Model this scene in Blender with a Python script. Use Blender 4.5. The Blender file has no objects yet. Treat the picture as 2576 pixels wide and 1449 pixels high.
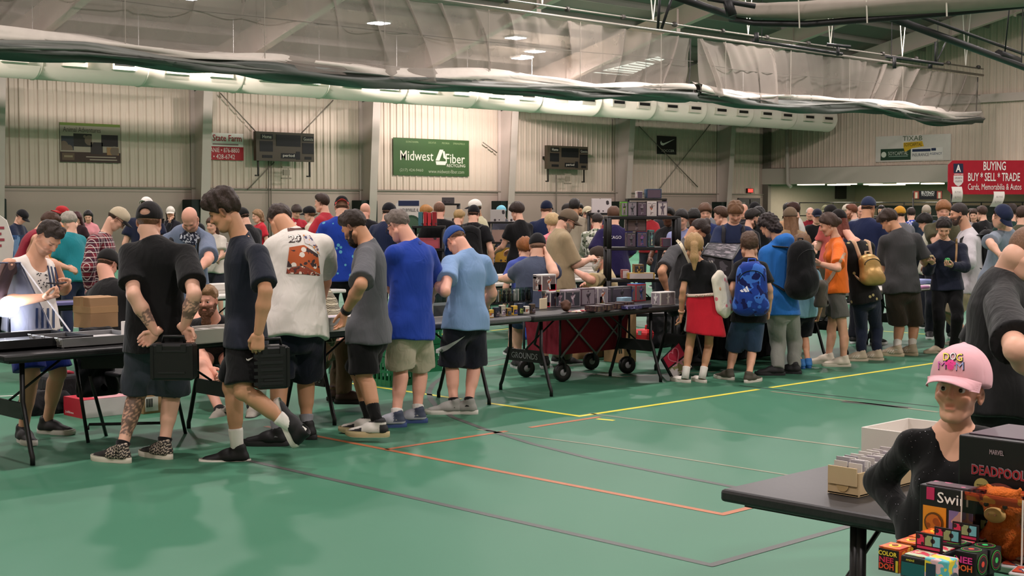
import bpy, math, random
import numpy as np
from mathutils import Vector, Matrix
from mathutils.bvhtree import BVHTree
SC = bpy.context.scene; COL = SC.collection
RND = random.Random(7); f32 = np.float32
A3 = lambda *v: np.array(v, dtype=float)
def nrm(v):
    v = np.asarray(v, float); return v / (np.linalg.norm(v) + 1e-12)

# ---------------------------------------------------------------- camera (world X / Y are the hall's own axes)
FPX, CH = 3571.0, 1.70
HD = math.radians(45.8); PT = math.atan((724.5 - 522) / FPX)
HF = A3(math.cos(HD), math.sin(HD), 0); RT = A3(math.sin(HD), -math.cos(HD), 0); ZZ = A3(0, 0, 1)
CF = HF * math.cos(PT) - ZZ * math.sin(PT); CU = HF * math.sin(PT) + ZZ * math.cos(PT); CC = A3(0, 0, CH)
cam = bpy.data.objects.new('camera', bpy.data.cameras.new('camera')); COL.objects.link(cam)
cam.data.sensor_width = 36; cam.data.lens = FPX / 2576 * 36; cam.data.clip_end = 300
cam.matrix_world = Matrix(((RT[0], CU[0], -CF[0], 0), (RT[1], CU[1], -CF[1], 0), (RT[2], CU[2], -CF[2], CH), (0, 0, 0, 1)))
SC.camera = cam
SC.view_settings.view_transform = 'Standard'; SC.view_settings.look = 'None'
SC.view_settings.exposure = 0.0; SC.view_settings.gamma = 1.0; SC.view_settings.use_curve_mapping = False
SC.cycles.max_bounces = 7; SC.cycles.diffuse_bounces = 3; SC.cycles.glossy_bounces = 3
SC.cycles.transparent_max_bounces = 10; SC.cycles.transmission_bounces = 4
SC.cycles.caustics_reflective = False; SC.cycles.caustics_refractive = False
wd = bpy.data.worlds.new('hall_air'); SC.world = wd; wd.use_nodes = True
wd.node_tree.nodes['Background'].inputs[0].default_value = (.5, .5, .48, 1)
wd.node_tree.nodes['Background'].inputs[1].default_value = 0.08
LAMP_W = 1.0   # multiplier of every high-bay lamp of the hall

def ray(px, py): return CF + RT * ((px - 1288) / FPX) + CU * ((724.5 - py) / FPX)
def G(px, py, z=0.0):
    r = ray(px, py); return CC + r * ((z - CH) / r[2])
def P(px, py, D):
    r = ray(px, py); return CC + r * (D / (r @ HF))
def PY(px, py, Y):
    r = ray(px, py); return CC + r * (Y / r[1])
def PX(px, py, X):
    r = ray(px, py); return CC + r * (X / r[0])
def at(px, D): p = P(px, 724, D); p[2] = 0; return p
def dep(p): return float((np.asarray(p) - CC) @ HF)

# ---------------------------------------------------------------- colour and materials
def lin(c):
    if not isinstance(c, str): return tuple(c)[:3]
    c = c.lstrip('#')
    if len(c) == 3: c = ''.join(k * 2 for k in c)
    o = []
    for i in (0, 2, 4):
        v = int(c[i:i + 2], 16) / 255
        o.append(v / 12.92 if v <= .04045 else ((v + .055) / 1.055) ** 2.4)
    return tuple(o)
_M = {}
class NT:
    def __init__(s, m): s.t = m.node_tree; s.n = s.t.nodes; s.l = s.t.links
    def add(s, typ, **kw):
        n = s.n.new(typ)
        for k, v in kw.items():
            if k.startswith('i_'): n.inputs[int(k[2:]) if k[2:].isdigit() else k[2:].replace('_', ' ')].default_value = v
            else: setattr(n, k, v)
        return n
    def go(s, a, b): s.l.new(a, b)
def M(c, rough=.6, kind='plain', **kw):
    key = (str(c), rough, kind, str(sorted(kw.items())))
    if key in _M: return _M[key]
    m = bpy.data.materials.new(kind + '_' + str(len(_M))); m.use_nodes = True; _M[key] = m
    t = NT(m); b = t.n['Principled BSDF']; col = lin(c) + (1,)
    b.inputs['Base Color'].default_value = col; b.inputs['Roughness'].default_value = rough
    b.inputs['Specular IOR Level'].default_value = kw.get('spec', .35)
    if kind == 'emit':
        b.inputs['Base Color'].default_value = (0, 0, 0, 1)
        b.inputs['Emission Color'].default_value = col; b.inputs['Emission Strength'].default_value = kw.get('s', 1)
        return m
    if kind == 'clear':
        tr = t.add('ShaderNodeBsdfTransparent'); gl = t.add('ShaderNodeBsdfGlossy', i_1=.06)
        tr.inputs[0].default_value = lin(c) + (1,)
        fr = t.add('ShaderNodeFresnel', i_0=1.35); mx = t.add('ShaderNodeMixShader')
        t.go(fr.outputs[0], mx.inputs[0]); t.go(tr.outputs[0], mx.inputs[1]); t.go(gl.outputs[0], mx.inputs[2])
        t.go(mx.outputs[0], t.n['Material Output'].inputs[0]); return m
    if kind == 'metal': b.inputs['Metallic'].default_value = kw.get('met', .85)
    tc = t.add('ShaderNodeTexCoord')
    nz = t.add('ShaderNodeTexNoise', i_Scale=kw.get('sc', 6), i_Detail=3); t.go(tc.outputs['Object'], nz.inputs['Vector'])
    hsv = t.add('ShaderNodeHueSaturation'); mr = t.add('ShaderNodeMapRange', i_3=1 - kw.get('var', .06), i_4=1 + kw.get('var', .06))
    t.go(nz.outputs[0], mr.inputs[0]); t.go(mr.outputs[0], hsv.inputs['Value'])
    hsv.inputs['Color'].default_value = col; src = hsv.outputs[0]
    if kind == 'attr' or kind == 'skin' or kw.get('attr'):
        at_ = t.add('ShaderNodeAttribute', attribute_name='Col'); t.go(at_.outputs[0], hsv.inputs['Color'])
    if kind == 'skin':
        b.inputs['Subsurface Weight'].default_value = 0.0; b.inputs['Roughness'].default_value = .5
    if kind == 'cloth':
        b.inputs['Sheen Weight'].default_value = .12; b.inputs['Specular IOR Level'].default_value = .12
        n2 = t.add('ShaderNodeTexNoise', i_Scale=9, i_Detail=2, i_Distortion=1.2); t.go(tc.outputs['Object'], n2.inputs['Vector'])
        mp = t.add('ShaderNodeMapping'); mp.inputs['Scale'].default_value = (1.4, 1.4, .55)
        t.go(tc.outputs['Object'], mp.inputs[0]); t.go(mp.outputs[0], n2.inputs['Vector'])
        bp = t.add('ShaderNodeBump', i_Strength=.1 if kw.get('nb') else .2, i_Distance=.05); t.go(n2.outputs[0], bp.inputs['Height']); t.go(bp.outputs[0], b.inputs['Normal'])
    pat = kw.get('pat')
    if pat == 'plaid':
        c2, c3 = lin(kw['c2']), lin(kw['c3']); sep = t.add('ShaderNodeSeparateXYZ'); t.go(tc.outputs['Object'], sep.inputs[0])
        hx = t.add('ShaderNodeMath', operation='ADD'); t.go(sep.outputs[0], hx.inputs[0]); t.go(sep.outputs[1], hx.inputs[1])
        def stripe(o, fr, th):
            a = t.add('ShaderNodeMath', operation='MULTIPLY', i_1=fr); t.go(o, a.inputs[0])
            s = t.add('ShaderNodeMath', operation='SINE'); t.go(a.outputs[0], s.inputs[0])
            g = t.add('ShaderNodeMath', operation='GREATER_THAN', i_1=th); t.go(s.outputs[0], g.inputs[0]); return g.outputs[0]
        p_ = kw.get('fr', 70)
        for (o, fr, th, cc, fac) in ((sep.outputs[2], p_, .1, c2, .6), (hx.outputs[0], p_, .1, c2, .6), (sep.outputs[2], p_ * 2, .93, c3, .9), (hx.outputs[0], p_ * 2, .93, c3, .9)):
            mm = t.add('ShaderNodeMath', operation='MULTIPLY', i_1=fac); t.go(stripe(o, fr, th), mm.inputs[0])
            mx = t.add('ShaderNodeMix', data_type='RGBA'); t.go(mm.outputs[0], mx.inputs[0]); t.go(src, mx.inputs[6])
            mx.inputs[7].default_value = tuple(cc) + (1,); src = mx.outputs[2]
    elif pat in ('blobs', 'camo'):
        v = t.add('ShaderNodeTexVoronoi' if pat == 'blobs' else 'ShaderNodeTexNoise', i_Scale=kw.get('ps', 14)); t.go(tc.outputs['Object'], v.inputs['Vector'])
        g = t.add('ShaderNodeMath', operation='LESS_THAN', i_1=kw.get('th', .3)); t.go(v.outputs[0], g.inputs[0])
        mx = t.add('ShaderNodeMix', data_type='RGBA'); t.go(g.outputs[0], mx.inputs[0]); t.go(src, mx.inputs[6])
        mx.inputs[7].default_value = lin(kw['c2']) + (1,); src = mx.outputs[2]
        if kw.get('c3'):
            v2 = t.add('ShaderNodeTexNoise', i_Scale=kw.get('ps', 14) * 1.3); t.go(tc.outputs['Object'], v2.inputs['Vector'])
            g2 = t.add('ShaderNodeMath', operation='LESS_THAN', i_1=.42); t.go(v2.outputs[0], g2.inputs[0])
            mx2 = t.add('ShaderNodeMix', data_type='RGBA'); t.go(g2.outputs[0], mx2.inputs[0]); t.go(src, mx2.inputs[6])
            mx2.inputs[7].default_value = lin(kw['c3']) + (1,); src = mx2.outputs[2]
    elif pat == 'wood' or pat == 'streak':
        mp2 = t.add('ShaderNodeMapping'); mp2.inputs['Scale'].default_value = kw.get('psc', (40, 2, 40)); t.go(tc.outputs['Object'], mp2.inputs[0]); t.go(mp2.outputs[0], nz.inputs['Vector'])
    if kw.get('bump'):
        n3 = t.add('ShaderNodeTexNoise', i_Scale=kw.get('bs', 60), i_Detail=4); t.go(tc.outputs['Object'], n3.inputs['Vector'])
        if kw.get('hairy'): m3 = t.add('ShaderNodeMapping'); m3.inputs['Scale'].default_value = (1.6, 1.6, .3); t.go(tc.outputs['Object'], m3.inputs[0]); t.go(m3.outputs[0], n3.inputs['Vector'])
        bp = t.add('ShaderNodeBump', i_Strength=kw['bump'], i_Distance=.01); t.go(n3.outputs[0], bp.inputs['Height']); t.go(bp.outputs[0], b.inputs['Normal'])
    t.go(src, b.inputs['Base Color'])
    return m
def CL(c, **kw): return M(c, .85, 'cloth', **kw)

# ---------------------------------------------------------------- objects
def tag(o, label=None, cat=None, group=None, kind=None):
    if label: o['label'] = label
    if cat: o['category'] = cat
    if group: o['group'] = group
    if kind: o['kind'] = kind
    return o
def empty(name, loc=(0, 0, 0), label=None, cat=None, group=None, rz=0):
    o = bpy.data.objects.new(name, None); COL.objects.link(o); o.location = [float(x) for x in loc]; o.rotation_euler.z = rz
    o.empty_display_size = .1
    return tag(o, label, cat, group)
def link(name, me, parent=None, loc=None):
    o = bpy.data.objects.new(name, me); COL.objects.link(o)
    if parent is not None: o.parent = parent
    if loc is not None: o.location = [float(x) for x in loc]
    return o
def copy_tree(o, parent=None):
    c = o.copy(); COL.objects.link(c)
    if parent is not None: c.parent = parent
    for ch in list(o.children): copy_tree(ch, c)
    return c
def np_mesh(name, V, F, mats, smooth=True, col=None, mi=None):
    """V (n,3); F (m,3|4) int array"""
    me = bpy.data.meshes.new(name); V = np.ascontiguousarray(V, f32); F = np.ascontiguousarray(F, np.int32)
    n, k = F.shape
    me.vertices.add(len(V)); me.vertices.foreach_set('co', V.ravel())
    me.loops.add(n * k); me.loops.foreach_set('vertex_index', F.ravel())
    me.polygons.add(n); me.polygons.foreach_set('loop_start', np.arange(0, n * k, k, dtype=np.int32))
    me.polygons.foreach_set('loop_total', np.full(n, k, np.int32))
    if smooth: me.polygons.foreach_set('use_smooth', np.ones(n, bool))
    if mi is not None: me.polygons.foreach_set('material_index', np.asarray(mi, np.int32))
    for m in (mats if isinstance(mats, (list, tuple)) else [mats]): me.materials.append(m)
    if col is not None:
        a = me.color_attributes.new('Col', 'FLOAT_COLOR', 'POINT'); c4 = np.ones((len(V), 4), f32); c4[:, :3] = col
        a.data.foreach_set('color', c4.ravel())
    me.update(); return me
class MB:
    """collects shapes into ONE mesh (one part)"""
    def __init__(s): s.v = []; s.f = []; s.mi = []; s.sm = []
    def raw(s, vs, fs, m=0, smooth=False):
        o = len(s.v); s.v += [tuple(float(c) for c in v) for v in vs]
        for f in fs: s.f.append(tuple(i + o for i in f)); s.mi.append(m); s.sm.append(smooth)
        return s
    def box(s, c, d, ax=None, m=0, taper=1):
        c = np.asarray(c, float); ax = np.eye(3) if ax is None else np.asarray(ax, float)
        vs = []
        for z in (-1, 1):
            k = taper if z > 0 else 1
            for x, y in ((-1, -1), (1, -1), (1, 1), (-1, 1)): vs.append(c + ax[0] * x * d[0] / 2 * k + ax[1] * y * d[1] / 2 * k + ax[2] * z * d[2] / 2)
        return s.raw(vs, [(3, 2, 1, 0), (4, 5, 6, 7), (0, 1, 5, 4), (1, 2, 6, 5), (2, 3, 7, 6), (3, 0, 4, 7)], m)
    def tube(s, pts, r, n=8, m=0, cap=True, flat=None):
        pts = [np.asarray(p, float) for p in pts]; rs = r if isinstance(r, (list, tuple)) else [r] * len(pts)
        vs = []; fs = []; pv = None
        for i, p in enumerate(pts):
            d = nrm(pts[min(i + 1, len(pts) - 1)] - pts[max(i - 1, 0)])
            if pv is None: pv = nrm(np.cross(d, A3(0, 0, 1) if abs(d[2]) < .9 else A3(1, 0, 0)))
            u = nrm(pv - d * (pv @ d)); pv = u; w = np.cross(d, u)
            for k in range(n):
                a = 2 * math.pi * (k + .5) / n; vs.append(p + (u * math.cos(a) + w * math.sin(a) * (flat or 1)) * rs[i])
        for i in range(len(pts) - 1):
            for k in range(n): fs.append((i * n + k, i * n + (k + 1) % n, (i + 1) * n + (k + 1) % n, (i + 1) * n + k))
        s.raw(vs, fs, m, n > 5)
        if cap: s.raw([], [], m); o = len(s.v) - len(vs); s.f += [tuple(o + k for k in range(n - 1, -1, -1)), tuple(o + (len(pts) - 1) * n + k for k in range(n))]; s.mi += [m, m]; s.sm += [False, False]
        return s
    def lathe(s, c, prof, n=16, ax=(0, 0, 1), m=0, smooth=True):
        ax = nrm(ax); u = nrm(np.cross(ax, A3(1, 0, 0) if abs(ax[0]) < .8 else A3(0, 1, 0))); w = np.cross(ax, u); c = np.asarray(c, float); vs = []; fs = []
        for r, z in prof:
            for k in range(n): a = 2 * math.pi * k / n; vs.append(c + ax * z + (u * math.cos(a) + w * math.sin(a)) * r)
        for i in range(len(prof) - 1):
            for k in range(n): fs.append((i * n + k, i * n + (k + 1) % n, (i + 1) * n + (k + 1) % n, (i + 1) * n + k))
        fs += [tuple(range(n - 1, -1, -1)), tuple((len(prof) - 1) * n + k for k in range(n))]
        return s.raw(vs, fs, m, smooth and len(prof) > 3)
    def prism(s, poly, o, u, v, t, m=0):
        """2-D polygon in the plane (o,u,v), thickness t along u x v"""
        o = np.asarray(o, float); u = np.asarray(u, float); v = np.asarray(v, float); w = nrm(np.cross(u, v)) * t; n = len(poly)
        vs = [o + u * a + v * b for a, b in poly]; vs += [p + w for p in vs]
        return s.raw(vs, [tuple(range(n - 1, -1, -1)), tuple(range(n, 2 * n))] + [(i, (i + 1) % n, n + (i + 1) % n, n + i) for i in range(n)], m)
    def quad(s, a, b, c, d, m=0): return s.raw([a, b, c, d], [(0, 1, 2, 3)], m)
    def mesh(s, name, mats, bevel=None):
        me = bpy.data.meshes.new(name); me.from_pydata(s.v, [], s.f)
        me.polygons.foreach_set('material_index', s.mi); me.polygons.foreach_set('use_smooth', s.sm)
        for m in (mats if isinstance(mats, (list, tuple)) else [mats]): me.materials.append(m)
        me.update(); return me
    def build(s, name, mats, parent=None, loc=None, bevel=0):
        o = link(name, s.mesh(name, mats), parent, loc)
        if bevel:
            b = o.modifiers.new('bevel', 'BEVEL'); b.width = bevel; b.segments = 2; b.limit_method = 'ANGLE'
        return o
def rotz(a): c, s_ = math.cos(a), math.sin(a); return np.array([[c, s_, 0], [-s_, c, 0], [0, 0, 1]])  # rows: local axes
_TX = {}
def text2d(txt, bold=0.0, sx=1.0):
    key = (txt, bold)
    if key not in _TX:
        cu = bpy.data.curves.new('t', 'FONT'); cu.body = txt; cu.align_x = 'CENTER'; cu.align_y = 'CENTER'; cu.resolution_u = 2; cu.offset = bold; cu.size = 1
        ob = bpy.data.objects.new('t', cu); COL.objects.link(ob); bpy.context.view_layer.update()
        me = ob.to_mesh(); V = np.array([v.co[:2] for v in me.vertices]); F = [tuple(p.vertices) for p in me.polygons]
        ob.to_mesh_clear(); bpy.data.objects.remove(ob); bpy.data.curves.remove(cu)
        if len(V): V = V - (V.max(0) + V.min(0)) / 2
        _TX[key] = (V, F)
    return _TX[key]
def lettering(txt, o, u, v, hgt, mat, parent, width=None, bold=0.0, shear=0.0, name='lettering', base=None, lift=.004):
    """flat printed words, centred at o, on the plane u (right), v (up)"""
    V, F = text2d(txt, bold); V = V.copy(); s = hgt / max(1e-6, np.ptp(V[:, 1])); V *= s
    if width: V[:, 0] *= width / max(1e-6, np.ptp(V[:, 0]))
    V[:, 0] += V[:, 1] * shear
    u = nrm(u); v = nrm(v); n = np.cross(u, v); W = np.asarray(o, float) + V[:, :1] * u + V[:, 1:2] * v + n * lift
    if base is None: base = np.array(parent.location) if parent is not None else A3(0, 0, 0)
    me = bpy.data.meshes.new(name); me.from_pydata((W - base).tolist(), [], F); me.materials.append(mat); me.update()
    return link(name, me, parent)
# ---------------------------------------------------------------- organic surfaces: signed fields + surface nets
class Fld:
    def __init__(s, lo, hi, res):
        s.lo = np.asarray(lo, float); s.h = res; s.n = (np.ceil((np.asarray(hi) - s.lo) / res).astype(int) + 1)
        s.ax = [(s.lo[i] + res * np.arange(s.n[i])).astype(f32) for i in range(3)]
        s.d = np.full(s.n, .1, f32)
    def sl(s, lo, hi):
        a = np.maximum(np.floor((lo - s.lo) / s.h).astype(int), 0); b = np.minimum(np.ceil((hi - s.lo) / s.h).astype(int) + 1, s.n)
        if (b <= a).any(): return None
        S = tuple(slice(int(a[i]), int(b[i])) for i in range(3))
        return S, s.ax[0][S[0]][:, None, None], s.ax[1][S[1]][None, :, None], s.ax[2][S[2]][None, None, :]
    def put(s, S, d, k, op):
        o = s.d[S]
        if op == 's': d = -d; h = np.clip(.5 - .5 * (o - d) / k, 0, 1); s.d[S] = o + (d - o) * h + k * h * (1 - h)
        else: h = np.clip(.5 + .5 * (o - d) / k, 0, 1); s.d[S] = o + (d - o) * h - k * h * (1 - h)
    def cone(s, a, b, ra, rb, k=.02, n=None, flat=1.0, clip=None, op='u'):
        a = np.asarray(a, float); b = np.asarray(b, float); R = max(ra, rb) + .045 + k
        r = s.sl(np.minimum(a, b) - R, np.maximum(a, b) + R)
        if r is None: return
        S, x, y, z = r; e = b - a; L2 = max(e @ e, 1e-9); px, py, pz = x - f32(a[0]), y - f32(a[1]), z - f32(a[2])
        t = np.clip((px * f32(e[0]) + py * f32(e[1]) + pz * f32(e[2])) / f32(L2), 0, 1)
        dx, dy, dz = px - t * f32(e[0]), py - t * f32(e[1]), pz - t * f32(e[2]); q = dx * dx + dy * dy + dz * dz
        if n is not None and flat != 1:
            w = dx * f32(n[0]) + dy * f32(n[1]) + dz * f32(n[2]); q = q + w * w * f32(1 / flat ** 2 - 1)
        d = np.sqrt(q) - (f32(ra) + t * f32(rb - ra))
        for cp, cn in (clip or ()):
            d = np.maximum(d, (x - f32(cp[0])) * f32(cn[0]) + (y - f32(cp[1])) * f32(cn[1]) + (z - f32(cp[2])) * f32(cn[2]))
        s.put(S, d, k, op)
    def ell(s, c, rad, Rm=None, k=.02, op='u'):
        c = np.asarray(c, float); rad = np.asarray(rad, float); R = rad.max() + .045 + k; r = s.sl(c - R, c + R)
        if r is None: return
        S, x, y, z = r; x, y, z = x - f32(c[0]), y - f32(c[1]), z - f32(c[2]); Rm = np.eye(3) if Rm is None else Rm
        k0 = 0; k1 = 0
        for i in range(3):
            p = (x * f32(Rm[i][0]) + y * f32(Rm[i][1]) + z * f32(Rm[i][2])) / f32(rad[i]); k0 = k0 + p * p; k1 = k1 + (p / f32(rad[i])) ** 2
        k0 = np.sqrt(k0); k1 = np.sqrt(k1); s.put(S, k0 * (k0 - 1) / (k1 + f32(1e-4)), k, op)
    def cut(s, p, n, k=.006):
        x, y, z = s.ax; d = ((x - f32(p[0])) * f32(n[0]))[:, None, None] + ((y - f32(p[1])) * f32(n[1]))[None, :, None] + ((z - f32(p[2])) * f32(n[2]))[None, None, :]
        h = np.clip(.5 - .5 * (s.d - d) / k, 0, 1); s.d = s.d + (d - s.d) * h + k * h * (1 - h)
    def noise(s, fn): s.d = s.d + fn(s.ax[0][:, None, None], s.ax[1][None, :, None], s.ax[2][None, None, :]).astype(f32)
    def mesh(s, smooth=1): return nets(s.d, s.lo, s.h, smooth)
_CO = [(i, j, k) for i in (0, 1) for j in (0, 1) for k in (0, 1)]
_ED = [(a, b) for a in range(8) for b in range(8) if a < b and sum(abs(_CO[a][q] - _CO[b][q]) for q in range(3)) == 1]
def nets(d, lo, h, smooth=1):
    I = d < 0; c = np.zeros(np.array(d.shape) - 1, np.int8)
    for (i, j, k) in _CO: c += I[i:I.shape[0] - 1 + i, j:I.shape[1] - 1 + j, k:I.shape[2] - 1 + k]
    cells = np.argwhere((c > 0) & (c < 8))
    if len(cells) == 0: return np.zeros((0, 3)), np.zeros((0, 4), int)
    v = np.stack([d[cells[:, 0] + i, cells[:, 1] + j, cells[:, 2] + k] for i, j, k in _CO]); pos = np.zeros((len(cells), 3)); cnt = np.zeros(len(cells))
    for a, b in _ED:
        m = (v[a] < 0) != (v[b] < 0); t = np.where(m, v[a] / np.where(m, v[a] - v[b], 1), 0)[:, None]
        pos += m[:, None] * (np.array(_CO[a]) + t * (np.array(_CO[b]) - np.array(_CO[a]))); cnt += m
    V = (cells + pos / cnt[:, None]) * h + lo; idx = np.full(c.shape, -1, np.int32); idx[tuple(cells.T)] = np.arange(len(cells)); Q = []
    for ax in range(3):
        sa = [slice(1, -1)] * 3; sb = [slice(1, -1)] * 3; sa[ax] = slice(0, -1); sb[ax] = slice(1, None)
        A = I[tuple(sa)]; B = I[tuple(sb)]; o1, o2 = [q for q in range(3) if q != ax]
        for flip, mask in ((0, A & ~B), (1, B & ~A)):
            e = np.argwhere(mask)
            if len(e) == 0: continue
            e[:, o1] += 1; e[:, o2] += 1
            def cell(s1, s2): q = e.copy(); q[:, o1] -= s1; q[:, o2] -= s2; return idx[tuple(q.T)]
            q = np.stack([cell(1, 1), cell(0, 1), cell(0, 0), cell(1, 0)], 1)
            if (ax == 1) != bool(flip): q = q[:, ::-1]
            Q.append(q)
    F = np.concatenate(Q)
    for _ in range(smooth):
        s = np.zeros_like(V); n = np.zeros(len(V))
        for k in range(4):
            a, b = F[:, k], F[:, (k + 1) % 4]
            for q in range(3): s[:, q] += np.bincount(a, V[b, q], len(V)) + np.bincount(b, V[a, q], len(V))
            n += np.bincount(a, minlength=len(V)) + np.bincount(b, minlength=len(V))
        V = V * .5 + .5 * s / np.maximum(n, 1)[:, None]
    return V, F
def join(parts):
    V = []; F = []; o = 0
    for v, f in parts: V.append(v); F.append(f + o); o += len(v)
    return np.concatenate(V), np.concatenate(F)
# ---------------------------------------------------------------- heads, hair, caps, hands and shoes, built once per kind in their own frame
_C = {}
def cached(fn):
    def g(*a):
        k = (fn.__name__,) + a
        if k not in _C: _C[k] = fn(*a)
        return _C[k]
    return g
HRES = {0: .0048, 1: .0075, 2: .0125}
@cached
def head_m(lod, fem):
    F = Fld((-.11, -.13, -.15), (.11, .15, .14), HRES[lod])
    F.ell((0, -.012, .035), (.075, .094, .088))
    F.ell((0, .022, -.03), (.061 - .004 * fem, .066, .085 - .003 * fem), k=.03)
    cw = .03 - .0095 * fem; F.cone((-cw, .045, -.088), (cw, .045, -.088), .026 - .006 * fem, .026 - .006 * fem, k=.03); F.cone((0, .066, -.097), (0, .07, -.095), .018 - .003 * fem, .016 - .001 * fem, k=.02)
    jw = .055 - .0075 * fem; F.cone((-jw, -.005, -.06), (-.03 + .004 * fem, .05, -.09), .022 - .004 * fem, .02 - .0055 * fem, k=.03); F.cone((jw, -.005, -.06), (.03 - .004 * fem, .05, -.09), .022 - .004 * fem, .02 - .0055 * fem, k=.03)
    for sx in (-1, 1):
        F.ell((.036 * sx, .062, -.026), (.024, .022, .02), k=.025)
        F.ell((.031 * sx, .094, .006), (.019, .013, .011), k=.014, op='s')
        F.ell((.078 * sx, -.006, -.006), (.009, .02, .032), np.array([[1, .3 * sx, 0], [-.3 * sx, 1, 0], [0, 0, 1]]), k=.006)
        F.ell((.084 * sx, .001, -.004), (.006, .009, .017), k=.006, op='s')
    F.cone((-.033, .079, .027), (.033, .079, .027), .012 - .003 * fem, .012 - .003 * fem, k=.016)
    F.cone((0, .086, .012), (0, .106 - .001 * fem, -.022), .0075 - .001 * fem, .012 - .0018 * fem, k=.01); F.cone((-.011 + .002 * fem, .093 - .0005 * fem, -.027), (.011 - .002 * fem, .093 - .0005 * fem, -.027), .0085 - .001 * fem, .0085 - .001 * fem, k=.008)
    lw = .017 - .0025 * fem; F.cone((-lw, .082, -.052), (lw, .082, -.052), .0085, .0085, k=.008); F.cone((-lw * .8, .081, -.063), (lw * .8, .081, -.063), .0095, .0095, k=.008)
    F.cone((-.022, .09, -.058), (.022, .09, -.058), .002, .002, k=.004, op='s')
    V, Q = F.mesh(1)
    x, y, z = V.T; g = lambda cx, cy, cz, sx, sy, sz: np.exp(-(((np.abs(x) - cx) / sx) ** 2 + ((y - cy) / sy) ** 2 + ((z - cz) / sz) ** 2))
    lips = np.clip(1.6 * np.exp(-(x / (.021 - .0028 * fem)) ** 4 - ((z + .0575) / .0105) ** 4) * (y > .07), 0, 1)
    red = np.clip(g(.04, .06, -.02, .025, .05, .025) + g(0, .1, -.025, .016, .03, .016) + g(.08, 0, 0, .015, .04, .05), 0, 1)
    beard = np.clip((-.012 - .55 * (.07 - np.abs(y - .03) * .2 - .07) - z) / .02, 0, 1) * (z < -.01) * (y > -.02) * np.clip((np.abs(z + .058) - .009) / .004 + (np.abs(x) > .024), 0, 1)
    beard *= np.clip((y - .0) / .02 + (z < -.06), 0, 1)
    scalp = np.clip(((z - .068) * .75 - (y - .085) * .66 + .014 + .006 * np.sin(90 * x) * np.sin(70 * z)) / .022, 0, 1) * np.clip((.02 - y) / .03 + (z > .03), .0, 1)
    eye = np.exp(-((np.abs(x) - .031) / .013) ** 4 - ((z - .006) / .006) ** 4) * (y > .06); brow = np.exp(-((np.abs(x) - .032) / .017) ** 4 - ((z - .028) / .0055) ** 4) * (y > .06)
    return V, Q, dict(lips=lips, red=red, beard=beard, scalp=scalp, eye=eye, brow=brow)
def taper(F, p, n, w=.024, k=.75): F.noise(lambda x, y, z: k * np.clip(w + (y - p[1]) * n[1] + (z - p[2]) * n[2] + 0 * x, 0, w))
def _lump(a, fr, p=0.0):
    def fn(x, y, z): return a * np.sin(fr * x + 2.1 * np.sin(fr * .6 * z + p)) * np.sin(fr * y + 1.7 * np.sin(fr * .7 * x)) * np.sin(fr * z + 1.3 + 1.9 * np.sin(fr * .5 * y))
    return fn
def _strand(a, fr):
    def fn(x, y, z): return a * np.sin(fr * (np.arctan2(x, .02 - y)) * .09 + 6 * np.sin(14 * z) * .3) + .4 * a * np.sin(fr * 1.7 * x + 21 * z + 2 * np.sin(40 * y))
    return fn
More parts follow.
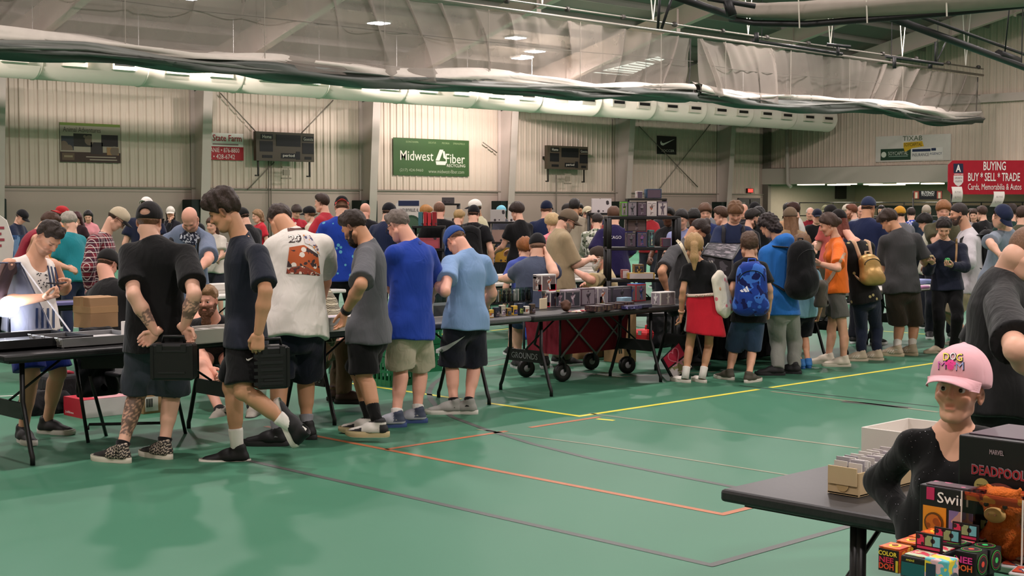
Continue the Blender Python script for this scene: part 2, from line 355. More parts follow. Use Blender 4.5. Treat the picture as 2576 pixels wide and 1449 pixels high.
@cached
def hair_m(style, lod):
    F = Fld((-.19, -.24, -.34), (.19, .2, .24), {0: .0058, 1: .009, 2: .015}[lod]); pl = A3(0, .085, .068); n = nrm((0, .66, -.75))
    sk = lambda g, k=.02: F.ell((0, -.012, .037), (.075 + g, .094 + g, .088 + g), k=k)
    amp = {0: 1, 1: 1, 2: .7}[lod]
    if style == 'buzz': sk(.008); taper(F, pl, n, .015, .5); F.cut(pl, n)
    elif style == 'balding':
        sk(.01); F.cut(pl, n); F.cut((0, -.02, .075), nrm((0, .45, .9)), .01)
    elif style in ('short', 'fade', 'side'):
        sk(.010 if style == 'fade' else .013); F.ell((0, .03, .09), (.068, .07, .042), k=.03); F.noise(_strand(.005 * amp, 60)); F.noise(_lump(.005 * amp, 95)); n2 = nrm((0, .665, -.745)); taper(F, pl, n2, .05, .3); F.cut(pl + A3(0, .0, .004), n2)
    elif style == 'quiff':
        sk(.015); F.ell((0, .045, .105), (.066, .07, .055), k=.03); F.ell((.0, .08, .085), (.062, .045, .042), k=.02); F.ell((0, -.03, .11), (.07, .08, .05), k=.03)
        F.noise(_strand(.006, 95)); F.noise(_lump(.0035, 90)); n2 = nrm((0, .6, -.8)); F.noise(lambda x, y, z: .5 * np.clip(.05 + (y - .115) * n2[1] + (z - .068) * n2[2] + 0 * x, 0, .05) * (y < .02)); F.cut(pl + A3(0, .03, 0), n2)
        F.ell((0, .12, .0), (.07, .05, .06), k=.01, op='s')
    elif style == 'curly':
        sk(.03); F.ell((0, .03, .09), (.08, .085, .06), k=.03); F.noise(_lump(.012, 105)); taper(F, pl + A3(0, .012, 0), n, .05, .5); F.cut(pl + A3(0, .012, 0), n)
    elif style == 'mop':
        sk(.026); F.ell((0, .05, .06), (.083, .06, .06), k=.03); F.noise(_strand(.006 * amp, 70)); n2 = nrm((0, .6, -.8)); F.noise(lambda x, y, z: .5 * np.clip(.05 + (y - .105) * n2[1] + (z - .058) * n2[2] + 0 * x, 0, .05) * (y < .03)); F.cut(pl + A3(0, .02, -.01), n2)
        F.ell((0, .13, -.02), (.06, .07, .06), k=.01, op='s')
    else:
        sk(.018); F.noise(_strand(.004 * amp, 75))
        taper(F, pl + A3(0, .004, 0), n, .02, .7); F.cut(pl + A3(0, .004, 0), n)
        if style == 'pony':
            F.ell((0, -.115, .01), (.03, .03, .03), k=.015); F.cone((0, -.125, .0), (.0, -.125, -.12), .034, .042, k=.02); F.cone((0, -.125, -.12), (0, -.115, -.23), .04, .014, k=.02)
        if style == 'bun': F.ell((0, -.115, .0), (.042, .035, .04), k=.015)
        if style == 'topknot': F.ell((0, -.05, .13), (.038, .042, .036), k=.015)
        if style == 'tied': F.cone((0, -.09, -.02), (0, -.1, -.06), .05, .03)
        if style in ('long', 'longer'):
            L = -.2 if style == 'long' else -.29
            for sx in (-1, 1): F.cone((.06 * sx, -.03, .02), (.065 * sx, -.035, L), .035, .028, k=.03)
            F.cone((0, -.08, .0), (0, -.085, L), .05, .045, k=.04); F.noise(_strand(.004, 110))
        if style == 'messy':
            for sx in (-1, 1): F.cone((.065 * sx, -.02, .02), (.06 * sx, -.05, -.09), .035, .03, k=.03)
            F.cone((0, -.08, .0), (0, -.08, -.1), .05, .05, k=.03); F.noise(_lump(.012, 75))
    return F.mesh(1)
@cached
def beard_m(kind, lod):
    F = Fld((-.11, -.06, -.25), (.11, .17, .05), {0: .0058, 1: .008, 2: .014}[lod]); L = {'short': .0, 'full': .02, 'long': .075}[kind]
    F.cone((-.068, .0, -.03), (-.04, .05, -.085), .016, .026, k=.03); F.cone((.068, .0, -.03), (.04, .05, -.085), .016, .026, k=.03)
    F.cone((-.028, .06, -.092), (.028, .06, -.092), .028, .028, k=.03); F.cone((0, .066, -.095), (0, .07, -.1 - L), .032, .026 + .2 * L, k=.03)
    F.cone((-.024, .085, -.047), (.024, .085, -.047), .009, .009, k=.012); F.cone((-.03, .08, -.05), (-.034, .068, -.085), .01, .012, k=.015); F.cone((.03, .08, -.05), (.034, .068, -.085), .01, .012, k=.015)
    F.noise(_lump(.006, 120)); F.cone((-.014, .1, -.058), (.014, .1, -.058), .008, .008, k=.006, op='s')
    return F.mesh(1)
@cached
def cap_m(lod, opening=0):
    F = Fld((-.12, -.14, -.05), (.12, .14, .16), {0: .0055, 1: .008, 2: .013}[lod])
    F.ell((0, -.008, .035), (.0875, .107, .105)); F.ell((0, .048, .077), (.058, .05, .045), k=.03); F.cone((0, -.005, .139), (0, -.005, .141), .008, .006, k=.006)
    F.noise(lambda x, y, z: .0022 * np.exp(-(np.sin(3 * np.arctan2(x, y + .008)) / .07) ** 2) * (z < .14))
    F.cut((0, .1, .036), nrm((0, .17, -1)), .004)
    if opening: F.ell((0, -.125, .046), (.042, .055, .024), k=.004, op='s')
    return F.mesh(1)
@cached
def brim_m(flat):
    V = []; Q = []; nu, nv = 13, 6
    for side in (0, 1):
        for j in range(nv):
            for i in range(nu):
                u = -1 + 2 * i / (nu - 1); v = j / (nv - 1); s = math.sqrt(max(0, 1 - u * u)) ** .8
                V.append((.08 * u * (1 - .06 * v), .096 * math.sqrt(max(0, 1 - .62 * u * u)) + .082 * v * s, .05 - .03 * u * u * (.5 + .5 * v) - .012 * v - .004 * side))
    g = lambda s, j, i: s * nu * nv + j * nu + i
    for j in range(nv - 1):
        for i in range(nu - 1):
            Q.append((g(0, j, i), g(0, j, i + 1), g(0, j + 1, i + 1), g(0, j + 1, i))); Q.append((g(1, j, i), g(1, j + 1, i), g(1, j + 1, i + 1), g(1, j, i + 1)))
    for i in range(nu - 1): Q.append((g(0, nv - 1, i), g(0, nv - 1, i + 1), g(1, nv - 1, i + 1), g(1, nv - 1, i)))
    for j in range(nv - 1):
        Q.append((g(0, j, 0), g(0, j + 1, 0), g(1, j + 1, 0), g(1, j, 0))); Q.append((g(0, j, nu - 1), g(1, j, nu - 1), g(1, j + 1, nu - 1), g(0, j + 1, nu - 1)))
    return np.array(V), np.array(Q)
@cached
def hand_m(curl, side, lod):
    """wrist at origin, fingers along +y, palm faces -z, thumb towards side*x"""
    r = {0: .0042, 1: .006, 2: .009}[lod]; fat = {0: 1, 1: 1.08, 2: 1.3}[lod]
    F = Fld((-.1, -.05, -.13), (.1, .24, .06), r); n = (0, 0, 1)
    F.cone((0, -.03, 0), (0, .02, 0), .028, .028, k=.01, n=n, flat=.8)
    F.cone((-.014, .03, 0), (-.018, .085, 0), .024, .024, k=.015, n=n, flat=.58); F.cone((.014, .03, 0), (.018, .085, 0), .026, .024, k=.015, n=n, flat=.58)
    for i, (fx, fy, L) in enumerate(((.031, .09, .07), (.0105, .096, .08), (-.0105, .093, .073), (-.03, .084, .056))):
        fx *= side; p = A3(fx, fy - .012, 0); a = 0.12; ln = (L * .46, L * .31, L * .24)
        for j in range(3):
            a += curl * (.75, 1.0, .7)[j] * (1 + .12 * i); q = p + A3(fx * .12 * (1 - curl), math.cos(a), -math.sin(a)) * ln[j]
            F.cone(p, q, .0092 * fat - .0007 * j, .0085 * fat - .0007 * j, k=.005); p = q
    p = A3(.03 * side, .02, -.006); q = A3(.052 * side, .052, -.016); e = q + A3((.012 - .022 * curl) * side, .03, -.012 - .018 * curl); t = e + A3((.002 - .014 * curl) * side, .022, -.006 - .01 * curl)
    F.cone(p, q, .017, .0125 * fat, k=.012); F.cone(q, e, .0115 * fat, .0098 * fat, k=.006); F.cone(e, t, .0098 * fat, .0082 * fat, k=.005)
    return F.mesh(1)
@cached
def shoe_m(kind, lod):
    F = Fld((-.07, -.12, -.01), (.07, .23, .16), {0: .0065, 1: .009, 2: .014}[lod]); n = (0, 0, 1)
    hi = .1 if kind != 'slide' else .05
    if kind == 'slide': F.cone((0, .05, .03), (0, .12, .03), .05, .046, k=.02, n=n, flat=.75)
    else:
        F.cone((0, -.045, .045), (0, .03, .05), .043, .046, k=.02); F.cone((0, .03, .052), (0, .155, .03), .047, .036, k=.03, n=n, flat=.8)
        F.cone((0, -.035, .06), (0, -.028, hi), .042, .043, k=.015); F.cone((0, .0, .08), (0, .06, .06), .03, .03, k=.02)
        F.cone((0, -.02, .11), (0, -.02, .15), .03, .034, k=.006, op='s')
    F.cut((0, 0, .03), (0, 0, -1)); return F.mesh(1)
@cached
def sole_m(t):
    n = 28; V = []; out = []
    for i in range(n):
        a = 2 * math.pi * i / n; y = .055 + .153 * math.sin(a); c = math.cos(a); wd_ = .0515 * (1 - .16 * (math.sin(a) < 0)) - .006 * math.exp(-((y - .04) / .05) ** 2)
        out.append((wd_ * math.copysign(abs(c) ** .8, c), y))
    for z, s in ((0, .96), (.004, 1.0), (t - .004, 1.0), (t, .97)):
        for x, y in out: V.append((x * s, .055 + (y - .055) * s, z + (.008 * max(0, (y - .14) / .06) ** 2 if z < .01 else .004 * max(0, (y - .14) / .06))))
    Q = [(r * n + i, r * n + (i + 1) % n, (r + 1) * n + (i + 1) % n, (r + 1) * n + i) for r in range(3) for i in range(n)]
    for r in (0, 3):
        for i in range(1, n // 2): Q.append((r * n + i, r * n + i + 1 if i + 1 < n else r * n, r * n + n - i - 1, r * n + n - i) if r == 0 else (r * n + n - i, r * n + n - i - 1, r * n + i + 1, r * n + i))
        Q.append((r * n, r * n + 1, r * n + n - 1, r * n + n - 1) if r == 0 else (r * n, r * n + n - 1, r * n + 1, r * n + 1))
    return np.array(V), np.array([q if len(set(q)) == 4 else q for q in Q])
def ik(a, c, l1, l2, pole):
    v = c - a; d = np.linalg.norm(v)
    if d >= .998 * (l1 + l2): return a + v * l1 / (l1 + l2)
    x = np.clip((d * d + l1 * l1 - l2 * l2) / (2 * d), -l1, l1); u = v / d; p = nrm(pole - u * (pole @ u)); return a + u * x + p * math.sqrt(max(l1 * l1 - x * x, 0))
def rot(v, ax, deg):
    a = math.radians(deg); ax = nrm(ax); return v * math.cos(a) + np.cross(ax, v) * math.sin(a) + ax * (ax @ v) * (1 - math.cos(a))
SKINS = dict(fair='dcab93', tan='c4906f', warm='cf9c80', pink='dba28c', dark='5a3a2a', olive='b98a68')
RES = {0: .0105, 1: .0145, 2: .025}
ARM = dict(down=(.03, .05, -.30), front=(.20, .0, -.2), phone=(.19, -.07, -.13), back=(-.09, -.12, -.27), hip=(.06, .03, -.21), lean=(.16, .04, -.27), reach=(.26, .02, -.16), lap=(.17, -.05, -.2), up=(.12, -.02, .1), face=(.14, -.08, .03), fwd=(.12, .03, -.28))
PEOPLE = []
def person(label, face=0, h=1.75, w=1.0, base=None, px=None, D=None, lod=2, skin='fair', hair=('short', '2e2018'), cap=None, top=('tee', '222222'), bot=('shorts', '1c1c20'),
           shoe=('222222', 'dddddd'), sock=None, lean=0, side=0, hp=12, hy=0, hr=0, aL='down', aR='down', pj=None, sit=0, hs=1.0, beard=None, glasses=False, fem=0, belly=0, face_f=None, scoop=0,
           group=None, gL=None, gR=None, stance=.085, toe=8, ft=None, curl=.45, tattoo=(), eyes=False, stubble=0, hem=.095, tl=.62, bl=.82, loose=1.0, fdir=None, hands=None, name='person', topmat=None, botmat=None, pL=None, pR=None):
    pj = pj or {}; q = h / 1.76; sk = SKINS.get(skin, skin)
    fv = rot(HF, ZZ, face); rv = A3(fv[1], -fv[0], 0)
    if gL is not None: gL = G(*gL)
    if gR is not None: gR = G(*gR)
    B = (gL + gR) / 2 if gL is not None and gR is not None else (G(*base) if base is not None else at(px, D))
    def ov(j, p):
        if j in pj:
            t = pj[j]; return P(t[0], t[1], dep(p) + (t[2] if len(t) > 2 else 0))
        return p
    J = {}
    J['pl'] = ov('pl', B + ZZ * ((sit + .06) if sit else .525 * h) - fv * (.1 * h * math.sin(math.radians(lean)) if not sit else 0))
    tu = rot(rot(ZZ, fv, side), rv, -lean)
    J['nk'] = ov('nk', J['pl'] + tu * (.318 * h)); tu = nrm(J['nk'] - J['pl']); tf = nrm(fv - tu * (fv @ tu)); tr = np.cross(tf, tu)
    sw = (.094 - .010 * fem) * h * w ** .5
    for s_, sg in (('L', -1), ('R', 1)):
        J['s' + s_] = ov('s' + s_, J['nk'] - tu * (.05 * h) + tr * sg * sw)
        J['h' + s_] = J['pl'] - tu * (.015 * h) + rv * sg * .052 * h * w ** .5
    tr = nrm(J['sR'] - J['sL']); tf = nrm(np.cross(tu, tr))
    hf = rot(fv, ZZ, hy); hr_ = A3(hf[1], -hf[0], 0); hf = rot(hf, hr_, -hp); hu = np.cross(hr_, hf); hu = rot(hu, hf, hr); hr_ = np.cross(hf, hu)
    J['hd'] = ov('hd', J['nk'] + nrm(tu * .55 + hu * .45 + tf * .15) * (.086 * h * (.7 + .3 * hs)) + hf * .02 * q)
    hd_s = hs * (.55 + .45 * q)
    Hm = np.stack([hr_, hf, hu]); HT = lambda V: (V * hd_s) @ Hm + J['hd']
    for s_, sg, am, pole_ in (('L', -1, aL, pL), ('R', 1, aR, pR)):
        a = ARM[am] if isinstance(am, str) else am
        wr = J['s' + s_] + (fv * a[0] + rv * sg * a[1] + ZZ * a[2]) * h; wr = ov('w' + s_, wr)
        pole = -fv * .8 + rv * sg * .55 - ZZ * .5 if pole_ is None else rv * sg * pole_[0] + fv * pole_[1] + ZZ * pole_[2]
        J['e' + s_] = ov('e' + s_, ik(J['s' + s_], wr, .172 * h, .15 * h, pole)); J['w' + s_] = wr
        g = {'L': gL, 'R': gR}[s_]
        an = (g if g is not None else B + rv * sg * stance * h * .9 + (fv * .2 * h if sit else 0)) * A3(1, 1, 0) + ZZ * .072 * q
        an = ov('a' + s_, an)
        J['k' + s_] = ov('k' + s_, ik(J['h' + s_], an, .2375 * h, .2375 * h, fv + rv * sg * .15)); J['a' + s_] = an
    base_ = B.copy(); root = empty(name, base_, label, 'person', group)
    info = dict(root=root, J=J, base=base_, fv=fv, rv=rv, tu=tu, tf=tf, tr=tr, mesh={}, obj={}, HT=HT, hs=hd_s, Hm=Hm, h=h, q=q)
    pts = np.stack([J[k] for k in J]); lo = pts.min(0) - .16 * max(1, w); hi = pts.max(0) + .16 * max(1, w); res = RES[lod]
    def kid(nm, V, Fq, mat, parent=None, col=None, smooth=True):
        off = base_; o = link(nm, np_mesh(nm, V - off, Fq, mat, smooth, col), parent or root); info['mesh'].setdefault(nm, (V, Fq)); info['obj'].setdefault(nm, o); return o
    # body: one skin surface
    F = Fld(lo, hi, res); u = tu * q; wq = q * w; n = tf
    F.cone(J['pl'] - u * .03, J['pl'] + u * .1, .135 * wq, .122 * wq, n=n, flat=.66); F.cone(J['pl'] + u * .1, J['nk'] - u * .15, .118 * wq, .138 * wq, n=n, flat=.66, k=.04)
    F.cone(J['sL'] - u * .02, J['sR'] - u * .02, .04 * q, .04 * q, k=.05); F.cone(J['nk'] - u * .12, J['nk'] - u * .02, .1 * q, .06 * q, n=n, flat=.75, k=.04)
    nb = J['hd'] - hu * .05 * hd_s - hf * .022 * hd_s; nr = (.056 - .009 * fem) * q * (.5 + .5 * w)
    F.cone(J['nk'] - u * .03, nb, nr * 1.08, nr, k=.03); F.cone(J['nk'] - u * .03, J['sL'], .042 * q, .036 * q, k=.05); F.cone(J['nk'] - u * .03, J['sR'], .042 * q, .036 * q, k=.05)
    wa = q * (.45 + .55 * w) * (1 - .14 * fem)
    for s_ in 'LR':
        S_, E_, W_, H_, K_, N_ = (J[x + s_] for x in ('s', 'e', 'w', 'h', 'k', 'a'))
        F.cone(S_, E_, .05 * wa, .042 * wa, k=.02); F.cone(E_, E_ + (W_ - E_) * .35, .043 * wa, .045 * wa, k=.015); F.cone(E_ + (W_ - E_) * .35, W_, .044 * wa, .028 * q, k=.02)
        F.cone(H_ + (K_ - H_) * .15, K_, .084 * wa * (1 + .1 * fem), .056 * wa, k=.03); bk = -nrm(np.cross(nrm(np.cross(K_ - N_, fv)), K_ - N_)); bk = bk if bk @ fv < 0 else -bk
        F.cone(K_, N_, .05 * wa, .036 * q, k=.02); F.cone(K_ + (N_ - K_) * .2 + bk * .014, K_ + (N_ - K_) * .48 + bk * .008, .054 * wa, .045 * wa, k=.03)
        F.cone(K_ + fv * .012, K_ + fv * .012 + ZZ * .03, .042 * wa, .044 * wa, k=.03)
        F.cone(N_, N_ - ZZ * .03 * q + fv * .03, .036 * q, .036 * q, k=.02)
    hv, hq, hm = head_m(lod, fem if face_f is None else face_f); parts = [F.mesh(1), (HT(hv), hq)]; nbody = len(parts[0][0]); hands = hands or {}
    for s_, sg in (('L', -1), ('R', 1)):
        cu, dr, pn = (hands.get(s_) or (curl, None, None)); W_ = J['w' + s_]; fd = nrm(W_ - J['e' + s_])
        d_ = nrm(fd if dr is None else fv * dr[0] + rv * sg * dr[1] + ZZ * dr[2]); pn_ = (-rv * sg + fv * .25) if pn is None else fv * pn[0] + rv * sg * pn[1] + ZZ * pn[2]
        if pn is None and abs(fd[2]) < .55: pn_ = -ZZ * .6 - rv * sg * .8
        pn_ = nrm(pn_ - d_ * (pn_ @ d_)); x_ = np.cross(d_, -pn_)
        th = 1 if (x_ @ (fv + ZZ * .6 - rv * sg * .3)) > 0 else -1
        v_, q_ = hand_m(cu, th, lod); parts.append(((v_ * q * .98) @ np.stack([x_, d_, -pn_]) + W_, q_)); info['hand' + s_] = W_ + d_ * .08 * q + pn_ * .03 * q
    V, Q = join(parts); skc = np.array(lin(sk)); C_ = np.tile(skc, (len(V), 1)); hc = np.array(lin(hair[1])) if hair else skc
    sl = slice(nbody, nbody + len(hv)); mix = lambda C0, c1, m: C0 * (1 - m[:, None]) + np.array(c1) * m[:, None]
    Hc = C_[sl]; Hc = mix(Hc, skc * A3(1.05, .72, .68), hm['red'] * .45); Hc = mix(Hc, skc * A3(.95, .55, .55), hm['lips'] * (.6 + .2 * fem))
    bc = np.array(lin(beard[1])) if beard else hc * .8
    if stubble or beard: Hc = mix(Hc, bc, hm['beard'] * (stubble or .7))
    if hair and hair[0] not in ('bald',): Hc = mix(Hc, hc, hm['scalp'] * (.55 if hair[0] in ('buzz', 'balding', 'fade') else .12 if hair[0] == 'stub' else .8))
    if lod > 0 or not eyes: Hc = mix(Hc, (.02, .012, .01), hm['eye'] * .8)
    C_[sl] = mix(Hc, hc * .7, hm['brow'] * .75)
    for (a_, b_, r_) in tattoo:
        A_ = J[a_[0]] + (J[a_[1]] - J[a_[0]]) * a_[2]; B_ = J[a_[0]] + (J[a_[1]] - J[a_[0]]) * b_
        t_ = np.clip(((V - A_) @ (B_ - A_)) / ((B_ - A_) @ (B_ - A_)), 0, 1); ds = np.linalg.norm(V - A_ - t_[:, None] * (B_ - A_), axis=1)
        nz = np.sin(V[:, 0] * 120 + 3 * np.sin(V[:, 2] * 70)) * np.sin(V[:, 2] * 110 + 2 * np.sin(V[:, 1] * 90)); tt = (V - A_) @ nrm(B_ - A_) / np.linalg.norm(B_ - A_)
        mk = (ds < r_) & (tt > 0) & (tt < 1) & (nz > -.25) & ((V - A_) @ HF < 0.02); mk[sl] = False; C_[mk] = C_[mk] * .3 + np.array(lin('2c3238')) * .7
    kid('body', V, Q, M('ffffff', .5, 'skin', var=.04, sc=20), col=C_)
    # face extras
    if eyes and lod == 0:
        for sx in (-1, 1):
            e_ = MB().lathe((0, 0, 0), [(.0005, -.0118)] + [(.0118 * math.sin(a), -.0118 * math.cos(a)) for a in np.linspace(.2, 2.94, 26)] + [(.0005, .0118)], 40)
            Ve = np.array(e_.v); Qe = np.array([f for f in e_.f if len(f) == 4]); ga = nrm(A3(.22 * (eyes if not isinstance(eyes, bool) else 0), 1, -.05)); dd = Ve @ ga / .0118
            ce = np.where((dd > .9)[:, None], np.array(lin('120c0a')), np.where((dd > .74)[:, None], np.array(lin('4a3220')), np.array(lin('d8cec4'))))
            kid('eye', HT(Ve + A3(.031 * sx, .0732, .005)), Qe, M('ffffff', .25, 'attr', var=.01), col=ce)
    if glasses:
        g_ = MB()
        for sx in (-1, 1):
            g_.tube([HT(A3(.033 * sx + .024 * math.cos(a), .1, .003 + .018 * math.sin(a))) for a in np.linspace(0, 2 * math.pi, 13)], .0022, 5); g_.tube([HT(A3(.057 * sx, .099, .008)), HT(A3(.081 * sx, .05, .012)), HT(A3(.082 * sx, -.012, .006))], .0024, 5)
        g_.tube([HT(A3(-.01, .103, .006)), HT(A3(.01, .103, .006))], .0022, 5)
        link('glasses', MBoff(g_, base_).mesh('glasses', M('22201e', .35)), root)
    hairm = M(hair[1], .5, 'plain', var=.3, sc=45, bump=.8, bs=120, hairy=1) if hair else None
    if hair and hair[0] not in ('bald', 'stub'):
        v_, q_ = hair_m(hair[0], lod)
        if cap: # keep only what shows below the cap
            keep = v_[:, 2] < .03 + .17 * (v_[:, 1] - .1); ki = -np.ones(len(v_), int); ki[keep] = np.arange(keep.sum()); qf = ki[q_]; qf = qf[(qf >= 0).all(1)]; v_ = v_[keep]; q_ = qf
        if len(q_): kid('hair', HT(v_), q_, hairm)
    if beard: v_, q_ = beard_m(beard[0], lod); kid('beard', HT(v_), q_, M(beard[1], .7, var=.3, sc=60, bump=.5, bs=150))
    if cap:
        c1, c2, back, tilt = (list(cap) + [None, 0, 0][len(cap) - 1:])[:4]
        v_, q_ = cap_m(lod, 1 if len(cap) > 4 and cap[4] else 0); bv, bq = brim_m(0); tl_ = math.radians(tilt); R_ = np.array([[1, 0, 0], [0, math.cos(tl_), math.sin(tl_)], [0, -math.sin(tl_), math.cos(tl_)]]); fx = A3(-1, -1, 1) if back else A3(1, 1, 1)
        cs = cap[5] if len(cap) > 5 else 1; tf_ = lambda V: HT(((V - A3(0, 0, .035)) @ R_) * fx * cs + A3(0, 0, .035 + (.014 if cs > 1 else 0))); co = kid('cap', tf_(v_), q_, CL(c1, nb=1)); kid('brim', tf_(bv), bq, CL(c2 or c1), parent=co)
    # top
    if top:
        kind, tc_ = top[0], top[1]; F = Fld(lo, hi, res); lz = loose; ex = .016 * q * lz + res * .3
        hm_ = J['pl'] - u * hem; ch = J['nk'] - u * .17; fl = .7
        F.cone(ch, J['pl'] + u * .1, .15 * wq + ex, .145 * wq + ex, n=n, flat=fl, k=.03); F.cone(J['pl'] + u * .1, hm_ - u * .12, .145 * wq + ex, .182 * wq + ex * 1.6, n=n, flat=fl + .07, k=.05)
        F.cone(J['nk'] - u * .16, J['nk'] - u * .06, .13 * wq + ex, .07 * q + ex, n=n, flat=.74, k=.04); F.cone(J['nk'] - u * .045, J['sL'] + u * .0, .05 * q + ex * .3, .044 * q + ex * .6, k=.04); F.cone(J['nk'] - u * .045, J['sR'] + u * .0, .05 * q + ex * .3, .044 * q + ex * .6, k=.04)
        if not sit and hem > .03:
            for s_ in 'LR': F.cone(J['h' + s_] + u * .03, J['h' + s_] + (J['k' + s_] - J['h' + s_]) * .35, .092 * wa + ex * 1.1, .094 * wa + ex * 1.2, k=.05)
        if fem: 
            for sg in (-1, 1): F.ell(J['nk'] - u * .2 + tr * sg * .075 * q + tf * .075 * q, A3(.07, .06, .07) * q * (.6 + .4 * w), k=.04)
        if belly: F.ell(J['pl'] + u * .17 + tf * (.05 + .05 * belly) * q, A3(.15, .14, .16) * wq, np.stack([tr, tf, tu]), k=.06)
        cl_ = (hm_, -tu) if not sit else (J['pl'] - u * .04, -tu)
        F.cut(*cl_)
        slv = {'tee': tl, 'tank': 0, 'long': 1.0, 'hood': 1.0}[kind]
        for s_ in 'LR':
            S_, E_, W_ = J['s' + s_] - u * .006, J['e' + s_], J['w' + s_]
            if kind == 'tank': continue
            if slv < 1: e_ = S_ + (E_ - S_) * slv; d_ = nrm(E_ - S_); F.cone(S_, e_ + d_ * .06, .046 * wa + ex, .056 * wa + ex * 1.6, k=.035, clip=[(e_, d_)])
            else:
                d_ = nrm(W_ - E_); F.cone(S_, E_, .05 * wa + ex, .048 * wa + ex, k=.035); F.cone(E_, W_, .05 * wa + ex, .032 * wa + ex, k=.02, clip=[(W_ - d_ * .01, d_)])
        if kind == 'tank':
            for s_, sg in (('L', -1), ('R', 1)): F.cone(J['s' + s_] + tr * sg * .03 - u * .16, J['s' + s_] + tr * sg * .045 + u * .1, .085 * q, .075 * q, k=.015, op='s')
            F.cone(J['nk'] + tf * .06 * q - u * .03, J['nk'] + tf * .1 * q + u * .04, .07 * q, .08 * q, k=.015, op='s')
        if kind == 'hood': F.cone(J['nk'] - tf * .06 * q - tr * .05 * q + u * .0, J['nk'] - tf * .06 * q + tr * .05 * q, .07 * q, .07 * q, k=.03); F.cone(J['nk'] - tf * .07 * q, J['nk'] - tf * .09 * q - u * .1, .07 * q, .04 * q, k=.03)
        fa = .0055 * q * (1.2 if lz > 1.2 else 1) if lod < 2 else .008
        ph = RND.random() * 6
        F.noise(lambda x, y, z: fa * (np.sin(26 * (x * RT[0] + y * RT[1]) + 9 * z + ph + 2.2 * np.sin(5 * z + ph)) * .6 + np.sin(17 * z + 19 * (x * RT[0] + y * RT[1]) * (1 if ph > 3 else -1) + 1.6 * np.sin(9 * (x + y) + ph)) * .55))
        nd_ = nrm(nb - J['nk'])
        if kind != 'tank' and not scoop: e_ = J['nk'] + nd_ * .006 * q; F.cone(J['nk'] - u * .06, e_ + nd_ * .04, nr + .03, nr + .009, k=.015, clip=[(e_, nrm(nd_ + tf * .22))])
        if scoop: F.cone(J['nk'] + tf * .05 * q + u * .03, J['nk'] + tf * .1 * q - u * scoop, .062 * q, .05 * q, k=.008, op='s'); F.cone(J['nk'] + u * .0, nb + hu * .02, nr + .008, nr + .03, k=.008, op='s')
        tv, tq = F.mesh(2); info['top'] = kid('shirt' if kind != 'hood' else 'hoodie', tv, tq, topmat or CL(tc_)); info['mesh']['top'] = (tv, tq)
    # legs
    if bot:
        kind, bc_ = bot[0], bot[1]; F = Fld(A3(lo[0], lo[1], -.02), A3(hi[0], hi[1], (max(J['pl'][2], J['kL'][2]) + .2)), res); ex = .014 * q * loose + res * .3
        F.cone(J['pl'] + u * .08, J['pl'] - u * .03, .13 * wq + ex, .14 * wq + ex, n=n, flat=.66, k=.03)
        for s_ in 'LR':
            H_, K_, N_ = J['h' + s_], J['k' + s_], J['a' + s_]
            if kind == 'shorts':
                e_ = H_ + (K_ - H_) * bl; d_ = nrm(K_ - H_); F.cone(H_ - u * .0, e_ + d_ * .07, .086 * wa + ex * .8, .086 * wa + ex * 1.5, k=.03, clip=[(e_, nrm(d_ - ZZ * .6))])
            elif kind == 'skirt': F.cone(J['pl'], (J['kL'] + J['kR']) / 2 + ZZ * .08, .15 * wq, .19 * wq, k=.03, n=fv, flat=.8, clip=[((J['kL'] + J['kR']) / 2 + ZZ * .1, -ZZ)])
            else:
                d_ = nrm(N_ - K_); F.cone(H_ + u * .02, K_, .093 * wa + ex, .06 * wa + ex, k=.03); F.cone(K_, N_, .06 * wa + ex, .042 * wa + ex, k=.02, clip=[(N_ + d_ * (.005 if kind == 'pants' else -.03), d_)])
        if kind == 'shorts' and not sit: cm = (J['hL'] + J['hR']) / 2 - u * .13; F.cone(cm, (J['kL'] + J['kR']) / 2, .004, .022, k=.02, n=rv, flat=.6, op='s'); F.cone(cm + fv * .1, (J['kL'] + J['kR']) / 2 + fv * .1, .004, .02, k=.02, op='s'); F.cone(cm - fv * .1, (J['kL'] + J['kR']) / 2 - fv * .1, .004, .02, k=.02, op='s')
        if kind != 'skirt': F.cut(J['pl'] - u * ((hem - .035) if not sit and top and hem < .2 else -.06), tu)
        ph = RND.random() * 6; fa = .005 * q
        F.noise(lambda x, y, z: fa * np.sin(24 * z + 22 * (x * RT[0] + y * RT[1]) + ph + 2 * np.sin(11 * (x + y) + ph)))
        bv_, bq_ = F.mesh(1); info['bot'] = kid({'shorts': 'shorts', 'skirt': 'skirt'}.get(kind, 'trousers'), bv_, bq_, botmat or CL(bc_)); info['mesh']['bot'] = (bv_, bq_)
